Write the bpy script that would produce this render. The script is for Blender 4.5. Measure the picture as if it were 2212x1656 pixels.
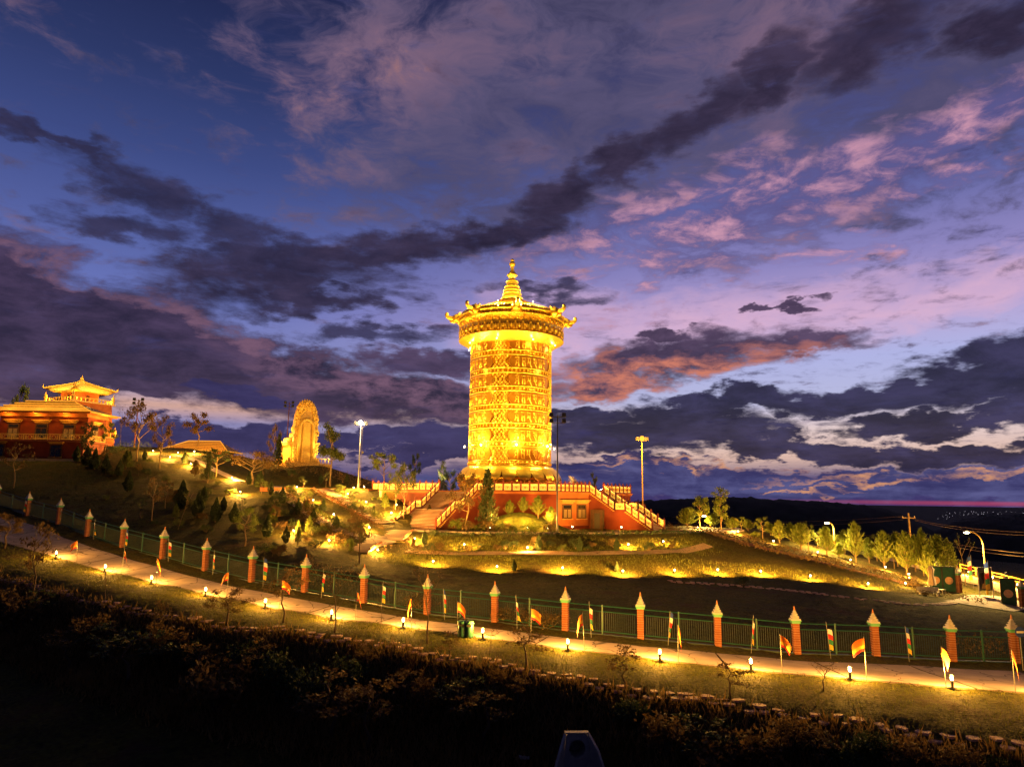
import bpy, bmesh, math, random
import numpy as np
from mathutils import Matrix, Vector

for _o in list(bpy.data.objects):
    bpy.data.objects.remove(_o)
scene = bpy.context.scene
R = math.radians
rnd = random.Random(7)

# ------------------------------------------------------------------ camera
CAMZ = 12.0
PITCH, ROLL = 9.3, 0.8
FPX, CX, CY = 1510.0, 1105.5, 828.0          # focal length and centre, in units of a 2211 px wide view
cam_data = bpy.data.cameras.new("camera")
cam = bpy.data.objects.new("camera", cam_data)
scene.collection.objects.link(cam)
cam_data.sensor_width = 36.0
cam_data.lens = FPX / 2211.0 * 36.0
cam_data.clip_start = 0.5
cam_data.clip_end = 60000.0
CAMR = (Matrix.Rotation(R(90 + PITCH), 3, 'X') @ Matrix.Rotation(R(ROLL), 3, 'Z'))
cam.matrix_world = Matrix.Translation((0, 0, CAMZ)) @ CAMR.to_4x4()
scene.camera = cam
scene.render.engine = 'CYCLES'
scene.cycles.use_denoising = True
scene.cycles.max_bounces = 5
scene.cycles.diffuse_bounces = 2
scene.cycles.glossy_bounces = 3
scene.cycles.transmission_bounces = 2
scene.cycles.sample_clamp_indirect = 3.0
scene.cycles.use_light_tree = True
scene.cycles.use_adaptive_sampling = True
scene.cycles.adaptive_threshold = 0.02
scene.cycles.adaptive_min_samples = 8
vs = scene.view_settings
vs.view_transform = 'Standard'
vs.look = 'None'
vs.exposure = 0.0
vs.gamma = 1.0
vs.use_curve_mapping = False


def ray(px, py):
    """direction of a viewing ray, scaled so that its y component is 1"""
    d = CAMR @ Vector(((px - CX) / FPX, -(py - CY) / FPX, -1.0))
    return d / d.y


def at(px, py, D):
    d = ray(px, py)
    return Vector((d.x * D, D, CAMZ + d.z * D))


def proj(p):
    v = CAMR.transposed() @ (Vector(p) - Vector((0, 0, CAMZ)))
    return (CX + FPX * v.x / -v.z, CY - FPX * v.y / -v.z)


def azel(px, py):
    d = ray(px, py).normalized()
    return math.atan2(d.x, d.y), math.asin(d.z)


def lin(c):
    return tuple(((x / 255.0 / 12.92) if x / 255.0 <= 0.04045 else ((x / 255.0 + 0.055) / 1.055) ** 2.4) for x in c) + (1.0,)
# ------------------------------------------------------------------ dusk sky (world)
world = bpy.data.worlds.new("World")
scene.world = world
world.use_nodes = True
NT = world.node_tree
NT.nodes.clear()


def N(kind, **kw):
    n = NT.nodes.new(kind)
    for k, v in kw.items():
        setattr(n, k, v)
    return n


def link(a, b):
    NT.links.new(a, b)


def setin(sock, v):
    if hasattr(v, 'is_output'):
        link(v, sock)
    else:
        sock.default_value = v


def M_(op, a, b=0.0, c=0.0, clamp=False):
    n = N('ShaderNodeMath', operation=op, use_clamp=clamp)
    setin(n.inputs[0], a)
    setin(n.inputs[1], b)
    if len(n.inputs) > 2:
        setin(n.inputs[2], c)
    return n.outputs[0]


def SM(x, lo, hi):
    n = N('ShaderNodeMapRange', interpolation_type='SMOOTHSTEP')
    setin(n.inputs['Value'], x)
    n.inputs['From Min'].default_value = lo
    n.inputs['From Max'].default_value = hi
    return n.outputs['Result']


def MIX(f, a, b):
    n = N('ShaderNodeMix', data_type='RGBA')
    setin(n.inputs[0], f)
    setin(n.inputs[6], a)
    setin(n.inputs[7], b)
    return n.outputs[2]


def VM(op, a, b=None, s=None):
    n = N('ShaderNodeVectorMath', operation=op)
    setin(n.inputs[0], a)
    if b is not None:
        setin(n.inputs[1], b)
    if s is not None:
        setin(n.inputs['Scale'], s)
    return n.outputs['Value'] if op in ('LENGTH', 'DOT_PRODUCT') else n.outputs[0]


def NOISE(vec, scale, detail=6.0, rough=0.55, lac=2.0, dist=0.0, col=False):
    n = N('ShaderNodeTexNoise')
    setin(n.inputs['Vector'], vec)
    n.inputs['Scale'].default_value = scale
    n.inputs['Detail'].default_value = detail
    n.inputs['Roughness'].default_value = rough
    n.inputs['Lacunarity'].default_value = lac
    n.inputs['Distortion'].default_value = dist
    return n.outputs['Color' if col else 'Fac']


def RAMP(x, stops, mode='LINEAR'):
    n = N('ShaderNodeValToRGB')
    n.color_ramp.interpolation = mode
    e = n.color_ramp.elements
    while len(e) < len(stops):
        e.new(0.5)
    for i, (p, c) in enumerate(stops):
        e[i].position = p
        e[i].color = lin(c)
    setin(n.inputs[0], x)
    return n.outputs[0]


tc = N('ShaderNodeTexCoord')
DIR = tc.outputs['Generated']
sep = N('ShaderNodeSeparateXYZ')
link(DIR, sep.inputs[0])
AZ = M_('ARCTAN2', sep.outputs[0], sep.outputs[1])
EL = M_('ARCSINE', sep.outputs[2])
cmb = N('ShaderNodeCombineXYZ')
link(AZ, cmb.inputs[0])
link(EL, cmb.inputs[1])
POL = cmb.outputs[0]
# cloud sheet coordinates: a flat layer seen in perspective
zz = M_('MAXIMUM', M_('ADD', sep.outputs[2], 0.10), 0.03)
SHEET = VM('SCALE', DIR, s=M_('DIVIDE', 1.0, zz))
# stretched angular coordinates for the layers near the horizon
cm2 = N('ShaderNodeCombineXYZ')
link(AZ, cm2.inputs[0])
link(M_('MULTIPLY', EL, 2.3), cm2.inputs[1])
LAY = cm2.outputs[0]

def wobble(scale, detail, rough, ax, ay):
    c = N('ShaderNodeCombineXYZ')
    link(M_('MULTIPLY', M_('SUBTRACT', NOISE(LAY, scale, detail, rough), 0.5), ax), c.inputs[0])
    off = VM('ADD', LAY, (7.3, 3.1, 5.7))
    link(M_('MULTIPLY', M_('SUBTRACT', NOISE(off, scale, detail, rough), 0.5), ay), c.inputs[1])
    return c.outputs[0]


w1 = wobble(5.0, 3.0, 0.5, 0.15, 0.08)
w2 = wobble(20.0, 4.0, 0.62, 0.085, 0.050)
WP = VM('ADD', VM('ADD', VM('ADD', POL, w1), w2), (0.0, 0.0, 1.0))      # homogeneous: a dot product places a cloud


def CEN(x, k=2.2):
    return M_('MULTIPLY_ADD', x, k, -k / 2)


FB1 = CEN(NOISE(VM('ADD', SHEET, VM('SCALE', w1, s=2.0)), 7.5, 6.0, 0.64))
FB2 = CEN(NOISE(VM('ADD', LAY, w1), 14.0, 6.0, 0.66))
FB3 = CEN(NOISE(VM('ADD', SHEET, VM('SCALE', w1, s=3.0)), 1.3, 3.0, 0.55))
cm3 = N('ShaderNodeCombineXYZ')
link(AZ, cm3.inputs[0])
link(M_('MULTIPLY', EL, 5.0), cm3.inputs[1])
FBL = CEN(NOISE(VM('ADD', cm3.outputs[0], w1), 9.0, 6.0, 0.66))
FBM = M_('MULTIPLY_ADD', FB1, 0.6, M_('MULTIPLY', FB2, 0.5))


def blobs(lst, src=None):
    out = None
    for (px, py, L, W, ang) in lst:
        c = azel(px, py)
        ca, sa = math.cos(R(ang)), math.sin(R(ang))
        a = azel(px + L * ca * .5, py - L * sa * .5)
        b = azel(px + W * sa * .5, py + W * ca * .5)
        ax, ay = (a[0] - c[0]) * 2, (a[1] - c[1]) * 2
        bx, by = (b[0] - c[0]) * 2, (b[1] - c[1]) * 2
        la, lb = math.hypot(ax, ay), math.hypot(bx, by)
        ux, uy = ax / la, ay / la
        A = (ux / la, uy / la)
        B = (-uy / lb, ux / lb)
        u = VM('DOT_PRODUCT', WP, (A[0], A[1], -(c[0] * A[0] + c[1] * A[1])))
        v = VM('DOT_PRODUCT', WP, (B[0], B[1], -(c[0] * B[0] + c[1] * B[1])))
        r2 = M_('MULTIPLY_ADD', v, v, M_('MULTIPLY', u, u))
        out = r2 if out is None else M_('MINIMUM', out, r2)
    return M_('MULTIPLY_ADD', out, -0.42, 1.0, clamp=True)          # 1 in the middle, 0 past 1.5 radii


def el01(px, py):
    return azel(px, py)[1]


# clear-sky gradient: elevation, cooler and deeper on one side, rosier on the other
t = M_('MULTIPLY', EL, 1 / 0.85, clamp=True)


def stops(lst):
    return [(max(0, el01(1105, y) / 0.85), c) for (y, c) in lst]


left = RAMP(t, stops([(1074, (64, 56, 96)), (1040, (80, 74, 124)), (985, (146, 124, 148)), (935, (134, 132, 180)), (905, (212, 166, 150)), (875, (176, 158, 188)),
                      (800, (128, 132, 188)), (690, (104, 116, 184)), (560, (82, 95, 158)), (420, (61, 75, 132)), (260, (45, 57, 104)), (60, (31, 39, 78))]) + [(1.0, (18, 24, 56))])
right = RAMP(t, stops([(1074, (60, 50, 100)), (1030, (70, 66, 120)), (985, (224, 186, 170)), (930, (228, 204, 202)), (870, (184, 186, 222)),
                       (790, (176, 180, 228)), (700, (184, 162, 208)), (600, (142, 134, 192)), (470, (98, 103, 164)), (300, (74, 77, 128)), (60, (54, 53, 88))]) + [(1.0, (24, 26, 54))])
SKY = MIX(SM(AZ, -0.45, 0.35), left, right)
# the side of the sky away from the afterglow is dim
SKY = MIX(SM(sep.outputs[1], 0.30, -0.5), SKY, lin((25, 28, 54)))

# thin rosy streaks
st = M_('MULTIPLY', blobs([(1950, 655, 420, 40, 13), (1560, 690, 420, 56, 6), (1250, 720, 200, 70, 0), (2150, 600, 180, 26, 18)]),
        M_('MULTIPLY_ADD', FB2, 0.6, 0.7, clamp=True))
SKY = MIX(M_('MULTIPLY', st, 0.85), SKY, lin((226, 180, 206)))

# high ragged veil of cloudlets
veil = blobs([(1500, 200, 620, 230, 22), (1120, 90, 480, 170, 8), (1280, 430, 330, 110, 20), (1860, 330, 420, 150, 20), (980, 270, 280, 150, 25),
              (1640, 480, 300, 66, 18), (2150, 120, 260, 240, 10)])
vd = SM(M_('ADD', veil, M_('MULTIPLY', FB1, 1.5)), 0.0, 1.05)
vcol = RAMP(M_('MULTIPLY_ADD', M_('ADD', FB3, M_('MULTIPLY', FB1, 0.5)), 0.45, 0.5), [(0.10, (44, 45, 72)), (0.36, (64, 63, 94)), (0.56, (90, 83, 116)), (0.74, (128, 102, 126)), (0.92, (194, 132, 116))])
pink = MIX(SM(FB1, -0.15, 0.5), lin((92, 84, 134)), lin((218, 158, 178)))
pk = M_('MULTIPLY', blobs([(1560, 470, 430, 80, 17), (1950, 320, 320, 60, 20), (1300, 640, 260, 50, 10), (2060, 380, 160, 20, 14), (1750, 560, 180, 20, 10)]), 1.2, clamp=True)
SKY = MIX(M_('MULTIPLY', vd, 0.88), SKY, MIX(pk, vcol, pink))


def cloud(lst, lo, hi, colA, colB, k=0.55, opa=0.97, und=None, f=None):
    global SKY
    d0 = M_('ADD', blobs(lst), M_('MULTIPLY', f or FB2, k))
    d = SM(d0, lo, hi)
    c = MIX(SM(M_('ADD', M_('MULTIPLY', FB3, 0.7), FB2), -0.55, 0.75), lin(colA), lin(colB))
    if und is not None:
        ub = M_('MULTIPLY', blobs(und[0]), SM(FB2, -0.3, 0.3))
        c = MIX(M_('MULTIPLY', ub, 1.15, clamp=True), c, lin(und[1]))
    SKY = MIX(M_('MULTIPLY', d, opa), SKY, c)


# left purple bank
cloud([(-40, 640, 330, 125, -22), (300, 740, 400, 92, -16), (640, 810, 320, 62, -14), (900, 860, 210, 44, -8), (110, 800, 240, 66, -3), (300, 835, 100, 24, -18),
       (-200, 760, 300, 150, 0)],
      0.15, 0.70, (40, 33, 54), (82, 65, 96), und=([(820, 830, 240, 34, -12), (420, 690, 240, 14, -20), (60, 560, 130, 12, -20), (930, 830, 110, 30, 10)], (118, 86, 108)))
# dark diagonal band and its wisps
cloud([(590, 600, 230, 66, 4), (820, 545, 260, 42, 8), (1050, 500, 190, 32, 14), (1230, 405, 90, 42, 25), (1350, 340, 120, 40, 27), (1500, 250, 130, 42, 38),
       (1650, 165, 130, 50, 45), (1880, 85, 170, 60, 28), (690, 655, 170, 24, 4), (2150, 40, 120, 50, 20)],
      0.05, 0.95, (36, 30, 50), (64, 54, 80), k=0.75, opa=0.95, f=FBM)
cloud([(330, 430, 210, 50, -24), (270, 510, 150, 30, -8), (490, 490, 150, 44, -18), (70, 290, 150, 18, -12), (170, 330, 70, 18, -28), (560, 560, 140, 26, -8),
       (1180, 640, 110, 16, 4), (840, 715, 140, 18, 3)],
      0.15, 1.05, (40, 37, 62), (60, 56, 88), k=1.1, opa=0.92, f=FBM)
# bank right of the tower with glowing underside
cloud([(1450, 770, 260, 44, 6), (1680, 745, 150, 22, 7), (1290, 830, 120, 30, 6), (1440, 715, 60, 14, 0), (930, 775, 120, 28, -2), (1690, 657, 70, 9, 6)],
      0.15, 0.80, (52, 42, 66), (92, 73, 104), und=([(1450, 800, 250, 26, 8), (1290, 845, 130, 22, 4), (1250, 790, 60, 50, 0)], (206, 122, 98)))
# heavy dark banks low on the right
cloud([(2130, 800, 250, 56, 14), (2290, 880, 170, 60, 0), (1930, 848, 260, 30, 11), (1560, 886, 260, 28, 5), (2030, 912, 220, 22, 3), (1400, 938, 240, 34, -1), (1720, 964, 430, 20, -3),
       (2080, 972, 160, 18, 0), (1270, 905, 60, 20, 0)],
      0.15, 0.62, (34, 31, 54), (62, 57, 94), k=0.55, f=FBL)
# low layers above the horizon
cloud([(600, 950, 560, 24, 1), (1000, 960, 120, 20, 0), (900, 985, 120, 12, 0), (540, 850, 60, 22, -5), (380, 960, 300, 28, 0), (1330, 1000, 160, 14, 0)],
      0.15, 0.60, (46, 42, 80), (68, 62, 106), k=0.6, f=FBL)
cloud([(1700, 1042, 760, 26, -1), (1500, 1015, 300, 14, -2), (1950, 1015, 300, 11, 0), (900, 1045, 620, 20, 0), (2300, 1045, 400, 30, 0), (200, 1040, 600, 30, 0)],
      0.05, 0.70, (52, 50, 96), (94, 94, 144), k=0.7, f=FBL, und=([(1980, 1020, 260, 6, 1), (1500, 1000, 200, 5, -1), (1750, 1046, 60, 4, 0)], (214, 150, 110)))
# last red light along the horizon
hb = M_('MULTIPLY', SM(EL, -0.003, 0.001), SM(EL, 0.0050, 0.002))
SKY = MIX(M_('MULTIPLY', hb, M_('MULTIPLY', SM(AZ, 0.25, 0.60), 0.5)), SKY, lin((200, 72, 98)))
bg = N('ShaderNodeBackground')
link(SKY, bg.inputs[0])
bg.inputs[1].default_value = 1.0
low = N('ShaderNodeBackground')
low.inputs[0].default_value = lin((24, 22, 40))
mxs = N('ShaderNodeMixShader')
link(M_('LESS_THAN', sep.outputs[2], -0.02), mxs.inputs[0])
link(bg.outputs[0], mxs.inputs[1])
link(low.outputs[0], mxs.inputs[2])
wo = N('ShaderNodeOutputWorld')
link(mxs.outputs[0], wo.inputs[0])
world.cycles.sampling_method = 'MANUAL'
world.cycles.sample_map_resolution = 256
# ------------------------------------------------------------------ helpers
COL = scene.collection


class MB:
    """collects geometry; build() links it as ONE mesh object"""

    def __init__(self):
        self.v, self.f = [], []

    def add(self, verts, faces, m=None):
        o = len(self.v)
        for p in verts:
            p = Vector(p)
            self.v.append(tuple(m @ p) if m is not None else tuple(p))
        for q in faces:
            self.f.append(tuple(i + o for i in q))
        return self

    def box(self, c, s, rz=0.0, m=None, taper=1.0):
        x, y, z = s[0] / 2, s[1] / 2, s[2] / 2
        vs_ = []
        for sz in (-1, 1):
            t = taper if sz > 0 else 1.0
            for sx, sy in ((-1, -1), (1, -1), (1, 1), (-1, 1)):
                vs_.append((sx * x * t, sy * y * t, sz * z))
        mm = Matrix.Translation(c) @ Matrix.Rotation(rz, 4, 'Z')
        if m is not None:
            mm = m @ mm
        return self.add(vs_, [(3, 2, 1, 0), (4, 5, 6, 7), (0, 1, 5, 4), (1, 2, 6, 5), (2, 3, 7, 6), (3, 0, 4, 7)], mm)

    def lathe(self, prof, n=24, c=(0, 0, 0), m=None, a0=0.0, a1=None):
        """prof: (r, z) from bottom to top"""
        full = a1 is None
        k = n if full else n + 1
        vs_, fs = [], []
        for (r, z) in prof:
            for i in range(k):
                a = a0 + (2 * math.pi if full else (a1 - a0)) * i / n
                vs_.append((c[0] + r * math.cos(a), c[1] + r * math.sin(a), c[2] + z))
        for j in range(len(prof) - 1):
            for i in range(n):
                i2 = (i + 1) % k if full else i + 1
                fs.append((j * k + i, j * k + i2, (j + 1) * k + i2, (j + 1) * k + i))
        if full:
            if prof[0][0] > 1e-4:
                fs.append(tuple(reversed(range(k))))
            if prof[-1][0] > 1e-4:
                fs.append(tuple(range((len(prof) - 1) * k, len(prof) * k)))
        return self.add(vs_, fs, m)

    def tube(self, pts, rad, n=6, cap=True, m=None):
        pts = [Vector(p) for p in pts]
        if not hasattr(rad, '__len__'):
            rad = [rad] * len(pts)
        vs_, fs = [], []
        up = Vector((0, 0, 1))
        prev = None
        for i, p in enumerate(pts):
            t = (pts[min(i + 1, len(pts) - 1)] - pts[max(i - 1, 0)])
            if t.length < 1e-9:
                t = Vector((0, 0, 1))
            t.normalize()
            if prev is None:
                ref = up if abs(t.dot(up)) < 0.95 else Vector((1, 0, 0))
                a = t.cross(ref).normalized()
            else:
                a = (prev - t * prev.dot(t))
                a = a.normalized() if a.length > 1e-6 else t.orthogonal().normalized()
            prev = a
            b = t.cross(a)
            for k in range(n):
                an = 2 * math.pi * k / n
                vs_.append(p + (a * math.cos(an) + b * math.sin(an)) * rad[i])
        for i in range(len(pts) - 1):
            for k in range(n):
                k2 = (k + 1) % n
                fs.append((i * n + k, i * n + k2, (i + 1) * n + k2, (i + 1) * n + k))
        if cap:
            fs.append(tuple(reversed(range(n))))
            fs.append(tuple(range((len(pts) - 1) * n, len(pts) * n)))
        return self.add(vs_, fs, m)

    def prism(self, poly, z0, z1, m=None):
        n = len(poly)
        vs_ = [(x, y, z0) for x, y in poly] + [(x, y, z1) for x, y in poly]
        fs = [tuple(reversed(range(n))), tuple(range(n, 2 * n))]
        fs += [(i, (i + 1) % n, n + (i + 1) % n, n + i) for i in range(n)]
        return self.add(vs_, fs, m)

    def sphere(self, c, r, n=10, k=6, s=(1, 1, 1), m=None):
        prof = [(max(1e-5, r * math.sin(math.pi * j / k)), -r * math.cos(math.pi * j / k)) for j in range(k + 1)]
        mm = Matrix.Translation(c) @ Matrix.Diagonal((s[0], s[1], s[2], 1))
        if m is not None:
            mm = m @ mm
        return self.lathe(prof, n, m=mm)

    def mesh(self, name, smooth=False):
        me = bpy.data.meshes.new(name)
        me.from_pydata(self.v, [], self.f)
        if smooth:
            me.polygons.foreach_set('use_smooth', [True] * len(me.polygons))
        me.update()
        return me

    def build(self, name, m, parent=None, smooth=False, loc=None):
        return obj(name, self.mesh(name, smooth), m, parent, loc)


def obj(name, me, m=None, parent=None, loc=None, rz=0.0):
    if m is not None and not me.materials:
        me.materials.append(m)
    o = bpy.data.objects.new(name, me)
    COL.objects.link(o)
    if parent is not None:
        o.parent = parent
    if loc is not None:
        o.location = loc
    if rz:
        o.rotation_euler.z = rz
    return o


def thing(name, label, cat, loc=(0, 0, 0), rz=0.0, group=None):
    o = bpy.data.objects.new(name, None)
    o.empty_display_size = 0.3
    COL.objects.link(o)
    o.location = loc
    o.rotation_euler.z = rz
    return tag(o, label, cat, group)


def tag(o, label, cat, group=None):
    o['label'] = label
    o['category'] = cat
    if group:
        o['group'] = group
    return o


def struct(o):
    o['kind'] = 'structure'
    return o


def copy_tree(o, parent=None):
    c = o.copy()
    COL.objects.link(c)
    c.parent = parent
    for ch in o.children:
        copy_tree(ch, c)
    return c


def place(proto, loc, rz, label, group=None, s=1.0):
    c = copy_tree(proto)
    c.location = loc
    c.rotation_euler.z = rz
    c.scale = (s, s, s)
    c['label'] = label
    if group:
        c['group'] = group
    return c


def light(name, kind, loc, power, color, parent=None, size=0.1, target=None, spot=90, blend=0.6):
    d = bpy.data.lights.new(name, kind)
    d.energy = power
    d.color = color
    d.shadow_soft_size = size
    if kind == 'SPOT':
        d.spot_size = R(spot)
        d.spot_blend = blend
    o = bpy.data.objects.new(name, d)
    COL.objects.link(o)
    o.location = loc
    if parent is not None:
        o.parent = parent
    if target is not None:
        v = Vector(target) - Vector(loc)
        o.rotation_euler = v.to_track_quat('-Z', 'Y').to_euler()
    return o


ORD = ['first', 'second', 'third', 'fourth', 'fifth', 'sixth', 'seventh', 'eighth', 'ninth', 'tenth', 'eleventh', 'twelfth', 'thirteenth',
       'fourteenth', 'fifteenth', 'sixteenth', 'seventeenth', 'eighteenth', 'nineteenth', 'twentieth', 'twenty-first', 'twenty-second',
       'twenty-third', 'twenty-fourth', 'twenty-fifth', 'twenty-sixth', 'twenty-seventh', 'twenty-eighth', 'twenty-ninth', 'thirtieth',
       'thirty-first', 'thirty-second', 'thirty-third', 'thirty-fourth', 'thirty-fifth', 'thirty-sixth', 'thirty-seventh', 'thirty-eighth', 'thirty-ninth', 'fortieth'] + ['forty-' + q for q in ('first', 'second', 'third', 'fourth', 'fifth', 'sixth', 'seventh', 'eighth', 'ninth')] + ['fiftieth'] + ['fifty-' + q for q in ('first', 'second', 'third', 'fourth', 'fifth', 'sixth', 'seventh', 'eighth', 'ninth')] + ['sixtieth']


# ------------------------------------------------------------------ materials
def mat(name, base, rough=0.8, var=0.18, scale=4.0, bump=0.0, bscale=30.0, metal=0.0, base2=None, emit=None, estr=0.0, detail=5.0, spec=0.4, trans=0.0):
    m = bpy.data.materials.new(name)
    m.use_nodes = True
    nt = m.node_tree
    p = nt.nodes['Principled BSDF']
    p.inputs['Roughness'].default_value = rough
    p.inputs['Metallic'].default_value = metal
    p.inputs['Specular IOR Level'].default_value = spec
    tcn = nt.nodes.new('ShaderNodeTexCoord')
    no = nt.nodes.new('ShaderNodeTexNoise')
    no.inputs['Scale'].default_value = scale
    no.inputs['Detail'].default_value = detail
    nt.links.new(tcn.outputs['Object'], no.inputs['Vector'])
    mr = nt.nodes.new('ShaderNodeMapRange')
    mr.inputs['From Min'].default_value = 0.3
    mr.inputs['From Max'].default_value = 0.7
    nt.links.new(no.outputs['Fac'], mr.inputs['Value'])
    mx = nt.nodes.new('ShaderNodeMix')
    mx.data_type = 'RGBA'
    c2 = base2 if base2 else tuple(min(1, x * (1 + var)) for x in base)
    c1 = base if base2 else tuple(x * (1 - var) for x in base)
    mx.inputs[6].default_value = (*c1, 1)
    mx.inputs[7].default_value = (*c2, 1)
    nt.links.new(mr.outputs[0], mx.inputs[0])
    nt.links.new(mx.outputs[2], p.inputs['Base Color'])
    if bump:
        nb = nt.nodes.new('ShaderNodeTexNoise')
        nb.inputs['Scale'].default_value = bscale
        nb.inputs['Detail'].default_value = 4
        nt.links.new(tcn.outputs['Object'], nb.inputs['Vector'])
        bp = nt.nodes.new('ShaderNodeBump')
        bp.inputs['Strength'].default_value = min(1.0, bump)
        bp.inputs['Distance'].default_value = 0.05
        nt.links.new(nb.outputs['Fac'], bp.inputs['Height'])
        nt.links.new(bp.outputs['Normal'], p.inputs['Normal'])
    if emit:
        p.inputs['Emission Color'].default_value = (*emit, 1)
        p.inputs['Emission Strength'].default_value = estr
    if trans:
        tr = nt.nodes.new('ShaderNodeBsdfTranslucent')
        nt.links.new(mx.outputs[2], tr.inputs['Color'])
        ms = nt.nodes.new('ShaderNodeMixShader')
        ms.inputs[0].default_value = trans
        out = nt.nodes['Material Output']
        nt.links.new(p.outputs[0], ms.inputs[1])
        nt.links.new(tr.outputs[0], ms.inputs[2])
        nt.links.new(ms.outputs[0], out.inputs[0])
    return m


def lampmat(name, col, s):
    m = bpy.data.materials.new(name)
    m.use_nodes = True
    nt = m.node_tree
    nt.nodes.remove(nt.nodes['Principled BSDF'])
    e = nt.nodes.new('ShaderNodeEmission')
    e.inputs[0].default_value = (*col, 1)
    e.inputs[1].default_value = s
    nt.links.new(e.outputs[0], nt.nodes['Material Output'].inputs[0])
    m.cycles.emission_sampling = 'NONE'
    return m


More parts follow.
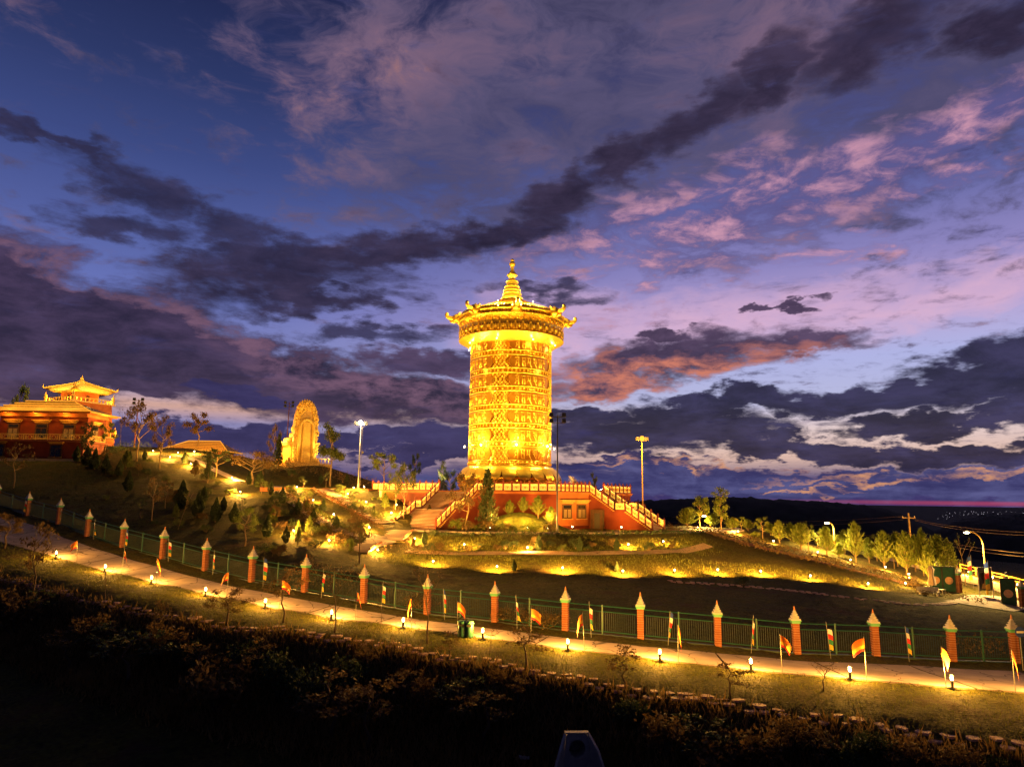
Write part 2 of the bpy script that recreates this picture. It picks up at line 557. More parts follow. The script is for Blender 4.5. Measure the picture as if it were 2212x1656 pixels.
WARM = (1.0, 0.455, 0.06)
AMBER = (1.0, 0.38, 0.03)
GOLDL = (1.0, 0.68, 0.18)
M = {
    'grass': mat('grass', (0.026, 0.034, 0.006), 0.9, base2=(0.085, 0.090, 0.014), scale=1.6, bump=0.9, bscale=9.0, detail=8, spec=0.15),
    'earth': mat('earth', (0.035, 0.027, 0.016), 0.95, base2=(0.070, 0.055, 0.026), scale=0.6, bump=1.0, bscale=4.0, detail=8, spec=0.1),
    'forest': mat('forest', (0.010, 0.012, 0.008), 0.95, base2=(0.022, 0.026, 0.014), scale=0.05, bump=0.6, bscale=0.4, detail=8, spec=0.1),
    'concrete': mat('concrete', (0.36, 0.27, 0.25), 0.85, base2=(0.50, 0.38, 0.35), scale=0.7, bump=0.25, bscale=14.0, detail=9),
    'greyconc': mat('greyconc', (0.30, 0.29, 0.30), 0.85, base2=(0.40, 0.39, 0.39), scale=2.0, bump=0.3, bscale=18.0, detail=9),
    'stone': mat('stone', (0.34, 0.20, 0.15), 0.85, base2=(0.52, 0.34, 0.28), scale=1.5, bump=0.4, bscale=12.0),
    'redwall': mat('redwall', (0.15, 0.024, 0.010), 0.75, base2=(0.24, 0.042, 0.018), scale=0.6, bump=0.15, bscale=25.0),
    'darkred': mat('darkred', (0.20, 0.035, 0.018), 0.7, var=0.2, scale=1.5, bump=0.15, bscale=20.0),
    'orangewall': mat('orangewall', (0.38, 0.115, 0.035), 0.8, base2=(0.52, 0.18, 0.06), scale=0.8, bump=0.15, bscale=25.0),
    'brick': mat('brick', (0.15, 0.042, 0.016), 0.85, base2=(0.27, 0.085, 0.03), scale=3.0, bump=0.4, bscale=30.0),
    'whitepaint': mat('whitepaint', (0.42, 0.39, 0.36), 0.7, base2=(0.62, 0.58, 0.54), scale=5.0),
    'greenpaint': mat('greenpaint', (0.10, 0.34, 0.16), 0.5, var=0.15, scale=5.0),
    'fencegreen': mat('fencegreen', (0.018, 0.075, 0.052), 0.45, var=0.2, scale=3.0),
    'gold': mat('gold', (0.82, 0.46, 0.04), 0.27, base2=(0.98, 0.62, 0.07), scale=0.8, metal=0.75, bump=0.35, bscale=9.0),
    'goldrelief': mat('goldrelief', (0.96, 0.60, 0.06), 0.30, var=0.12, scale=2.0, metal=0.7, bump=0.45, bscale=14.0),
    'golddark': mat('golddark', (0.50, 0.21, 0.014), 0.30, base2=(0.66, 0.30, 0.024), scale=1.2, metal=0.7, bump=0.5, bscale=11.0),
    'goldpaint': mat('goldpaint', (0.72, 0.44, 0.08), 0.5, var=0.15, scale=3.0),
    'cream': mat('cream', (0.66, 0.50, 0.24), 0.6, var=0.1, scale=4.0),
    'rooftile': mat('rooftile', (0.50, 0.25, 0.05), 0.5, var=0.25, scale=6.0, bump=0.3, bscale=10.0),
    'carved': mat('carved', (0.55, 0.30, 0.07), 0.65, base2=(0.66, 0.42, 0.12), scale=5.0, bump=0.7, bscale=8.0),
    'wood': mat('wood', (0.10, 0.045, 0.02), 0.6, var=0.3, scale=4.0),
    'glass': mat('glass', (0.02, 0.022, 0.03), 0.08, var=0.1, spec=0.8),
    'shutter': mat('shutter', (0.40, 0.30, 0.16), 0.6, var=0.12, scale=6.0),
    'steel': mat('steel', (0.16, 0.155, 0.15), 0.45, var=0.12, metal=0.6, scale=6.0),
    'darkmetal': mat('darkmetal', (0.06, 0.055, 0.05), 0.5, var=0.2, metal=0.4, scale=6.0),
    'bark': mat('bark', (0.16, 0.10, 0.05), 0.9, base2=(0.26, 0.18, 0.10), scale=3.0, bump=0.7, bscale=14.0),
    'barkdark': mat('barkdark', (0.07, 0.045, 0.028), 0.9, base2=(0.12, 0.08, 0.05), scale=3.0, bump=0.7, bscale=14.0),
    'leaf': mat('leaf', (0.055, 0.075, 0.018), 0.7, base2=(0.10, 0.12, 0.03), scale=1.5, trans=0.3, spec=0.3),
    'leafdark': mat('leafdark', (0.022, 0.038, 0.014), 0.7, base2=(0.045, 0.065, 0.022), scale=2.0, trans=0.2, spec=0.3),
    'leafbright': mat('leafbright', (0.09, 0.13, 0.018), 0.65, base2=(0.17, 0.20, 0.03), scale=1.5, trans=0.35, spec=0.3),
    'leafbrown': mat('leafbrown', (0.085, 0.055, 0.022), 0.75, base2=(0.16, 0.10, 0.04), scale=2.0, trans=0.3, spec=0.2),
    'drygrass': mat('drygrass', (0.14, 0.085, 0.03), 0.85, base2=(0.24, 0.16, 0.06), scale=0.5, trans=0.25, spec=0.1),
    'verge': mat('verge', (0.055, 0.065, 0.010), 0.85, base2=(0.16, 0.165, 0.028), scale=2.2, trans=0.25, spec=0.1),
    'bulb': lampmat('bulb', (1.0, 0.76, 0.34), 40.0),
    'bulbwhite': lampmat('bulbwhite', (1.0, 0.92, 0.70), 60.0),
    'bulbamber': lampmat('bulbamber', (1.0, 0.36, 0.03), 2.4),
    'led': lampmat('led', (1.0, 0.38, 0.03), 1.3),
    'glowpanel': mat('glowpanel', (0.62, 0.42, 0.16), 0.6, var=0.12, scale=6.0, emit=(1.0, 0.52, 0.07), estr=0.75),  # emission stands in for the strip light falling on the panels
    'wire': mat('wire', (0.10, 0.06, 0.03), 0.6),
    'citylight': lampmat('citylight', (0.9, 0.85, 0.95), 1.7),
}


def groundmat():
    m = bpy.data.materials.new('lawn')
    m.use_nodes = True
    nt = m.node_tree
    p = nt.nodes['Principled BSDF']
    p.inputs['Roughness'].default_value = 0.92
    p.inputs['Specular IOR Level'].default_value = 0.12
    tcn = nt.nodes.new('ShaderNodeTexCoord')

    def nz(scale, det, lo, hi):
        n = nt.nodes.new('ShaderNodeTexNoise')
        n.inputs['Scale'].default_value = scale
        n.inputs['Detail'].default_value = det
        n.inputs['Roughness'].default_value = 0.62
        nt.links.new(tcn.outputs['Object'], n.inputs['Vector'])
        r_ = nt.nodes.new('ShaderNodeMapRange')
        r_.inputs['From Min'].default_value = lo
        r_.inputs['From Max'].default_value = hi
        nt.links.new(n.outputs['Fac'], r_.inputs['Value'])
        return r_.outputs[0]

    def mx(f, a, b):
        n = nt.nodes.new('ShaderNodeMix')
        n.data_type = 'RGBA'
        nt.links.new(f, n.inputs[0])
        for i, c in ((6, a), (7, b)):
            if isinstance(c, tuple):
                n.inputs[i].default_value = (*c, 1)
            else:
                nt.links.new(c, n.inputs[i])
        return n.outputs[2]
    blades = mx(nz(3.0, 9, 0.32, 0.68), (0.011, 0.013, 0.002), (0.068, 0.064, 0.008))
    patch = mx(nz(0.35, 5, 0.40, 0.62), blades, mx(nz(5.0, 6, 0.35, 0.65), (0.024, 0.020, 0.004), (0.085, 0.066, 0.012)))
    soil = mx(nz(0.22, 7, 0.56, 0.68), patch, mx(nz(4.0, 6, 0.3, 0.7), (0.026, 0.014, 0.006), (0.070, 0.040, 0.016)))
    nt.links.new(soil, p.inputs['Base Color'])
    bp = nt.nodes.new('ShaderNodeBump')
    bp.inputs['Strength'].default_value = 1.0
    bp.inputs['Distance'].default_value = 0.12
    nt.links.new(nz(4.5, 8, 0.2, 0.8), bp.inputs['Height'])
    nt.links.new(bp.outputs['Normal'], p.inputs['Normal'])
    return m


M['lawn'] = groundmat()


def roadmat():
    m = mat('road', (0.20, 0.15, 0.145), 0.85, base2=(0.34, 0.26, 0.25), scale=0.55, bump=0.3, bscale=16.0, detail=9)
    nt = m.node_tree
    p = nt.nodes['Principled BSDF']
    src = p.inputs['Base Color'].links[0].from_socket
    tcn = nt.nodes.new('ShaderNodeTexCoord')
    wn = nt.nodes.new('ShaderNodeTexNoise')
    wn.inputs['Scale'].default_value = 0.8
    nt.links.new(tcn.outputs['Object'], wn.inputs['Vector'])
    ad = nt.nodes.new('ShaderNodeVectorMath')
    ad.operation = 'MULTIPLY_ADD'
    nt.links.new(wn.outputs['Color'], ad.inputs[0])
    ad.inputs[1].default_value = (1.6, 1.6, 0)
    nt.links.new(tcn.outputs['Object'], ad.inputs[2])
    v = nt.nodes.new('ShaderNodeTexVoronoi')
    v.feature = 'DISTANCE_TO_EDGE'
    v.inputs['Scale'].default_value = 0.33
    nt.links.new(ad.outputs[0], v.inputs['Vector'])
    r_ = nt.nodes.new('ShaderNodeMapRange')
    r_.inputs['From Min'].default_value = 0.004
    r_.inputs['From Max'].default_value = 0.016
    nt.links.new(v.outputs['Distance'], r_.inputs['Value'])
    mx = nt.nodes.new('ShaderNodeMix')
    mx.data_type = 'RGBA'
    nt.links.new(r_.outputs[0], mx.inputs[0])
    mx.inputs[6].default_value = (0.05, 0.035, 0.03, 1)
    nt.links.new(src, mx.inputs[7])
    nt.links.new(mx.outputs[2], p.inputs['Base Color'])
    return m


M['road'] = roadmat()
# ------------------------------------------------------------------ terrain
PILLAR_H = 3.05
FENCE = [(-2, 1040, 92.0), (65, 1060, 87.6), (132, 1075, 83.5), (194, 1098, 79.0), (270, 1118, 75.0), (356, 1138, 71.0), (448, 1160, 67.4), (548, 1180, 63.8),
         (662, 1197, 60.7), (789, 1216, 58.1), (925, 1237, 55.8), (1070, 1250, 53.8), (1221, 1265, 51.7), (1382, 1278, 50.0), (1547, 1292, 49.4),
         (1716, 1308, 49.0), (1885, 1312, 48.6), (2048, 1322, 48.4), (2183, 1325, 48.0)]
FENCEP = []
for (x, y, D) in FENCE:
    p = at(x, y, D)
    FENCEP.append(Vector((p.x, p.y, p.z - PILLAR_H)))
# road-side bollards: foot of each
BOLL = [(0, 1173, 74.0), (120, 1207, 69.5), (226, 1238, 65.5), (326, 1263, 62.0), (443, 1289, 58.5), (572, 1315, 55.5), (715, 1341, 53.0), (870, 1357, 51.0), (1042, 1381, 48.5),
        (1226, 1406, 46.5), (1425, 1429, 44.5), (1622, 1450, 42.5), (1836, 1468, 41.0), (2057, 1488, 39.5), (2290, 1505, 38.3)]
BOLLP = [at(*b) for b in BOLL]
STONEL = [(-60, 1222, 61.5), (40, 1251, 59.0), (211, 1297, 54.0), (404, 1330, 51.3), (600, 1353, 49.3), (850, 1388, 47.0), (1050, 1422, 44.3), (1220, 1456, 41.5), (1520, 1502, 38.2),
          (1850, 1552, 35.1), (2211, 1608, 32.3), (2330, 1625, 31.3)]
STONEP = [at(*b) for b in STONEL]
PLAZA_Z = CAMZ - 4.15
TERR_Z = CAMZ + 0.95


def resample(pts, step):
    out = []
    for a, b in zip(pts[:-1], pts[1:]):
        a, b = Vector(a), Vector(b)
        n = max(1, int((b - a).length / step))
        for i in range(n):
            out.append(a.lerp(b, i / n))
    out.append(Vector(pts[-1]))
    return out


ctrl = []
ctrl += FENCEP
ctrl += resample(BOLLP, 4.0)
ctrl += resample(STONEP, 4.0)
for a in resample(STONEP, 5.0):
    d = Vector((a.x, a.y, 0)).normalized()
    ctrl.append(a - d * 1.4 - Vector((0, 0, 0.15)))
    ctrl.append(a - d * 6.5 - Vector((0, 0, 3.4)))
    ctrl.append(a - d * 14.0 - Vector((0, 0, 4.6)))
for b in FENCEP:      # strip between fence and road
    ctrl.append(b + Vector((-b.x * .02, -1.6, -0.18)))
P_ = lambda lst: [at(*q) for q in lst]
# far-left hillside
ctrl += P_([(0, 990, 118), (90, 990, 118), (170, 990, 118), (100, 1040, 105), (0, 1050, 99), (-150, 1000, 115), (200, 1040, 106), (-60, 960, 130), (40, 960, 135), (150, 965, 140),
            (250, 980, 125), (330, 980, 128), (420, 985, 130), (500, 1037, 112), (450, 1000, 122), (300, 1030, 110), (230, 1000, 115), (240, 1070, 97), (180, 1060, 100),
            (518, 1070, 98), (400, 1080, 95), (300, 1090, 92), (350, 1150, 80), (250, 1120, 85), (450, 1130, 86), (550, 1130, 85), (450, 1180, 74), (560, 1190, 73), (600, 1062, 106),
            (560, 1020, 126), (520, 985, 138), (430, 968, 150), (600, 1010, 133), (655, 1003, 138), (700, 1006, 135), (655, 1030, 124), (655, 1050, 113), (740, 1035, 128),
            (640, 1080, 97), (640, 1120, 87), (640, 1160, 78.5), (640, 1195, 71), (750, 1090, 97), (750, 1120, 90), (750, 1160, 81), (750, 1197, 74), (760, 1232, 66.5),
            (700, 1070, 104), (700, 1100, 94), (700, 1140, 83.5), (850, 1085, 98), (880, 1110, 95), (840, 1130, 91.5), (800, 1110, 94), (800, 1085, 100)])
# upper paved terrace
for x in (-34, -29, -24, -20):
    for y in (106, 112, 120):
        if not (x > -22 and y < 108):
            ctrl.append(Vector((x, y, TERR_Z + 0.15)))
# building plaza
for x, y in ((-14, 89), (-8, 88), (0, 87), (8, 88), (16, 90.5), (20.5, 92), (27, 97), (34, 103), (-12, 93), (-4, 93), (4, 93), (14, 94), (20, 98), (26, 104), (0, 110), (10, 110), (22, 112), (30, 112), (-10, 105), (8, 99),
             (40, 112), (-5, 100), (0, 120), (15, 120)):
    ctrl.append(Vector((x, y, PLAZA_Z)))
# bank 1 foot, its path, bank 2 top and foot
BANK1 = P_([(880, 1188, 82.5), (990, 1193, 81.5), (1105, 1192, 81.5), (1250, 1193, 82), (1380, 1190, 83), (1468, 1187, 85), (1525, 1172, 90)])
BANK2T = P_([(880, 1200, 79.5), (990, 1203, 79), (1105, 1203, 79), (1250, 1203, 79.6), (1380, 1200, 80.8), (1468, 1195, 83), (1540, 1186, 88)])
BANK2F = P_([(800, 1208, 75.0), (870, 1218, 75.4), (935, 1225, 75.5), (1073, 1236, 75), (1215, 1240, 75), (1345, 1245, 74.8), (1457, 1244, 76.4), (1550, 1243, 78.0), (1643, 1246, 79), (1750, 1257, 77.7), (1875, 1273, 76.5),
             (1960, 1272, 80)])
for pl in (BANK1, BANK2T, BANK2F):
    ctrl += resample(pl, 4.0)
# dark lower lawn
ctrl += P_([(900, 1262, 67), (1000, 1266, 67), (1105, 1264, 68.5), (1300, 1270, 68), (1500, 1272, 69), (1700, 1280, 70), (1850, 1293, 69.5), (1990, 1306, 69)])
ctrl += P_([(1000, 1290, 61), (1200, 1300, 60), (1400, 1310, 60), (1600, 1325, 58), (1800, 1340, 58), (2000, 1350, 58)])
# ridge path down to the gate, tree verge, street
RIDGE = P_([(1440, 1144, 98), (1520, 1148, 97), (1600, 1170, 92.5), (1700, 1195, 89), (1800, 1220, 87), (1900, 1245, 85), (1960, 1262, 84)])
ctrl += resample(RIDGE, 4.0)
ctrl += P_([(1620, 1188, 89), (1700, 1215, 84), (1800, 1240, 82), (1560, 1200, 86)])
ctrl += P_([(1560, 1150, 103), (1650, 1168, 101), (1750, 1190, 100), (1888, 1220, 100), (1990, 1240, 98), (2050, 1262, 90), (2073, 1280, 82), (2130, 1290, 78), (2030, 1292, 78), (2180, 1320, 70),
            (1480, 1135, 112), (1600, 1150, 118), (1750, 1172, 116), (1950, 1200, 118), (2100, 1225, 112), (2200, 1250, 105), (2300, 1290, 90), (2400, 1350, 75), (2290, 1430, 48), (2300, 1340, 65)])
# behind everything the hill falls away
for x in range(-110, 121, 23):
    zt = 15.0 if x < -60 else (13.0 if x < -10 else 2.0)
    ctrl.append(Vector((x, 172, zt - 3.0)))
for y in range(10, 100, 18):
    ctrl.append(Vector((112, y, 0.6)))
    if y < 60:
        ctrl.append(Vector((-112, y, 5.0)))
ctrl += [Vector((-112, 100, 12)), Vector((-112, 130, 17)), Vector((-112, 160, 16)), Vector((-60, 150, 18.5)), Vector((-90, 140, 18))]
for x in range(-100, 101, 25):
    ctrl.append(Vector((x, 6, -4.5)))
    ctrl.append(Vector((x * .5, 20, -3.6)))

_C = np.array([(p.x, p.y, p.z) for p in ctrl])
_n = len(_C)
_d = np.sqrt(((_C[:, None, :2] - _C[None, :, :2]) ** 2).sum(-1))
_A = np.zeros((_n + 3, _n + 3))
_A[:_n, :_n] = -_d - np.eye(_n) * -0.02
_A[:_n, _n] = 1
_A[:_n, _n + 1:] = _C[:, :2]
_A[_n, :_n] = 1
_A[_n + 1:, :_n] = _C[:, :2].T
_w = np.linalg.lstsq(_A, np.concatenate([_C[:, 2], np.zeros(3)]), rcond=None)[0]
GX0, GX1, GY0, GY1, GS = -112.0, 112.0, 6.0, 172.0, 0.5
gx = np.arange(GX0, GX1 + 1e-6, GS)
gy = np.arange(GY0, GY1 + 1e-6, GS)
HG = np.zeros((len(gy), len(gx)))
for j, yy in enumerate(gy):
    dd = np.sqrt((gx[:, None] - _C[None, :, 0]) ** 2 + (yy - _C[None, :, 1]) ** 2)
    HG[j] = -dd @ _w[:_n] + _w[_n] + _w[_n + 1] * gx + _w[_n + 2] * yy
# soften the sharp tips of the interpolation a little
for _ in range(2):
    HG[1:-1, 1:-1] = (HG[1:-1, 1:-1] * 2 + HG[:-2, 1:-1] + HG[2:, 1:-1] + HG[1:-1, :-2] + HG[1:-1, 2:]) / 6.0


def gz(x, y):
    u = min(max((x - GX0) / GS, 0), len(gx) - 1.001)
    v = min(max((y - GY0) / GS, 0), len(gy) - 1.001)
    i, j = int(u), int(v)
    a, b = u - i, v - j
    return float((HG[j, i] * (1 - a) + HG[j, i + 1] * a) * (1 - b) + (HG[j + 1, i] * (1 - a) + HG[j + 1, i + 1] * a) * b)


def G(px, py, dmin=24.0, dmax=170.0):
    """point on the ground that a viewing ray meets"""
    d = ray(px, py)
    y = dmin
    prev = None
    while y < dmax:
        g = CAMZ + d.z * y - gz(d.x * y, y)
        if g <= 0:
            if prev is not None:
                y = y - 0.25 * (g / (g - prev))
            return Vector((d.x * y, y, gz(d.x * y, y)))
        prev = g
        y += 0.25
    y = dmax
    return Vector((d.x * y, y, gz(d.x * y, y)))


def gp(px, D):
    """point on the ground at depth D in the vertical plane through a column of the view"""
    d = ray(px, 1100)
    return Vector((d.x * D, D, gz(d.x * D, D)))


def sit(x, y, dz=0.0):
    return Vector((x, y, gz(x, y) + dz))


_rng = np.random.default_rng(3)
_jit = HG + _rng.normal(0, 0.035, HG.shape)
XX, YY = np.meshgrid(gx, gy)
_V = np.stack([XX, YY, _jit], -1).reshape(-1, 3)
nx, ny = len(gx), len(gy)
_i = (np.arange(ny - 1)[:, None] * nx + np.arange(nx - 1)[None, :]).reshape(-1)
_F = np.stack([_i, _i + 1, _i + nx + 1, _i + nx], -1)


def npmesh(name, V, F, smooth=True):
    me = bpy.data.meshes.new(name)
    k = F.shape[1]
    me.vertices.add(len(V))
    me.vertices.foreach_set('co', np.ascontiguousarray(V, dtype=np.float32).reshape(-1))
    me.loops.add(len(F) * k)
    me.loops.foreach_set('vertex_index', np.ascontiguousarray(F, dtype=np.int32).reshape(-1))
    me.polygons.add(len(F))
    me.polygons.foreach_set('loop_start', np.arange(len(F), dtype=np.int32) * k)
    me.polygons.foreach_set('loop_total', np.full(len(F), k, dtype=np.int32))
    if smooth:
        me.polygons.foreach_set('use_smooth', np.ones(len(F), dtype=bool))
    me.update(calc_edges=True)
    return me


ground = struct(obj('ground', npmesh('ground', _V, _F), M['lawn']))

# hills and far plain: a polar sheet from the edge of the garden hill to the horizon
SIL = [(-180, -1.0), (-60, -0.2), (0, -0.3), (8, -0.30), (13, 0.05), (17, 0.32), (21, 0.12), (24, 0.05), (26, -0.15), (28, -0.45), (29.5, -1.1), (30.8, -2.0), (32, -1.2), (34, -0.7), (38, -0.35), (60, 0.2), (180, -1.0)]
_az = np.radians(np.concatenate([np.arange(-180, -45, 3.0), np.arange(-45, 48, 0.25), np.arange(48, 180.1, 3.0)]))
_r = np.concatenate([np.linspace(118, 420, 14), np.linspace(440, 900, 40), np.linspace(950, 1800, 10)])
_sil = np.interp(np.degrees(_az), [s[0] for s in SIL], [s[1] for s in SIL])
_rg = np.random.default_rng(11)
_nz = _rg.normal(0, 1, (len(_az), len(_r)))
_nz = (_nz + np.roll(_nz, 1, 0) + np.roll(_nz, 1, 1)) / 3
HV = []
for i, a in enumerate(_az):
    for j, r in enumerate(_r):
        zr = CAMZ + 720 * math.tan(math.radians(_sil[i]))
        if r < 300:
            z = -22 + (r - 118) / 182 * (-35)
        elif r < 720:
            tt = (r - 300) / 420
            z = -57 + (zr + 57) * (tt * tt * (3 - 2 * tt))
        else:
            tt = (r - 720) / 1080
            z = zr + (-112 - zr) * (tt * tt * (3 - 2 * tt))
        if r > 350:
            z += _nz[i, j] * 1.1
        HV.append((r * math.sin(a), r * math.cos(a), z))
_na, _nr = len(_az), len(_r)
HF = []
for i in range(_na - 1):
    for j in range(_nr - 1):
        HF.append((i * _nr + j, i * _nr + j + 1, (i + 1) * _nr + j + 1, (i + 1) * _nr + j))
hills = struct(obj('hills', npmesh('hills', np.array(HV), np.array(HF), False), M['forest']))
pl = MB()
pl.lathe([(1200, -110.0), (9000, -112.0), (50000, -118.0)], 96, c=(0, 0, 0))
pl.f = [f for f in pl.f if len(f) == 4]
plain = struct(pl.build('plain', M['forest']))
# ------------------------------------------------------------------ golden prayer wheel tower
TD = 115.0
TC = at(1101.5, 900, TD)
TX, TY = TC.x, TC.y


def tz(yd):
    return at(1101.5, yd, TD).z - TERR_Z


def c1(y):     # heights read off along the axis
    return tz((620 + y / 4.358) * 0.8637)


tower = thing('prayer_wheel_tower', 'giant golden prayer wheel tower with stacked script bands and spired cap', 'tower', (TX, TY, TERR_Z))
WZ0, WZ1 = tz(1009), c1(1118)
WR = 6.68
lot0 = tz(1010)
# plinth and lotus seat
b = MB()
b.lathe([(8.6, 0.0), (8.6, 0.25), (8.25, 0.3), (7.9, 0.5)], 64)
b.build('plinth', M['gold'], tower, True)
ring_z = 1.35
b = MB()
b.lathe([(7.6, 0.5), (8.1, 0.8), (8.2, 1.15), (7.9, 1.3)], 72)
b.lathe([(7.9, ring_z), (8.45, ring_z + .05), (8.5, ring_z + .2), (8.45, ring_z + .34), (8.0, ring_z + .38)], 72)
b.lathe([(8.0, 1.6), (8.28, 1.9), (8.25, 2.4), (7.9, 2.9), (7.3, lot0 - .1), (6.8, lot0 + .05)], 72)
b.build('lotus_seat', M['gold'], tower, True)


def petal_mesh(z0, z1, rfun, half, bulge, down):
    """a petal that follows the seat: rounded tip, raised rim"""
    m = MB()
    nu, nv = 8, 8
    vs_, fs = [], []
    for j in range(nv + 1):
        v = j / nv
        wv = (1 - (v) ** 3.2) ** 0.5 if v < 1 else 0.0
        wv = max(wv, 0.02)
        z = (z1 + (z0 - z1) * v) if down else (z0 + (z1 - z0) * v)
        for i in range(nu + 1):
            u = -1 + 2 * i / nu
            rim = 0.13 * (abs(u) ** 3) + 0.10 * v ** 4
            r = rfun(z) + bulge * (1 - u * u) * math.sin(math.pi * min(1, v * .85 + .1)) + rim + .05
            a = u * wv * half
            vs_.append((r * math.sin(a), -r * math.cos(a), z))
    for j in range(nv):
        for i in range(nu):
            q = j * (nu + 1) + i
            fs.append((q, q + 1, q + nu + 2, q + nu + 1))
    m.add(vs_, fs)
    return m.mesh('petal', True)


def rf_up(z):
    return float(np.interp(z, [1.6, 1.9, 2.4, 2.9, lot0 - .1, lot0], [8.0, 8.28, 8.25, 7.9, 7.3, 6.95]))


def rf_lo(z):
    return float(np.interp(z, [0.4, 0.8, 1.15, 1.35], [7.7, 8.1, 8.2, 8.0]))


pm = petal_mesh(1.68, lot0 + .02, rf_up, math.pi / 22, 0.16, True)
pm2 = petal_mesh(0.45, 1.33, rf_lo, math.pi / 26, 0.14, False)
for k in range(22):
    obj('lotus_petal', pm, M['goldrelief'], tower, rz=2 * math.pi * k / 22)
for k in range(26):
    obj('lower_petal', pm2, M['goldrelief'], tower, rz=2 * math.pi * k / 26)

# the wheel drum
b = MB()
b.lathe([(WR + .12, WZ0 - .1), (WR + .12, WZ0 + .02), (WR, WZ0 + .05), (WR, WZ1 + .4)], 96)
b.build('wheel_drum', M['gold'], tower, True)
PER = (WZ1 - WZ0 - 0.85) / 6.42
big, thin = PER * 0.72, PER * 0.28


def cyl(a, z, r):
    return (r * math.sin(a), -r * math.cos(a), z)


def strokes(mb, polylines, a0, z0, sx, sz, r, rad):
    for pl_ in polylines:
        pts = []
        for (p, q) in zip(pl_[:-1], pl_[1:]):
            for s in (0, .5):
                pts.append((p[0] + (q[0] - p[0]) * s, p[1] + (q[1] - p[1]) * s))
        pts.append(pl_[-1])
        mb.tube([cyl(a0 + x * sx / r, z0 + z * sz, r) for x, z in pts], rad, 5)


GLYPHS = [
    [[(0, 1), (.85, 1)], [(.72, 1), (.72, 0)], [(.72, .62), (.4, .78), (.18, .6), (.3, .38), (.62, .42)], [(.3, .38), (.08, .08)], [(.35, 1.16), (.5, 1.22), (.6, 1.1)]],
    [[(0, 1), (.9, 1)], [(.22, 1), (.22, .1)], [(.75, 1), (.75, 0)], [(.22, .5), (.5, .6), (.75, .45)], [(.22, .1), (.4, .0)]],
    [[(0, 1), (.8, 1)], [(.18, .95), (.18, .55), (.42, .5), (.9, -.05)], [(.62, 1), (.62, .4)], [(.18, .55), (.05, .35)]],
    [[(.0, 1), (.85, 1)], [(.12, .82), (.34, .9), (.48, .72), (.34, .52), (.12, .6)], [(.34, .52), (.8, .0)], [(.72, 1), (.72, .45)]],
    [[(0, 1), (.9, 1)], [(.2, 1), (.2, .0)], [(.48, 1), (.48, .3)], [(.76, 1), (.76, 0)], [(.2, .3), (.48, .3)]],
    [[(0, 1), (.8, 1)], [(.4, 1), (.4, .7), (.7, .62), (.62, .35), (.25, .3), (.3, .05), (.7, .0)], [(.2, .82), (.05, .6)], [(.3, 1.2), (.55, 1.2)]],
]
PANH = math.radians(29.0)
scr = MB()
for k, gph in enumerate(GLYPHS):
    wv = 2 * PANH * WR / 6.6
    strokes(scr, gph, -PANH + (k + .42) * wv / WR, 0.13 * big, wv * .80, big * .66, WR + .07, 0.062)
    strokes(scr, [[(x + .06, z - .05) for x, z in gph[1]]], -PANH + (k + .42) * wv / WR, 0.13 * big, wv * .80, big * .66, WR + .05, 0.05)
scr_me = scr.mesh('script_panel', True)
# cartouche plate behind the letters, its ends swelling outwards
ct = MB()
nu, nv = 16, 6
vs_, fs = [], []
for j in range(nv + 1):
    v = j / nv
    hw = PANH + 0.07 * (1 - (2 * v - 1) ** 2)
    for i in range(nu + 1):
        vs_.append(cyl(-hw + 2 * hw * i / nu, big * (.04 + .92 * v), WR + .025))
for j in range(nv):
    for i in range(nu):
        q = j * (nu + 1) + i
        fs.append((q, q + 1, q + nu + 2, q + nu + 1))
ct.add(vs_, fs)
for sgn in (-1, 1):
    ct.tube([cyl(sgn * (PANH + 0.07 * (1 - (2 * v / 8 - 1) ** 2)), big * (.04 + .92 * v / 8), WR + .04) for v in range(9)], .05, 5)
ct_me = ct.mesh('cartouche', True)
# hourglass of scrolls between the cartouches
fl = MB()
fr = random.Random(5)
FH = math.radians(16.0) - 0.02
for rowi in range(6):
    v = (rowi + .5) / 6
    half = FH - 0.10 * (1 - (2 * v - 1) ** 2) - 0.015
    cnt = 5 if rowi in (0, 5) else (4 if rowi in (1, 4) else 3)
    for i in range(cnt):
        a = (-half + 2 * half * (i + .5) / cnt)
        sg = 1 if i % 2 == rowi % 2 else -1
        rr = 0.17
        pts = []
        for q in range(9):
            an = sg * q * .75 + fr.uniform(-.3, .3) + rowi
            ra = rr * (1 - q / 10)
            pts.append(cyl(a + ra * math.cos(an) / WR, big * (.04 + .92 * v) + ra * math.sin(an), WR + .06 + .02 * (q / 9)))
        fl.tube(pts, [.06, .06, .055, .055, .05, .05, .05, .055, .07], 4)
        fl.sphere(cyl(a + .02 * sg, big * (.04 + .92 * v), WR + .07), .07, 5, 4)
fl_me = fl.mesh('scroll_panel', True)
# thin band ornaments: small letters and almond bosses
tb = MB()
for i in range(16):
    a = math.radians(-44 + 88 * (i + .5) / 16)
    if i % 8 in (0, 7):
        tb.sphere(cyl(a, thin * .5, WR + .03), .2, 8, 5, (1.3, .35, 1), None)
    else:
        strokes(tb, [[(0, .9), (.5, 1), (.9, .8)], [(.5, 1), (.45, .5), (.7, .1)], [(.1, .5), (.3, .2), (.1, 0)]], a, thin * .3, .34, thin * .42, WR + .05, .035)
tb_me = tb.mesh('small_script', True)
rings = MB()


def ringprof(mb, z, r, h=.07, d=.12, n=96):
    mb.lathe([(r - .05, z - h), (r + d * .8, z - h * .7), (r + d, z), (r + d * .8, z + h * .7), (r - .05, z + h)], n)
    mb.f = [f for f in mb.f if len(f) == 4]


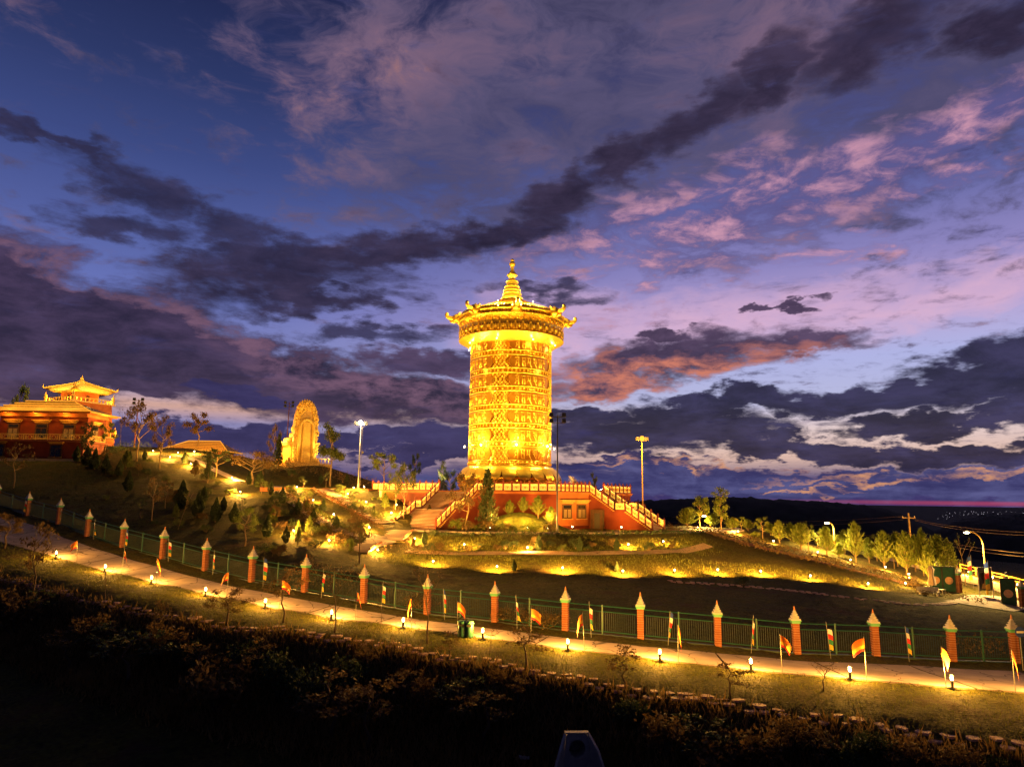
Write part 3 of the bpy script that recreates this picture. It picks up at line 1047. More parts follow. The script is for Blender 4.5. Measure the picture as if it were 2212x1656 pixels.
z = WZ0 + .85
ringprof(rings, WZ0 + .12, WR)
ringprof(rings, WZ0 + .80, WR)
for k in range(7):
    for s in range(4):
        a = math.radians(31 + 90 * s)
        if z + big * .5 < WZ1 + .6:
            obj('cartouche', ct_me, M['golddark'], tower, (0, 0, z), a)
            obj('script_panel', scr_me, M['goldrelief'], tower, (0, 0, z), a)
            obj('scroll_panel', fl_me, M['goldrelief'], tower, (0, 0, z), a + math.radians(45))
    z += big
    if z + thin < WZ1:
        ringprof(rings, z + .02, WR)
        for s in range(4):
            obj('small_script', tb_me, M['goldrelief'], tower, (0, 0, z), math.radians(31 + 90 * s))
        ringprof(rings, z + thin - .02, WR)
    z += thin
rings.build('band_rings', M['goldrelief'], tower, True)
fz = MB()
for i in range(60):
    a = 2 * math.pi * i / 60
    fz.sphere(cyl(a, WZ0 + .46, WR + .03), .22, 6, 4, (1, 1, 1.1))
    fz.sphere(cyl(a + math.pi / 60, WZ0 + .46, WR + .03), .12, 5, 4)
fz.build('base_frieze', M['goldrelief'], tower, True)

# cap: underside bowl, frieze drum, lip, roof cone
CR = 8.7
zb, zt_ = c1(1036), c1(838)
zr0, zr1 = c1(752), c1(572)
b = MB()
b.lathe([(WR - .1, zb - 1.05), (WR + .5, zb - .95), (CR - .75, zb - .32), (CR - .1, zb - .06), (CR, zb)], 96)
b.f = [f for f in b.f if len(f) == 4]
b.build('cap_underside', M['gold'], tower, True)
b = MB()
b.lathe([(CR, zb), (CR + .1, zb + .05), (CR + .1, zb + .18), (CR - .08, zb + .22), (CR - .08, zt_ - .2), (CR + .12, zt_ - .14), (CR + .12, zt_)], 96)
b.f = [f for f in b.f if len(f) == 4]
b.build('frieze_drum', M['gold'], tower, True)
b = MB()
b.lathe([(CR + .1, zt_), (CR - .2, zt_ + .12), (CR - .25, zt_ + .4), (CR + .05, zt_ + .5), (CR + .22, zt_ + .66), (CR + .25, zt_ + .85), (CR + .05, zt_ + 1.05), (CR - .3, zt_ + 1.12)], 96)
b.f = [f for f in b.f if len(f) == 4]
b.build('eave_lip', M['gold'], tower, True)
b = MB()
for i in range(14):
    pass
b.lathe([(CR - .3, zt_ + 1.1), (6.0, zt_ + 1.1 + (zr1 - zt_ - 1.1) * .36), (4.0, zt_ + 1.1 + (zr1 - zt_ - 1.1) * .62), (1.6, zr1)], 64)
b.build('roof_cone', M['gold'], tower, True)
rib = MB()
rib.tube([(0, -(CR - .5), zt_ + 1.15), (0, -6.0, zt_ + 1.16 + (zr1 - zt_ - 1.1) * .36), (0, -4.0, zt_ + 1.16 + (zr1 - zt_ - 1.1) * .62), (0, -1.7, zr1 + .04)], .05, 5)
rib_me = rib.mesh('roof_rib', True)
for k in range(40):
    obj('roof_rib', rib_me, M['gold'], tower, rz=2 * math.pi * k / 40)
b = MB()
for i in range(110):
    a = 2 * math.pi * i / 110
    b.sphere(cyl(a, zt_ + 1.22, CR - .35), .25, 6, 4, (1, 1, 1.15))
b.build('rope_moulding', M['goldrelief'], tower, True)
b = MB()
for i in range(150):
    a = 2 * math.pi * i / 150
    b.sphere(cyl(a, zt_ - .08, CR + .16), .12, 5, 4)
for i in range(100):
    a = 2 * math.pi * i / 100
    b.box(cyl(a, zt_ + .26, CR - .12), (.3, .3, .2), a)
b.build('bead_row', M['goldrelief'], tower, True)['kind'] = 'stuff'
# garland relief around the drum
sw = MB()
dh = zt_ - zb
RS = CR + .0
hw = math.pi / 44


def arc(a0, a1, za, zs, r, n=8):
    return [cyl(a0 + (a1 - a0) * i / n, za - zs * math.sin(math.pi * i / n), r) for i in range(n + 1)]


sw.tube(arc(-hw, hw, zb + dh * .46, dh * .22, RS + .05), .06, 5)
sw.tube(arc(-hw * .8, hw * .8, zb + dh * .44, dh * .12, RS + .06), .045, 5)
sw.sphere(cyl(0, zb + dh * .36, RS + .02), .17, 7, 5, (.9, .9, 1.5))
for s in (-1, 1):
    for q in (.35, .7, 1.0):
        sw.tube([cyl(s * hw * .95, zb + dh * .46, RS + .05), cyl(s * hw * (.95 - .35 * q), zb + dh * .2, RS + .05), cyl(s * hw * (.95 - .5 * q), zb + dh * .1, RS + .03)], [.05, .04, .02], 4)
sw.sphere(cyl(hw, zb + dh * .5, RS + .03), .15, 7, 5)
pts = []
for q in range(11):
    an = q * .8
    ra = .22 * (1 - q / 13)
    pts.append(cyl(ra * math.cos(an) / RS - hw * .3, zb + dh * .72 + ra * math.sin(an), RS + .04))
sw.tube(pts, .05, 4)
pts = []
for q in range(9):
    an = math.pi - q * .85
    ra = .16 * (1 - q / 11)
    pts.append(cyl(ra * math.cos(an) / RS + hw * .5, zb + dh * .66 + ra * math.sin(an), RS + .04))
sw.tube(pts, .045, 4)
sw.sphere(cyl(-hw * .75, zb + dh * .82, RS), .1, 5, 4)
sw_me = sw.mesh('garland', True)
for k in range(44):
    obj('garland', sw_me, M['goldrelief'], tower, rz=2 * math.pi * k / 44)
# water-monster heads under the eave corners
mk = MB()
ez = zt_ + .65
mk.tube([(0, -7.9, ez - .1), (0, -8.6, ez + .05), (0, -9.3, ez + .1), (0, -9.9, ez - .02)], [.85, .92, .78, .52], 10)
mk.tube([(0, -9.6, ez + .1), (0, -10.15, ez + .1), (0, -10.6, ez + .22), (0, -10.9, ez + .45), (0, -11.0, ez + .72), (0, -10.9, ez + .86)], [.46, .40, .33, .28, .25, .26], 8)
mk.sphere((0, -10.9, ez + .84), .29, 8, 6)
mk.tube([(0, -9.2, ez - .35), (0, -9.8, ez - .5), (0, -10.25, ez - .42), (0, -10.4, ez - .2)], [.36, .28, .2, .1], 7)
for s in (-1, 1):
    mk.sphere((s * .38, -9.35, ez + .45), .2, 7, 5)
    mk.tube([(s * .45, -9.0, ez + .5), (s * .62, -8.8, ez + .85), (s * .6, -8.55, ez + 1.1)], [.2, .16, .04], 6)
    mk.tube([(s * .6, -8.9, ez + .1), (s * .95, -8.6, ez + .2), (s * 1.05, -8.3, ez + .5)], [.24, .2, .05], 6)
    mk.tube([(s * .22, -9.9, ez - .1), (s * .28, -10.1, ez - .35)], [.08, .02], 5)
    mk.tube([(s * .5, -8.6, ez - .35), (s * .75, -8.9, ez - .55), (s * .6, -9.2, ez - .6)], [.22, .16, .04], 6)
for q in range(4):
    mk.tube([(0, -9.1 + q * .38, ez + .55), (0, -9.0 + q * .38, ez + .95 - q * .06), (0, -8.8 + q * .38, ez + 1.12 - q * .08)], [.2, .13, .03], 6)
mk_me = mk.mesh('makara_head', True)
for k in range(8):
    obj('makara_head', mk_me, M['gold'], tower, rz=math.radians(5 + 45 * k))
# spire
ps = [(1.72, 572), (1.75, 556), (1.62, 548), (1.62, 535), (1.5, 520), (1.52, 505), (1.4, 500), (1.36, 480), (1.42, 468), (1.3, 462), (1.2, 440), (1.22, 428), (1.05, 420), (.98, 400), (1.0, 378),
      (.97, 366), (.8, 352), (.45, 338), (.42, 328), (.62, 322), (.82, 308), (.82, 292), (.66, 280), (.5, 268), (.34, 250), (.26, 215), (.34, 200), (.5, 190), (.55, 176), (.48, 165), (.3, 158), (.2, 154), (.3, 146), (.36, 138), (.28, 128), (.1, 121), (.01, 116)]
b = MB()
b.lathe([(r, c1(y)) for r, y in ps], 32)
b.build('spire', M['gold'], tower, True)
b = MB()
for (r, y) in ((1.78, 552), (1.58, 507), (1.44, 470), (1.26, 430), (1.05, 372), (.86, 300)):
    ringprof(b, c1(y), r - .04, .07, .1, 32)
b.build('spire_rings', M['goldrelief'], tower, True)
# lamps on short arms around the middle of the wheel
lx = at(1009, 966, TD)
lzz = lx.z - TERR_Z
arm_me = MB().tube([(0, -WR + .05, lzz - .12), (0, -WR - .5, lzz)], .06, 6).box((0, -WR - .62, lzz + .02), (.22, .2, .16)).mesh('lamp_arm')
alb_me = MB().sphere((0, -WR - .74, lzz + .03), .13, 8, 6).mesh('arm_bulb')
for k in range(8):
    a = math.radians(8 + 45 * k)
    o = obj('lamp_arm', arm_me, M['darkmetal'], tower, rz=a)
    obj('arm_bulb', alb_me, M['bulb'], o)
    light('arm_glow', 'POINT', ((WR + .95) * math.sin(a), -(WR + .95) * math.cos(a), lzz + .3), 1700, GOLDL, tower, .2)

# added narrow lamps at the wheel's foot, invented to throw streaks up its side
bl_me = MB().box((0, -9.25, .45), (.3, .3, .3), taper=.8).box((0, -9.25, .15), (.1, .1, .4)).mesh('added_base_lamp')
for k in range(8):
    a = math.radians(8 + 45 * k)
    obj('added_base_lamp', bl_me, M['darkmetal'], tower, rz=a)
    light('streak', 'SPOT', (9.2 * math.sin(a), -9.2 * math.cos(a), .75), 15000, GOLDL, tower, .1, target=(6.0 * math.sin(a), -6.0 * math.cos(a), 11.0), spot=26, blend=1.0)

# floodlights on the podium that wash the tower
fl_house = MB()
fl_house.box((0, 0, .12), (.5, .2, .06))
fl_house.box((-.24, 0, .3), (.05, .1, .36))
fl_house.box((.24, 0, .3), (.05, .1, .36))
fl_house.lathe([(.17, -.16), (.25, -.1), (.27, .14), (.24, .14)], 12, m=Matrix.Translation((0, 0, .45)) @ Matrix.Rotation(R(-28), 4, 'X'))
fl_me = fl_house.mesh('housing')
fl_lens = MB()
fl_lens.lathe([(.01, .145), (.235, .145)], 12, m=Matrix.Translation((0, 0, .45)) @ Matrix.Rotation(R(-28), 4, 'X'))
fl_lens.f = [f for f in fl_lens.f if len(f) == 4]
fl_lens_me = fl_lens.mesh('lens')
for k in range(10):
    a = math.radians(-90 - 14 + 36 * k)
    r = 15.2
    px_, py_ = TX + r * math.cos(a), TY + r * math.sin(a)
    side = 'camera-facing' if math.sin(a) < 0 else 'far'
    f = thing('floodlight', 'low floodlight aimed up at the golden wheel, %s counter-clockwise from the front' % ORD[k], 'floodlight', (px_, py_, TERR_Z + .05), a + math.pi / 2, 'floodlights around the golden wheel')
    obj('housing', fl_me, M['darkmetal'], f)
    obj('lens', fl_lens_me, M['bulb'], f)
    front = max(0.0, -math.sin(a))
    light('beam', 'SPOT', (0, 0.15, .62), 30000, GOLDL, f, .15, target=(0, 8.0, 20.0), spot=74, blend=0.9)
rl_me = MB().sphere((0, 0, .1), .07, 7, 5).mesh('lamp_head')
# roof-edge lamps washing the spire and soffit lamps washing the underside
for k in range(8):
    a = math.radians(5 + 22.5 + 45 * k)
    x, y = 7.4 * math.sin(a), -7.4 * math.cos(a)
    obj('roof_lamp', rl_me, M['bulb'], tower, (x, y, zt_ + 2.1))
    light('roof_glow', 'POINT', (x, y, zt_ + 2.45), 6000, GOLDL, tower, .12)
    obj('soffit_lamp', rl_me, M['bulb'], tower, (7.6 * math.sin(a), -7.6 * math.cos(a), zb - .95))
    light('soffit_glow', 'POINT', (7.6 * math.sin(a), -7.6 * math.cos(a), zb - 1.35), 170, GOLDL, tower, .12)
# ------------------------------------------------------------------ podium with balustrades, stairs
M['ledstrip'] = lampmat('ledstrip', (1.0, 0.55, 0.09), 14.0)
M['ledstrip'].cycles.emission_sampling = 'FRONT_BACK'
post_me = MB().box((0, 0, .6), (.22, .22, 1.2)).box((0, 0, 1.23), (.3, .3, .08)).sphere((0, 0, 1.40), .12, 8, 6).mesh('rail_post')
post_me.materials.append(M['darkred'])


def balustrade(parent, p0, p1, n, kind='rail', led=True):
    """posts, carved panels, handrail and a strip light under the handrail between two points (parent space)"""
    p0, p1 = Vector(p0), Vector(p1)
    d = p1 - p0
    flat = Vector((d.x, d.y, 0)).normalized()
    nrm = Vector((flat.y, -flat.x, 0))
    ang = math.atan2(flat.y, flat.x)
    for i in range(n + 1):
        obj('rail_post', post_me, None, parent, p0.lerp(p1, i / n), ang)
    # one carved panel, shared by the whole run
    seg = d / n
    L = Vector((seg.x, seg.y, 0)).length
    sl = seg.z
    pm_ = MB()

    def sheared(x0, x1, z0, z1, y0, y1):
        vs_ = []
        for x, zz in ((x0, z0), (x1, z0), (x1, z1), (x0, z1)):
            for y in (y0, y1):
                vs_.append((x, y, zz + sl * x / L))
        pm_.add(vs_, [(0, 2, 3, 1), (2, 4, 5, 3), (4, 6, 7, 5), (6, 0, 1, 7), (0, 6, 4, 2), (1, 3, 5, 7)])
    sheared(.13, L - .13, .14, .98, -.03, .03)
    w = L - .26
    pm_plate, pm_ = pm_, MB()
    # relief: lotus and scroll on both faces
    for s in (-1, 1):
        cx_ = L / 2
        zc = .55 + sl * .5
        for q in (-1, 0, 1):
            pm_.tube([(cx_, s * .05, zc - .22), (cx_ + q * w * .12, s * .055, zc), (cx_ + q * w * .2, s * .05, zc + .22)], [.05, .07, .02], 4)
        for q in (-1, 1):
            pm_.tube([(cx_ + q * w * .22, s * .05, zc - .2 + sl * q * .2), (cx_ + q * w * .38, s * .05, zc - .05 + sl * q * .3), (cx_ + q * w * .32, s * .05, zc + .2 + sl * q * .3)], [.05, .05, .03], 4)
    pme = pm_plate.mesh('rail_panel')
    pme.materials.append(M['glowpanel'])
    rme = pm_.mesh('relief')
    rme.materials.append(M['carved'])
    sub_ok = parent.parent is None
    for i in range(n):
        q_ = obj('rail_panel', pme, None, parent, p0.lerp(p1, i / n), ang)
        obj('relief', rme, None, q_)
    up = Vector((0, 0, 1))
    h = MB()
    for z0, hh, ww in ((1.08, .1, .2), (.06, .12, .2)):
        a0, a1 = p0 + up * z0, p1 + up * z0
        vs_ = []
        for a in (a0, a1):
            for sy, sz in ((-1, -1), (1, -1), (1, 1), (-1, 1)):
                vs_.append(a + nrm * ww / 2 * sy + up * hh / 2 * sz)
        h.add(vs_, [(0, 1, 2, 3), (7, 6, 5, 4), (0, 4, 5, 1), (1, 5, 6, 2), (2, 6, 7, 3), (3, 7, 4, 0)])
    hr = h.build('handrail', M['darkred'], parent)
    if led:
        st_ = MB()
        for s in (-1, 1):
            a0, a1 = p0 + up * 1.015 + nrm * .085 * s, p1 + up * 1.015 + nrm * .085 * s
            st_.add([a0 - nrm * .02, a0 + nrm * .02, a1 + nrm * .02, a1 - nrm * .02], [(0, 1, 2, 3)])
        st_.build('light_strip', M['ledstrip'], hr)


podium = thing('podium', 'red walled podium with glowing carved balustrade under the golden tower', 'podium', (0, 0, 0))
d1, n1 = Vector((-.47, -.883, 0)), Vector((.883, -.47, 0))
d2, n2 = Vector((.883, -.47, 0)), Vector((.47, .883, 0))
T1, W1 = Vector((-7.5, 100.6, 0)), 6.4
T2, W2 = Vector((12.55, 103.1, 0)), 5.8
L1 = T1 - n1 * W1 / 2
A0 = T1 + n1 * W1 / 2
Cc = Vector((6.3, 96.9, 0))
E0 = T2 - n2 * W2 / 2
E1 = T2 + n2 * W2 / 2
F0 = at(1361, 1050, 112.0)
L0 = at(805, 1056, 112.5)
out = [(L0.x, L0.y), (L1.x, L1.y), (A0.x, A0.y), (Cc.x, Cc.y), (E0.x, E0.y), (E1.x, E1.y), (F0.x, F0.y), (F0.x + 1.5, 131.0), (L0.x + 1, 131.0)]
b = MB()
b.prism(out, PLAZA_Z - .6, TERR_Z - .35)
b.build('wall', M['redwall'], podium)


def offset(poly, d):
    r = []
    n = len(poly)
    for i in range(n):
        a, p, c = Vector(poly[i - 1]), Vector(poly[i]), Vector(poly[(i + 1) % n])
        e1, e2 = (p - a).normalized(), (c - p).normalized()
        m1, m2 = Vector((e1.y, -e1.x)), Vector((e2.y, -e2.x))
        k = (m1 + m2)
        k = k / max(.3, (1 + m1.dot(m2)))
        r.append(tuple(p + k * d))
    return r


b = MB()
b.prism(offset(out, .22), TERR_Z - .35, TERR_Z - .14)
b.prism(offset(out, .38), TERR_Z - .14, TERR_Z)
b.build('cornice', M['orangewall'], podium)
bb = MB()
bb.prism(offset(out, .06), PLAZA_Z - .6, PLAZA_Z + .5)
bb.build('base_course', M['darkred'], podium)


def up3(v, z):
    return Vector((v.x, v.y, z))


e = .12


def inset(p, q, t):
    return p.lerp(q, t)


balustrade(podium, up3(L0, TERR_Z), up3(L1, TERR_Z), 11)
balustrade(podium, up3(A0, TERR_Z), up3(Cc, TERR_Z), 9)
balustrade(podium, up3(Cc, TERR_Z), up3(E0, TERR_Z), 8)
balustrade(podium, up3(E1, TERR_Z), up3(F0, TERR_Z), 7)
# windows and doorway of the wall beside the mast
fB = (E0 - Cc).normalized()
nB = Vector((fB.y, -fB.x, 0))
angB = math.atan2(fB.y, fB.x)
LB = (E0 - Cc).length


def tibet_window(parent, c, ang, w, h, name='window', shutter=True, glass='glass'):
    """dark splayed frame, mullions, panes, and a stepped lintel box above"""
    m0 = Matrix.Translation(c) @ Matrix.Rotation(ang, 4, 'Z')
    f = MB()
    f.box((0, -.05, h / 2), (w + .36, .14, h + .30))
    fo = obj(name, f.mesh(name), M['wood'], parent)
    fo.matrix_local = m0
    pn = MB().box((0, 0, 0), (w / 2 - .1, .03, h * .66)).mesh('pane')
    pt = MB().box((0, 0, 0), (w - .1, .03, h * .22)).mesh('pane')
    for s in (-1, 1):
        q = obj('pane', pn, M[glass], fo)
        q.location = (s * w * .25, -.14, h * .36)
    q = obj('pane', pt, M[glass], fo)
    q.location = (0, -.14, h * .86)
    if shutter:
        sl_ = MB()
        for s in (-1, 1):
            for k in range(9):
                sl_.box((s * w * .25, -.17, h * (.07 + .07 * k)), (w / 2 - .16, .02, h * .045))
        so = sl_.build('blind', M['shutter'], fo)
    li = MB()
    li.box((0, -.16, h + .30), (w + .5, .30, .16))
    li.box((0, -.22, h + .48), (w + .9, .44, .14))
    li.box((0, -.30, h + .68), (w + 1.2, .60, .14))
    for k in range(9):
        li.box((-w / 2 - .3 + (w + .6) * k / 8, -.34, h + .58), (.12, .42, .09))
    li.build('lintel', M['carved'], fo)
    sb_ = MB().box((0, -.14, -.14), (w + .5, .26, .14))
    sb_.build('sill', M['carved'], fo)
    return fo


for tfrac in (0.30, 0.74):
    c = Cc + fB * (LB * tfrac) + nB * .02
    tibet_window(podium, Vector((c.x, c.y, PLAZA_Z + 1.55)), angB, 1.45, 1.75, shutter=True)
# lighter orange sheet on that face: lamp light put into the wall colour
b = MB()
q0, q1 = Cc + nB * .045 + fB * .12, E0 + nB * .045 - fB * .12
b.add([up3(q0, PLAZA_Z + .5), up3(q1, PLAZA_Z + .5), up3(q1, TERR_Z - .36), up3(q0, TERR_Z - .36)], [(0, 1, 2, 3)])
b.build('lit_wall_panel', M['orangewall'], podium)


def staircase(label, T, dirv, nv, W, run, z0, z1, npan):
    s = thing('staircase', label, 'staircase', (T.x, T.y, z0), math.atan2(dirv.y, dirv.x), 'stairs up to the tower podium')
    # local x = outwards and down, local y = along the width
    H = z1 - z0
    land = 1.5
    fr_ = (run - land) / 2
    ns = 15
    st = MB()
    st.box((.03, 0, -.03), (fr_ / ns + .05, W - .5, .06))
    sm_ = st.mesh('step')
    hh = H / (2 * ns)
    rs_ = MB().box((-.02, 0, -.06 - hh / 2), (fr_ / ns - .05, W - .52, hh + .10)).mesh('riser')
    for k in range(ns):
        q_ = obj('step', sm_, M['concrete'], s, (fr_ * (k + .5) / ns, 0, H - hh * k - .02))
        obj('riser', rs_, M['brick'], q_)
        q_ = obj('step', sm_, M['concrete'], s, (fr_ + land + fr_ * (k + .5) / ns, 0, H / 2 - hh * (k + 1) + hh * .5))
        obj('riser', rs_, M['brick'], q_)
    MB().box((fr_ + land / 2, 0, H / 2 - .12), (land, W - .5, .24)).build('landing', M['concrete'], s)
    for sy in (-1, 1):
        y = sy * W / 2
        prof = [(0, -.3), (run + .25, -.3), (run + .25, .12), (run, .15), (fr_ + land, H / 2 + .1), (fr_, H / 2 + .1), (0, H + .1)]
        w_ = MB()
        vs_ = [(x, y - .16, z) for x, z in prof] + [(x, y + .16, z) for x, z in prof]
        n_ = len(prof)
        w_.add(vs_, [tuple(range(n_)), tuple(reversed(range(n_, 2 * n_)))] + [(i, n_ + i, n_ + (i + 1) % n_, (i + 1) % n_) for i in range(n_)])
        so = w_.build('stringer', M['redwall'], s)
        # saw-tooth edge of the steps along the outside
        tt = MB()
        for k in range(ns):
            tt.box((fr_ * (k + .5) / ns, y + sy * .19, H - hh * k - .12), (fr_ / ns * .95, .08, hh * .8))
            tt.box((fr_ + land + fr_ * (k + .5) / ns, y + sy * .19, H / 2 - hh * k - .12), (fr_ / ns * .95, .08, hh * .8))
        tt.build('stepped_edge', M['carved'], so)
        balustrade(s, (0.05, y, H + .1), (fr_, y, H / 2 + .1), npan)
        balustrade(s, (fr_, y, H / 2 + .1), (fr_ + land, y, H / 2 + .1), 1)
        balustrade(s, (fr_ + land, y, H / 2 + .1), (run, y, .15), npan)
    for (x_, z_) in ((.3, H + 1.0), (fr_ + land / 2, H / 2 + 1.0), (run - .3, 1.0)):
        for sy in (-1, 1):
            light('tread_fill', 'POINT', (x_, sy * (W / 2 - .3), z_), 45, WARM, s, .08)  # added fill without a fixture, replaces strip light missing on the steps
    return s


staircase('broad red staircase climbing to the podium left of the golden tower', T1, d1, n1, W1, 10.0, PLAZA_Z + .02, TERR_Z, 4)
staircase('red staircase descending to the right end of the plaza', T2, d2, n2, W2, 9.1, PLAZA_Z + .02, TERR_Z, 4)
# dark doorway under the right stair
dd = MB()
c = E0 + d2 * 1.3 + Vector((-.35, -.45, 0))
dd.box((0, 0, 1.35), (2.0, .2, 2.7))
do = dd.build('door', M['wood'], podium)
do.matrix_local = Matrix.Translation((E0.x + 1.0, E0.y - 1.15, PLAZA_Z)) @ Matrix.Rotation(math.atan2(d2.y, d2.x), 4, 'Z')
MB().box((0, -.11, 1.2), (.8, .06, 2.1)).box((.9, -.11, 1.2), (.08, .08, 2.3)).build('door_leaf', M['darkmetal'], do)

# paved plaza in front of the podium
pz = [(-13.5, 90.6), (-8, 88.0), (0, 87.3), (8, 88.2), (16, 90.8), (20.5, 92.3), (27, 97.2), (34, 103.5), (36, 112), (24, 113), (19, 108), (11.2, 100.6), (6.3, 96.9), (-4.6, 99), (-10.5, 101.8)]
b = MB()
b.prism(pz, PLAZA_Z - 1.0, PLAZA_Z + .02)
struct(b.build('plaza', M['road']))
# terrace paving round the tower top is the podium cap; upper terrace at the far left
up = [(-37, 104.5), (-21.6, 107.5), (-20.5, 113), (-21, 126), (-38, 124)]
b = MB()
b.prism(up, TERR_Z - 1.5, TERR_Z + .12)
struct(b.build('terrace', M['brick']))

# ------------------------------------------------------------------ temple hall on the left hill
hz = at(170, 991, 118).z
hall = thing('temple_hall', 'two-storey red temple hall with glowing tiled roof and long balcony', 'building', (at(177, 991, 118).x, 118, hz))
# local x to the left is negative; facade along x at y=0
HW, HD = 15.4, 6.0
z_bal = at(177, 952, 118).z - hz
z_eave = at(177, 893, 118).z - hz
z_ridge = at(100, 869, 121.75).z - hz
b = MB()
b.box((-HW / 2, HD / 2, z_bal / 2 - .5), (HW, HD, z_bal + 1.0))
b.build('ground_floor', M['darkred'], hall)
b = MB()
b.box((-HW / 2, HD / 2 + .4, (z_bal + z_eave) / 2), (HW - .4, HD - .8, z_eave - z_bal))
b.build('upper_floor', M['redwall'], hall)
b = MB()
b.box((-HW / 2, HD / 2 - .2, z_bal - .12), (HW + 1.6, HD + 2.2, .24))
b.build('balcony_slab', M['darkred'], hall)
pxs = [-i * 2.0 + .6 for i in range(9)]
bal_me = MB()
bal_me.box((0, 0, .45), (.1, .1, .9))
bp_me = bal_me.mesh('balcony_post')
pan = MB()
pan.box((1.0, 0, .12), (1.9, .05, .06))
pan.lathe([(.30, -.03), (.36, 0), (.30, .03)], 14, m=Matrix.Translation((1.0, 0, .46)) @ Matrix.Rotation(R(90), 4, 'X'))
for q in (.28, .45, 1.55, 1.72):
    pan.box((q, 0, .45), (.05, .05, .7))
pan.f = [f for f in pan.f if len(f) == 4]
pn_me = pan.mesh('balcony_panel')
for x in pxs:
    obj('balcony_post', bp_me, M['goldpaint'], hall, (x, -1.2, z_bal))
    if x > -15:
        obj('balcony_panel', pn_me, M['goldpaint'], hall, (x - 2.0, -1.2, z_bal))
for k in range(4):
    obj('balcony_post', bp_me, M['goldpaint'], hall, (.72, -1.2 + 2.0 * k, z_bal))
    if k < 3:
        obj('balcony_panel', pn_me, M['goldpaint'], hall, (.72, -1.2 + 2.0 * k, z_bal), R(90))
b = MB()
b.box((-HW / 2 + .3, -1.2, z_bal + .95), (HW + .9, .12, .1))
b.box((.72, 1.8, z_bal + .953), (.12, 6.0, .1))
b.build('balcony_rail', M['goldpaint'], hall)
hx0, hx1 = at(42, 1, 118).x - at(177, 1, 118).x, 0


def px2x(px):
    return at(px, 950, 118).x - hall.location.x


for (pa, pb) in ((4, 34), (64, 97), (125, 156)):
    xa, xb = px2x(pa), px2x(pb)
    tibet_window(hall, Vector(((xa + xb) / 2, .78, z_bal + .5)), 0, (xb - xa) * .72, 2.3, shutter=(pa != 64))
xa, xb = px2x(107), px2x(140)
tibet_window(hall, Vector(((xa + xb) / 2, 0, .35)), 0, 1.7, 1.9, 'ground_window', False)
tibet_window(hall, Vector((px2x(0), 0, .35)), 0, 1.7, 1.9, 'ground_window', False)
tibet_window(hall, Vector((-.22, 3.0, z_bal + .5)), R(90), 1.6, 2.2, 'side_window', True)
b = MB()
b.box((-HW / 2, HD / 2, z_eave - .35), (HW + .5, HD + .5, .5))
b.box((-HW / 2, HD / 2, z_eave + .02), (HW + 2.4, HD + 2.4, .22))
b.build('eave_band', M['orangewall'], hall)
b = MB()
o_ = 1.5
rx0, rx1 = -HW - o_, o_
ry0, ry1 = -o_, HD + o_
rdx = -4.2
zr = z_ridge
rf = [(rx0, ry0, z_eave + .13), (rx1, ry0, z_eave + .13), (rx1, ry1, z_eave + .13), (rx0, ry1, z_eave + .13), (rx0 + 4.2, HD / 2, zr), (rdx, HD / 2, zr)]
b.add(rf, [(0, 1, 5, 4), (1, 2, 5), (2, 3, 4, 5), (3, 0, 4), (3, 2, 1, 0)])
ro = b.build('roof', M['rooftile'], hall)
# tile courses as ridges across the slope, with strip lights along edges and courses
tc_ = MB()
ld = MB()
A, B_, Rr, Rl = Vector(rf[0]), Vector(rf[1]), Vector(rf[5]), Vector(rf[4])
for k in range(9):
    t_ = k / 8
    p, q = A.lerp(Rl, t_), B_.lerp(Rr, t_)
    nrm = Vector((0, -.10, .10))
    tc_.tube([p + nrm * .5, q + nrm * .5], .09, 5)
    if k in (0, 1, 2, 4, 6, 8):
        ld.tube([p + nrm * 1.6, q + nrm * 1.6], .05, 4)
for k in range(5):
    t_ = k / 4
    p, q = B_.lerp(Rr, t_), Vector(rf[2]).lerp(Rr, t_)
    tc_.tube([p, q], .09, 5)
ld.tube([B_ + Vector((.1, -.1, .1)), Rr + Vector((.1, -.1, .15))], .07, 4)
ld.tube([B_ + Vector((.12, 0, .08)), Vector(rf[2]) + Vector((.12, 0, .08))], .07, 4)
tc_.build('tile_courses', M['rooftile'], ro)
ld.build('light_strip', M['led'], ro)
for x in (-2.5, -7.5, -12.5):
    light('roof_wash', 'POINT', (x, -2.3, z_eave + 1.2), 520, GOLDL, hall, .15)
for x in (-3.2, -8.2, -13.0):
    light('balcony_lamp', 'POINT', (x, -1.0, z_eave - .5), 220, AMBER, hall, .1)
light('side_lamp', 'POINT', (2.2, 3.0, z_eave - .6), 500, AMBER, hall, .1)
b = MB()
b.box((-HW / 2, -1.9, -.35), (HW + 3, .5, .5))
b.build('terrace_kerb', M['cream'], hall)

# ------------------------------------------------------------------ pagoda behind the hall
pg0 = at(168, 900, 150)
pgz = gz(pg0.x, 150)
pag = thing('pagoda', 'glowing pagoda with upturned corner roof on a tall orange podium', 'pagoda', (pg0.x, 150, pgz), R(-24))


def pz_(yd):
    return at(172, yd, 150).z - pgz


def sq(r, z0, z1, r2=None):
    r2 = r2 or r
    return MB().add([(-r, -r, z0), (r, -r, z0), (r, r, z0), (-r, r, z0), (-r2, -r2, z1), (r2, -r2, z1), (r2, r2, z1), (-r2, r2, z1)],
                    [(3, 2, 1, 0), (4, 5, 6, 7), (0, 1, 5, 4), (1, 2, 6, 5), (2, 3, 7, 6), (3, 0, 4, 7)])


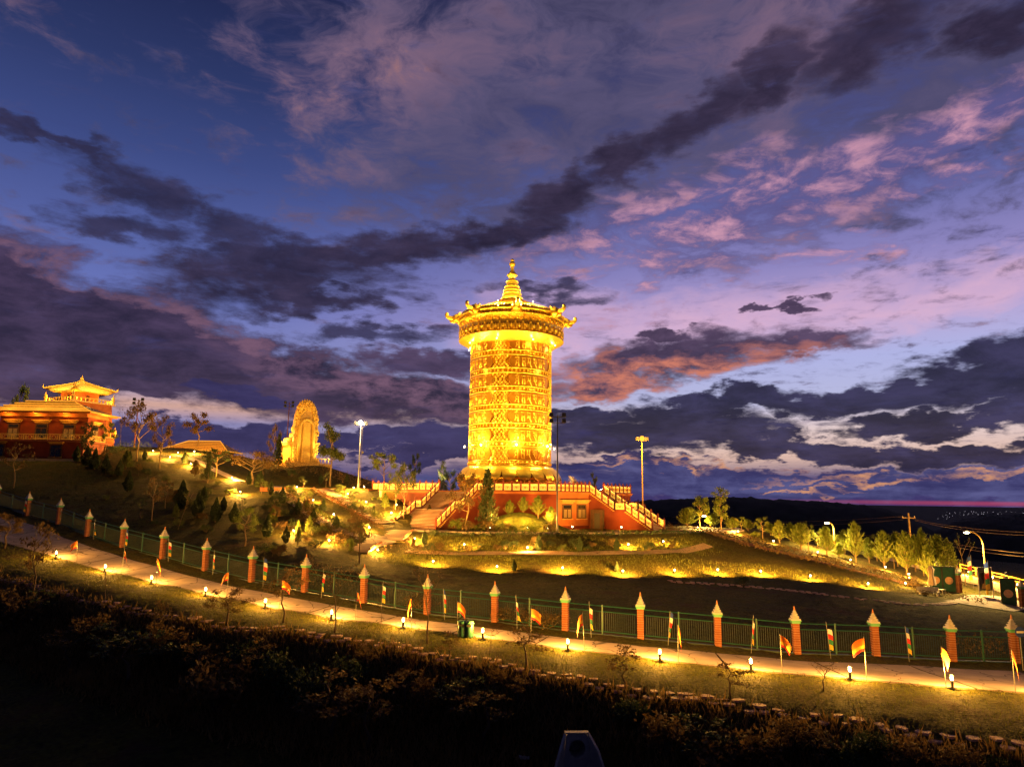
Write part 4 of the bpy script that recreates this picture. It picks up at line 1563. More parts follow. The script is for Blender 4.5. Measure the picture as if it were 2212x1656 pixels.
zT = pz_(873)
sq(5.5, -2, zT * .45, 5.2).build('lower_podium', M['orangewall'], pag)
sq(4.9, zT * .45, zT, 4.4).build('upper_podium', M['orangewall'], pag)
sq(5.4, zT * .45, zT * .45 + .25).build('lower_terrace', M['cream'], pag)
sq(4.9, zT, zT + .22).build('terrace', M['cream'], pag)
for zz_, r_ in ((zT + .22, 4.5), (zT * .45 + .25, 5.15)):
    rl = MB()
    for sx, sy in ((0, -1), (1, 0), (0, 1), (-1, 0)):
        rl.box((sx * r_, sy * r_, zz_ + .75), (2 * r_ if sy else .16, 2 * r_ if sx else .16, .14))
        for k in range(11):
            q = -r_ + 2 * r_ * k / 10
            rl.box((sx * r_ + (q if sy else 0), sy * r_ + (q if sx else 0), zz_ + .35), (.18, .18, .7))
    rl.build('terrace_rail', M['goldpaint'], pag)
    for sx in (-1, 1):
        for sy in (-1, 1):
            MB().lathe([(.3, 0), (.3, .9), (.42, 1.0), (.2, 1.15), (.3, 1.4), (.1, 1.8), (.02, 2.3)], 8).build('corner_finial', M['goldpaint'], pag, loc=(sx * r_, sy * r_, zz_))
zc = pz_(849)
sq(2.5, zT + .2, zc).build('chamber', M['orangewall'], pag)
for a_ in (0, 1):
    MB().box((0, -2.52, (zT + zc) / 2), (.5, .08, 1.1)).build('niche', M['wood'], pag).rotation_euler.z = R(90) * a_
zp = pz_(829)
rfm = MB()
N_ = 8
prev = None
grid = []
for k in range(N_ + 1):
    t_ = k / N_
    r_ = 4.3 * (1 - t_) ** 1.15 + .35 * t_
    z_ = zc - .15 + (zp - zc + .6) * t_ ** 0.8
    ringv = []
    for side in range(4):
        for q in range(6):
            u = -1 + 2 * q / 6
            lift = .75 * (abs(u) ** 4) * (1 - t_) ** 2
            x, y = u * r_, -r_
            x *= 1 + .12 * abs(u) ** 6 * (1 - t_)
            y *= 1 + .12 * abs(u) ** 6 * (1 - t_)
            ca, sa = math.cos(R(90) * side), math.sin(R(90) * side)
            ringv.append((x * ca - y * sa, x * sa + y * ca, z_ + lift))
    grid.append(ringv)
vs_ = [v for g_ in grid for v in g_]
fs = []
for k in range(N_):
    for q in range(24):
        q2 = (q + 1) % 24
        fs.append((k * 24 + q, k * 24 + q2, (k + 1) * 24 + q2, (k + 1) * 24 + q))
fs.append(tuple(reversed(range(24))))
rfm.add(vs_, fs)
rfo = rfm.build('roof', M['goldpaint'], pag, True)
hp = MB()
for side in range(4):
    ca, sa = math.cos(R(90) * side), math.sin(R(90) * side)
    pts = []
    for k in range(N_ + 1):
        pts.append(Vector(grid[k][side * 6]) + Vector((0, 0, .1)))
    tip = pts[0]
    o2 = Vector((tip.x, tip.y, 0)).normalized()
    hp.tube([tip + o2 * .25 + Vector((0, 0, .75)), tip + o2 * .2 + Vector((0, 0, .2))] + pts, [.06, .2] + [.16] * (N_ + 1), 6)
hp.build('hip_ridge', M['goldpaint'], rfo)
MB().lathe([(.8, zp), (.85, zp + .3), (.5, zp + .5), (.58, zp + .7), (.28, zp + 1.0), (.34, zp + 1.2), (.12, zp + 1.5), (.02, zp + 2.0)], 12).build('finial', M['goldpaint'], rfo)
for sx, sy in ((-1, -1), (1, -1), (1, 1)):
    light('terrace_lamp', 'POINT', (sx * 3.9, sy * 3.9, zT + .9), 700, AMBER, pag, .15)
    light('lower_lamp', 'POINT', (sx * 6.2, sy * 6.2, zT * .45 + 1.0), 1800, AMBER, pag, .15)
for sx, sy in ((0, -1), (1, 0)):
    light('roof_lamp', 'POINT', (sx * 6.2, sy * 6.2, zc + 2.6), 1900, GOLDL, pag, .15)

# ------------------------------------------------------------------ low pavilion with lit hip roof
pv0 = at(438, 974, 150)
pvz = gz(pv0.x, 150)
pav = thing('pavilion', 'low pavilion with orange lit hip roof on the hill crest', 'pavilion', (pv0.x, 150, pvz), 0)
ze_ = pv0.z - pvz
MB().box((0, 0, ze_ / 2 - .5), (11, 6, ze_ + .9)).build('wall', M['orangewall'], pav)
b = MB()
hz_ = at(438, 953, 150).z - pvz
rf = [(-6.7, -4.2, ze_), (7.0, -4.2, ze_ - .3), (7.0, 4.2, ze_ - .3), (-6.7, 4.2, ze_), (-3.2, 0, hz_), (3.6, 0, hz_)]
b.add(rf, [(0, 1, 5, 4), (1, 2, 5), (2, 3, 4, 5), (3, 0, 4), (3, 2, 1, 0)])
ro = b.build('roof', M['rooftile'], pav)
ld = MB()
for i, j in ((0, 1), (1, 5), (0, 4), (4, 5), (1, 2)):
    ld.tube([Vector(rf[i]) + Vector((0, -.05, .1)), Vector(rf[j]) + Vector((0, -.05, .1))], .08, 4)
for k in range(1, 6):
    ld.tube([Vector(rf[0]).lerp(Vector(rf[4]), k / 6) + Vector((0, -.05, .08)), Vector(rf[1]).lerp(Vector(rf[5]), k / 6) + Vector((0, -.05, .08))], .03, 4)
ld.build('light_strip', M['led'], ro)
for x in (-4, 4):
    light('roof_wash', 'POINT', (x, -6.2, ze_ + .6), 600, AMBER, pav, .2)

# ------------------------------------------------------------------ seated statue with its tall back slab
st0 = at(655, 1000, 138)
stz = st0.z - .2
stat = thing('seated_statue', 'golden seated statue against a tall carved arched slab, seen from behind', 'statue', (st0.x, 138, stz), R(40))


def sz_(yd):
    return at(655, yd, 138).z - stz


SH = sz_(868)
# local: the slab stands across x at y=0, the figure sits at +y side turned away (towards -x in view)
arch = []
aw = 2.35
for k in range(25):
    t_ = math.pi * k / 24
    arch.append((aw * math.cos(t_) * (1.0), SH - 4.6 + 4.6 * math.sin(t_) ** .8))
prof = [(-aw, .0)] + [(-x, z_) for x, z_ in arch][0:25] + [(aw, 0)]
prof = [(-aw * .97, 0)] + [(x, z_) for x, z_ in reversed(arch)] + [(aw * .97, 0)]
b = MB()
n_ = len(prof)
vs_ = [(x, -.55, z_) for x, z_ in prof] + [(x, .55, z_) for x, z_ in prof]
b.add(vs_, [tuple(range(n_)), tuple(reversed(range(n_, 2 * n_)))] + [(i, n_ + i, n_ + (i + 1) % n_, (i + 1) % n_) for i in range(n_)])
slab = b.build('back_slab', M['carved'], stat)
# raised inner arch, ribs and knobbly carving on the back
b = MB()
inner = []
for k in range(17):
    t_ = math.pi * k / 16
    inner.append((1.45 * math.cos(t_), SH - 5.4 + 1.9 * math.sin(t_)))
b.tube([(1.45, -.6, 1.0)] + [(x, -.62, z_) for x, z_ in inner] + [(-1.45, -.6, 1.0)], .34, 6)
rr_ = random.Random(4)
for k in range(260):
    t_ = rr_.uniform(0, math.pi)
    f = rr_.uniform(.64, .97)
    x = aw * math.cos(t_) * f
    z_ = SH - 4.6 + (4.6 * math.sin(t_) ** .8) * f
    if abs(x) < 1.3 and z_ < SH - 3.3:
        continue
    b.sphere((x, -.56, z_), rr_.uniform(.14, .30), 6, 4, (1, .95, 1))
for k in range(90):
    s = rr_.choice((-1, 1))
    b.sphere((s * rr_.uniform(1.8, 2.6), -.56, rr_.uniform(.4, SH - 5.0)), rr_.uniform(.1, .24), 6, 4, (1, .6, 1.4))
b.build('carving', M['goldpaint'], slab, True)
b = MB()
b.box((0, -.7, 1.2), (1.9, .5, 2.4), taper=.9)
b.box((0, -.62, SH * .42), (1.7, .3, SH * .5), taper=.8)
b.build('draped_panel', M['goldpaint'], slab)
fl_ = MB()
for k in range(9):
    t_ = math.pi * (.24 + .52 * k / 8)
    fl_.lathe([(.3, 0), (.34, .25), (.2, .55), (.02, .85)], 7, c=(aw * math.cos(t_), 0, SH - 4.6 + 4.6 * math.sin(t_) ** .8 - .15))
fl_.build('crest', M['goldpaint'], slab, True)
# throne base and figure in front
b = MB()
b.box((0, 2.9, .35), (7.2, 5.4, .7))
b.box((0, 2.9, .95), (6.6, 5.0, .5))
b.box((0, 2.9, 2.4), (5.4, 4.4, 2.6), taper=.98)
b.box((0, 2.9, 3.85), (6.4, 5.0, .4))
b.box((0, 2.9, 4.2), (6.8, 5.2, .35))
ba = b.build('throne_base', M['carved'], stat)
rl_ = MB()
for x in (-2.4, -.8, .8, 2.4):
    rl_.lathe([(.2, 0), (.34, .6), (.2, 1.2), (.36, 1.8), (.2, 2.3)], 8, c=(x, .62, 1.25))
    rl_.lathe([(.2, 0), (.34, .6), (.2, 1.2), (.36, 1.8), (.2, 2.3)], 8, c=(x, 5.18, 1.25))
rl_.build('pilaster', M['goldpaint'], ba, True)
b = MB()
b.lathe([(2.6, 4.4), (3.0, 4.7), (2.8, 5.1), (2.2, 5.3)], 20, c=(0, 2.9, 0))
b.build('lotus', M['goldpaint'], stat, True)
# the seated body: crossed legs, trunk, shoulders, arms, neck, head with topknot
me_ = bpy.data.meshes.new('figure')
jv = [(0, 2.7, 5.7), (0, 2.6, 6.7), (0, 2.55, 7.8), (0, 2.6, 8.5), (0, 2.75, 9.1), (0, 2.78, 9.6), (0, 2.68, 10.1),
      (1.1, 2.6, 7.9), (1.5, 2.9, 6.9), (.9, 3.9, 6.5), (-1.1, 2.6, 7.9), (-1.5, 2.9, 6.9), (-.9, 4.1, 6.6),
      (1.5, 3.6, 5.7), (.5, 4.7, 5.6), (-1.5, 3.6, 5.7), (-.5, 4.7, 5.75)]
je = [(0, 1), (1, 2), (2, 3), (3, 4), (4, 5), (5, 6), (2, 7), (7, 8), (8, 9), (2, 10), (10, 11), (11, 12), (0, 13), (13, 14), (0, 15), (15, 16)]
jr = [1.0, .85, .85, .32, .52, .5, .2, .45, .32, .2, .45, .32, .2, .62, .35, .62, .35]
me_.from_pydata(jv, je, [])
fo_ = obj('figure', me_, M['goldpaint'], stat)
sk = fo_.modifiers.new('skin', 'SKIN')
for i, v in enumerate(me_.skin_vertices[0].data if me_.skin_vertices else []):
    v.radius = (jr[i], jr[i])
if not me_.skin_vertices:
    bmx = bmesh.new()
    bmx.from_mesh(me_)
    ly = bmx.verts.layers.skin.verify()
    bmx.verts.ensure_lookup_table()
    for i, v in enumerate(bmx.verts):
        v[ly].radius = (jr[i], jr[i])
    bmx.verts[0][ly].use_root = True
    bmx.to_mesh(me_)
    bmx.free()
ss = fo_.modifiers.new('sub', 'SUBSURF')
ss.levels = 2
ss.render_levels = 2
hd = MB()
hd.sphere((0, 2.8, 9.25), .62, 12, 8, (.9, 1, 1.15))
hd.sphere((0, 2.72, 10.0), .36, 10, 6, (1, 1, 1.1))
hd.tube([(0, 3.36, 9.35), (0, 3.52, 9.15), (0, 3.38, 9.05)], [.07, .13, .06], 6)
for s in (-1, 1):
    hd.sphere((s * .57, 2.8, 9.1), .16, 7, 6, (.5, .8, 2.0))
    hd.sphere((s * .22, 3.34, 9.36), .09, 6, 5, (1.3, .6, .6))
hd.tube([(-.16, 3.4, 8.92), (0, 3.46, 8.9), (.16, 3.4, 8.92)], [.03, .06, .03], 5)
hd.build('head', M['goldpaint'], stat, True)
fe = MB()
for k in range(13):
    x = -4.2 + 8.4 * k / 12
    fe.box((x, -2.2, .55), (.12, .12, 1.1))
fe.box((0, -2.2, 1.1), (8.6, .16, .12))
fe.box((0, -2.2, .2), (8.6, .14, .1))
fe.build('terrace_rail', M['goldpaint'], stat)
MB().box((0, 1.2, -1.0), (9.2, 8.6, 2.1)).build('terrace', M['carved'], stat)
for x in (-5.5, 5.5):
    light('flood', 'SPOT', (x, -2.8, .3), 5200 if x > 0 else 1500, GOLDL, stat, .2, target=(0, 0, SH * .55), spot=80)
light('throne_lamp', 'POINT', (-4.5, 3.4, 4.9), 1500, GOLDL, stat, .2)
light('throne_lamp', 'POINT', (-4.8, 1.0, 1.4), 1400, AMBER, stat, .2)
# ------------------------------------------------------------------ road, stepping stones, paths
def conv(ox, oy, k):
    return lambda x, y: ((ox + x / k) * 0.8637, (oy + y / k) * 0.8637)


cA = conv(0, 900, 3.45)       # crops of the photograph used while measuring
cB = conv(420, 960, 3.45)
cC = conv(900, 1160, 2.765)
cD = conv(1600, 1200, 2.304)
cE = conv(0, 1200, 2.458)
cF = conv(800, 1400, 2.458)
cG_ = conv(2160, 1300, 5.52)
cH = conv(1280, 1400, 1.728)


def near_on(poly, p):
    best = None
    for a, b_ in zip(poly[:-1], poly[1:]):
        ab = Vector((b_.x - a.x, b_.y - a.y))
        t_ = max(0, min(1, Vector((p.x - a.x, p.y - a.y)).dot(ab) / max(1e-6, ab.length_squared)))
        q = a.lerp(b_, t_)
        dd_ = math.hypot(q.x - p.x, q.y - p.y)
        if best is None or dd_ < best[0]:
            best = (dd_, q)
    return best[1]


fence_ext = [FENCEP[0] + (FENCEP[0] - FENCEP[1]) * 2] + FENCEP + [FENCEP[-1] + Vector((9, -2.0, 0)), FENCEP[-1] + Vector((30, -6, 0))]
bol_ext = [BOLLP[0] + (BOLLP[0] - BOLLP[1]) * 2] + BOLLP + [BOLLP[-1] + (BOLLP[-1] - BOLLP[-2])]
road_root = struct(bpy.data.objects.new('road', None))
COL.objects.link(road_root)
near_pts, far_pts = [], []
for p in resample(bol_ext, 1.1):
    f = near_on(fence_ext, p)
    dv = Vector((p.x - f.x, p.y - f.y, 0))
    L = dv.length
    dv.normalize()
    near_pts.append(Vector((p.x, p.y, 0)) - dv * .35)
    far_pts.append(Vector((f.x, f.y, 0)) + dv * min(2.1, L * .4))
NS = len(near_pts)
seg = 5
s0 = 0
while s0 + seg < NS:
    b = MB()
    m_, k_ = seg, 5
    vs_, fs = [], []
    for i in range(m_ + 1):
        ii = s0 + i
        a, c = near_pts[ii], far_pts[ii]
        if i == 0:
            a = a.lerp(near_pts[ii + 1], .10)
            c = c.lerp(far_pts[ii + 1], .10)
        for j in range(k_ + 1):
            q = a.lerp(c, j / k_)
            vs_.append((q.x, q.y, gz(q.x, q.y) + .07))
        for j in (0, k_):
            q = a.lerp(c, j / k_)
            vs_.append((q.x, q.y, gz(q.x, q.y) - .1))
    w_ = k_ + 3
    for i in range(m_):
        for j in range(k_):
            q = i * w_ + j
            fs.append((q, q + w_, q + w_ + 1, q + 1))
        q = i * w_
        fs.append((q + k_ + 1, q + w_ + k_ + 1, q + w_, q))
        fs.append((q + k_, q + w_ + k_, q + w_ + k_ + 2, q + k_ + 2))
    b.add(vs_, fs)
    b.build('slab', M['road'], road_root)
    s0 += seg

stone_root = struct(bpy.data.objects.new('stepping_stone_path', None))
COL.objects.link(stone_root)
rs = random.Random(21)
stone_meshes = []
for k in range(5):
    b = MB()
    pts = []
    for i in range(7):
        an = 2 * math.pi * i / 7 + rs.uniform(-.2, .2)
        pts.append((.40 * math.cos(an) * rs.uniform(.75, 1.15), .30 * math.sin(an) * rs.uniform(.75, 1.15)))
    b.prism(pts, -.06, .05)
    me = b.mesh('stone')
    me.materials.append(M['stone'])
    stone_meshes.append(me)
acc = 0
for row in (0, 1):
    for i, p in enumerate(resample(STONEP, .84)):
        if rs.random() < .12 or abs(p.x) > 48:
            continue
        d = Vector((p.x, p.y, 0)).normalized()
        q = p - d * (row * .75) + Vector((rs.uniform(-.1, .1) + row * .4, rs.uniform(-.16, .16), 0))
        obj('stone', rs.choice(stone_meshes), None, stone_root, sit(q.x, q.y, rs.uniform(-.03, .02)), rs.uniform(-.3, .3)).scale = (rs.uniform(.6, 1.2), rs.uniform(.6, 1.2), 1)
arc_root = struct(bpy.data.objects.new('lawn_stone_path', None))
COL.objects.link(arc_root)
arcpx = [cD(180, 580), cD(420, 597), cD(640, 612), cD(850, 632), cD(1050, 655), cD(1250, 682), cD(1450, 703), cD(1600, 715), cD(1720, 712), cD(1790, 705)]
arcp = [G(*q) for q in arcpx]
for i, p in enumerate(resample(arcp, .62)):
    for row in (0, 1):
        if rs.random() < .15:
            continue
        obj('stone', rs.choice(stone_meshes), None, arc_root, sit(p.x + rs.uniform(-.1, .1), p.y - row * .7, .02), rs.uniform(0, 3)).scale = (.8, .8, 1)


def ribbon(name, pts, width, m, dz=.05, parent=None, step=.6, k=3):
    pts = resample(pts, step)
    b = MB()
    vs_, fs = [], []
    for i, p in enumerate(pts):
        t_ = pts[min(i + 1, len(pts) - 1)] - pts[max(0, i - 1)]
        nn = Vector((-t_.y, t_.x, 0)).normalized()
        for j in range(k + 1):
            q = p + nn * width * (j / k - .5)
            vs_.append((q.x, q.y, gz(q.x, q.y) + dz))
    for i in range(len(pts) - 1):
        for j in range(k):
            q = i * (k + 1) + j
            fs.append((q, q + 1, q + k + 2, q + k + 1))
    b.add(vs_, fs)
    return b.build(name, m, parent)


# curved garden path below the terrace and the two terrace paths across the banks
struct(ribbon('garden_path', [G(*cB(940, 885)), G(*cB(960, 930)), G(*cB(1060, 1000)), G(*cB(1170, 1070)), G(*cB(1280, 1150)), G(*cB(1400, 1230)), G(*cB(1520, 1280)), G(*cB(1700, 1325)), G(*cB(1900, 1345))], 1.9, M['road'], .07))
struct(ribbon('bank_path', [p + Vector((0, -.8, 0)) for p in BANK1], 1.3, M['stone'], .06))
struct(ribbon('hill_path', [G(*cA(1560, 830)), G(*cA(1660, 860)), G(*cA(1800, 925)), G(*cA(1930, 985)), G(*cA(2080, 1050))], 1.6, M['concrete'], .07))
struct(ribbon('ridge_path', RIDGE, 1.7, M['brick'], .06))
# street outside the fence on the right
street = [Vector((26, 124, 0)), Vector((44, 118, 0)), Vector((60, 108, 0)), Vector((64, 92, 0)), Vector((62, 76, 0)), Vector((61, 60, 0)), Vector((60, 46, 0)), Vector((60, 34, 0))]
struct(ribbon('street', street, 6.5, M['road'], .06, k=6))
struct(ribbon('gate_drive', [Vector((46.5, 72.0, 0)), Vector((52, 77, 0)), Vector((58.5, 82, 0))], 6.0, M['road'], .075, k=6))

# garden stairs: flights of long treads
def flight(label, a, b_, n, w):
    root = thing('garden_stairs', label, 'stairs', (0, 0, 0), 0, 'garden stairs left of the podium')
    dv = Vector((b_.x - a.x, b_.y - a.y, 0))
    L = dv.length
    ang = math.atan2(dv.y, dv.x)
    me = MB().box((0, 0, 0), (L / n * 1.02, w, .34)).mesh('step')
    me.materials.append(M['concrete'])
    for i in range(n):
        t_ = (i + .5) / n
        z_ = a.z + (b_.z - a.z) * (i + .35) / n
        q = a.lerp(b_, t_)
        obj('step', me, None, root, (q.x, q.y, z_ - .10), ang)
    for s in (-1, 1):
        nn = Vector((-dv.y, dv.x, 0)).normalized() * s * (w / 2 + .12)
        c_ = MB()
        c_.tube([a + nn + Vector((0, 0, .12)), b_ + nn + Vector((0, 0, .12))], .14, 4)
        c_.build('kerb', M['brick'], root)
    return root


gs_top = [G(*cB(1345, 905)), G(*cB(1520, 1010)), G(*cB(1640, 1075)), G(*cB(1860, 1200)), G(*cB(1960, 1260)), G(*cB(1880, 1330)), G(*cB(1700, 1370)), G(*cB(1590, 1430))]
flight('upper flight of brown garden steps below the terrace', gs_top[0], gs_top[1], 12, 3.0)
flight('middle flight of garden steps dropping past the lit lawn', gs_top[1], gs_top[3], 16, 2.8)
flight('garden steps at the foot of the podium staircase', gs_top[4], gs_top[5], 8, 4.2)
flight('lowest flight of garden steps above the fence trees', gs_top[6], gs_top[7], 7, 3.6)
struct(ribbon('stair_landing', [gs_top[5], gs_top[6]], 3.0, M['road'], .08))

# ------------------------------------------------------------------ boundary fence
M['fencedark'] = mat('fencedark', (0.010, 0.026, 0.018), 0.5)
pil_b = MB().box((0, 0, .98), (.42, .42, 1.96)).mesh('shaft')
br_me = MB()
for k in range(1, 13):
    br_me.box((0, 0, .15 * k), (.43, .43, .015))
jm = br_me.mesh('mortar_joints')
gb = MB().box((0, 0, 2.03), (.54, .54, .14)).box((0, 0, 2.13), (.64, .64, .07)).mesh('green_band')
wc = MB()
for (s_, z0, h_, tp) in ((.74, 2.165, .10, .92), (.52, 2.265, .10, .8), (.58, 2.365, .07, .8), (.36, 2.435, .09, .85), (.42, 2.525, .06, .7), (.24, 2.585, .08, .9), (.28, 2.665, .05, .6), (.14, 2.715, .08, .8)):
    wc.box((0, 0, z0 + h_ / 2), (s_ * .83, s_ * .83, h_), taper=tp)
wc_me = wc.mesh('stepped_cap')
sp_me = MB().lathe([(.09, 2.78), (.06, 2.82), (.05, 2.9), (.02, 3.04), (.002, 3.06)], 8).mesh('finial')
M['terracotta'] = mat('terracotta', (0.5, 0.2, 0.08), 0.7)


def pillar(loc, rz, label, group, s=1.0):
    t_ = thing('fence_pillar', label, 'fence pillar', loc, rz, group)
    s = s * rs.uniform(.97, 1.03)
    t_.scale = (s, s, s)
    t_.rotation_euler.x, t_.rotation_euler.y = rs.uniform(-.018, .018), rs.uniform(-.018, .018)
    q = obj('shaft', pil_b, M['brick'], t_)
    obj('mortar_joints', jm, M['stone'], q)
    obj('green_band', gb, M['greenpaint'], t_)
    q = obj('stepped_cap', wc_me, M['whitepaint'], t_)
    obj('finial', sp_me, M['terracotta'], q)
    return t_


def fence_bay(a, b_, label, group):
    dv = Vector((b_.x - a.x, b_.y - a.y, 0))
    L = dv.length
    ang = math.atan2(dv.y, dv.x)
    t_ = thing('railing_fence', label, 'fence', a, ang, group)
    sl = (b_.z - a.z) / L
    x0, x1 = .26, L - .26
    for z_, nm in ((1.92, 'top_rail'), (1.55, 'middle_rail'), (.22, 'bottom_rail')):
        MB().tube([(x0, 0, z_ + sl * x0), (x1, 0, z_ + sl * x1)], .035, 4).build(nm, M['fencegreen'], t_)
    MB().box((0, 0, 1.0), (.09, .09, 2.0)).build('post', M['fencegreen'], t_, loc=(L / 2, 0, sl * L / 2))
    br = MB()
    n_ = int(L / .16)
    for i in range(1, n_):
        x = x0 + (x1 - x0) * i / n_
        br.box((x, 0, (1.55 + .22) / 2 + sl * x), (.022, .022, 1.33))
    q = br.build('bars', M['fencedark'], t_)
    q['kind'] = 'stuff'
    pl_ = MB()
    pl_.add([(x0, -.12, -.5), (x1, -.12, -.5), (x1, .12, -.5), (x0, .12, -.5), (x0, -.12, .04 + sl * x0), (x1, -.12, .04 + sl * x1), (x1, .12, .04 + sl * x1), (x0, .12, .04 + sl * x0)],
            [(3, 2, 1, 0), (4, 5, 6, 7), (0, 1, 5, 4), (1, 2, 6, 5), (2, 3, 7, 6), (3, 0, 4, 7)])
    pl_.build('plinth', M['fencedark'], t_)
    return t_


for i, p in enumerate(FENCEP):
    q = FENCEP[min(i + 1, len(FENCEP) - 1)] - FENCEP[max(0, i - 1)]
    pillar(Vector((p.x, p.y, gz(p.x, p.y) - .05)), math.atan2(q.y, q.x), 'orange brick fence pillar with white tiered cap, %s from the left along the road' % ORD[i], 'brick pillars of the roadside fence')
for i in range(len(FENCEP) - 1):
    a, b_ = FENCEP[i], FENCEP[i + 1]
    fence_bay(Vector((a.x, a.y, gz(a.x, a.y))), Vector((b_.x, b_.y, gz(b_.x, b_.y))), 'green railing bay of the roadside fence, %s from the left' % ORD[i], 'green railing bays of the roadside fence')
# run back from the corner to the gate
GB = [G(*cG_(2190, 1330), dmin=40), at(*cG_(1950, 1270), 62.0), at(*cG_(1680, 1100), 76.0)]
c1_ = FENCEP[-1]
gl = [Vector((c1_.x, c1_.y, gz(c1_.x, c1_.y))), sit(53.2, 61.5), sit(52.8, 74.5)]
pillar(gl[1], 0.1, 'brick pillar with white cap halfway from fence corner to gate', 'brick pillars near the gate')
pillar(gl[2], 0.1, 'brick gate pillar on the right side of the open gate', 'brick pillars near the gate')
fence_bay(gl[0], gl[1], 'dark railing running back from the fence corner', 'railings near the gate')
fence_bay(gl[1], gl[2], 'dark railing next to the right gate pillar', 'railings near the gate')
gpl = at(*cG_(1320, 1010), 82.0)
gpl = sit(gpl.x, 82.0)
pillar(gpl, 0.3, 'brick gate pillar on the left side of the open gate', 'brick pillars near the gate')
# gate leaves, standing open
M['medal'] = mat('medal', (0.55, 0.33, 0.22), 0.6)


def gate_leaf(p, rz, label):
    t_ = thing('gate_leaf', label, 'gate', p, rz, 'open leaves of the green gate')
    MB().box((.65, 0, 1.45), (1.3, .06, 2.7)).build('panel', M['fencegreen'], t_)
    MB().box((.65, 0, 2.84), (1.36, .1, .1)).box((.65, 0, .07), (1.36, .1, .1)).box((.02, 0, 1.45), (.08, .1, 2.7)).box((1.28, 0, 1.45), (.08, .1, 2.7)).build('frame', M['darkmetal'], t_)
    MB().lathe([(.40, -.05), (.44, 0), (.40, .05)], 18, m=Matrix.Translation((.65, 0, 1.35)) @ Matrix.Rotation(R(90), 4, 'X')).build('medallion', M['medal'], t_)
    cr = MB()
    for s in (-1, 1):
        cr.tube([(.65, 0, 3.5), (.65 + s * .25, 0, 3.25), (.65 + s * .1, 0, 3.0), (.65 + s * .35, 0, 2.9)], .035, 5)
    cr.build('crest', M['darkmetal'], t_)


gate_leaf(gpl + Vector((-.45, -.15, 0)), R(165), 'green gate leaf with pink medallion against the left gate pillar')
gate_leaf(gpl + Vector((-1.75, .2, 0)), R(172), 'green gate leaf with pink medallion farther left of the gate')
gate_leaf(gl[2] + Vector((-.4, .25, 0)), R(155), 'green gate leaf with pink medallion beside the right gate pillar')

# ------------------------------------------------------------------ lamps
bol_me = MB().box((0, 0, .04), (.26, .26, .08)).lathe([(.075, .08), (.065, .42), (.10, .44), (.10, .47)], 8).lathe([(.11, .66), (.12, .68), (.03, .75)], 8).mesh('post')
bulb_me = MB().lathe([(.06, .47), (.075, .56), (.06, .66)], 8).mesh('lantern')


def bollard(p, label, group, power=2000, s=1.0):
    t_ = thing('bollard_light', label, 'bollard light', p, rs.uniform(0, 6), group)
    t_.scale = (s, s, s)
    obj('post', bol_me, M['darkmetal'], t_)
    obj('lantern', bulb_me, M['bulb'], t_)
    light('glow', 'POINT', (0, 0, .95), power, WARM, t_, .10)
    return t_


for i, p in enumerate(BOLLP):
    if 0 < i < len(BOLLP):
        bollard(sit(p.x, p.y), 'short bollard light on the road verge, %s from the left' % ORD[i - 1], 'bollard lights along the road', rs.uniform(1700, 3000))

spk_me = MB().box((0, 0, .1), (.05, .05, .2)).lathe([(.06, .0), (.11, .05), (.12, .17), (.10, .17)], 8, m=Matrix.Translation((0, 0, .2)) @ Matrix.Rotation(R(-25), 4, 'X')).mesh('fixture')
spb_me = MB().sphere((0, .0, .42), .085, 8, 6).mesh('bulb')


def spot(px, py, label, group, power=900, dist=None, col=WARM, dz=.6, aim=None):
    p = G(px, py + 3) if dist is None else gp(px, dist)
    t_ = thing('garden_light', label, 'garden light', p, rs.uniform(-.5, .5), group)
    obj('fixture', spk_me, M['darkmetal'], t_)
    obj('bulb', spb_me, M['bulb'], t_)
    if aim:
        t_.rotation_euler.z = 0
        light('beam', 'SPOT', (0, -.9, dz), power, col, t_, .08, target=aim, spot=168, blend=.6)
    else:
        light('glow', 'POINT', (0, -.12, dz), power, col, t_, .08)
    return t_


for i, q in enumerate([cA(1320, 790), cA(1465, 845), cA(1535, 805), cA(1645, 905), cA(1675, 795), cA(2000, 1025), cA(2070, 1150)]):
    spot(*q, 'garden light on the upper hill lawn, %s from the left' % ORD[i], 'garden lights on the upper hill', rs.uniform(4200, 7600))
mid = sorted([cB(1110, 900), cB(1250, 1015), cB(1428, 1140), cB(1083, 1285), cB(1387, 1370), cB(1735, 1255), cB(1808, 1450), cB(1708, 1030), cB(1925, 1125), cB(2128, 1350), cB(1600, 905), cB(1690, 897), cB(1550, 960)])
for i, q in enumerate(mid):
    spot(*q, 'garden light beside the garden steps and lawn, %s from the left' % ORD[i], 'garden lights around the garden steps', rs.uniform(3000, 5600))
for i, q in enumerate([cC(720, 570), cC(1157, 592), cC(1855, 570), cC(2097, 548)]):
    spot(*q, 'garden light at the foot of the upper bank, %s from the left' % ORD[i], 'garden lights on the upper bank', rs.uniform(4200, 6600), dz=.8, aim=(0, 2.2, -.2))
for i, q in enumerate([(935, 1217), (1073, 1228), (1215, 1231), (1345, 1238), (1457, 1236), (1550, 1235), (1643, 1238), (1750, 1248), (1875, 1265)]):
    spot(*q, 'garden light at the foot of the long lower bank, %s from the left' % ORD[i], 'garden lights on the lower bank', rs.uniform(5600, 9500), dz=.9, aim=(0, 2.2, -.3))
for i, q in enumerate([cD(1550, 575), cD(1530, 607)]):
    spot(*q, 'garden light among red flowers near the gate, %s one' % ('farther', 'nearer')[i], 'garden lights near the gate', 900)
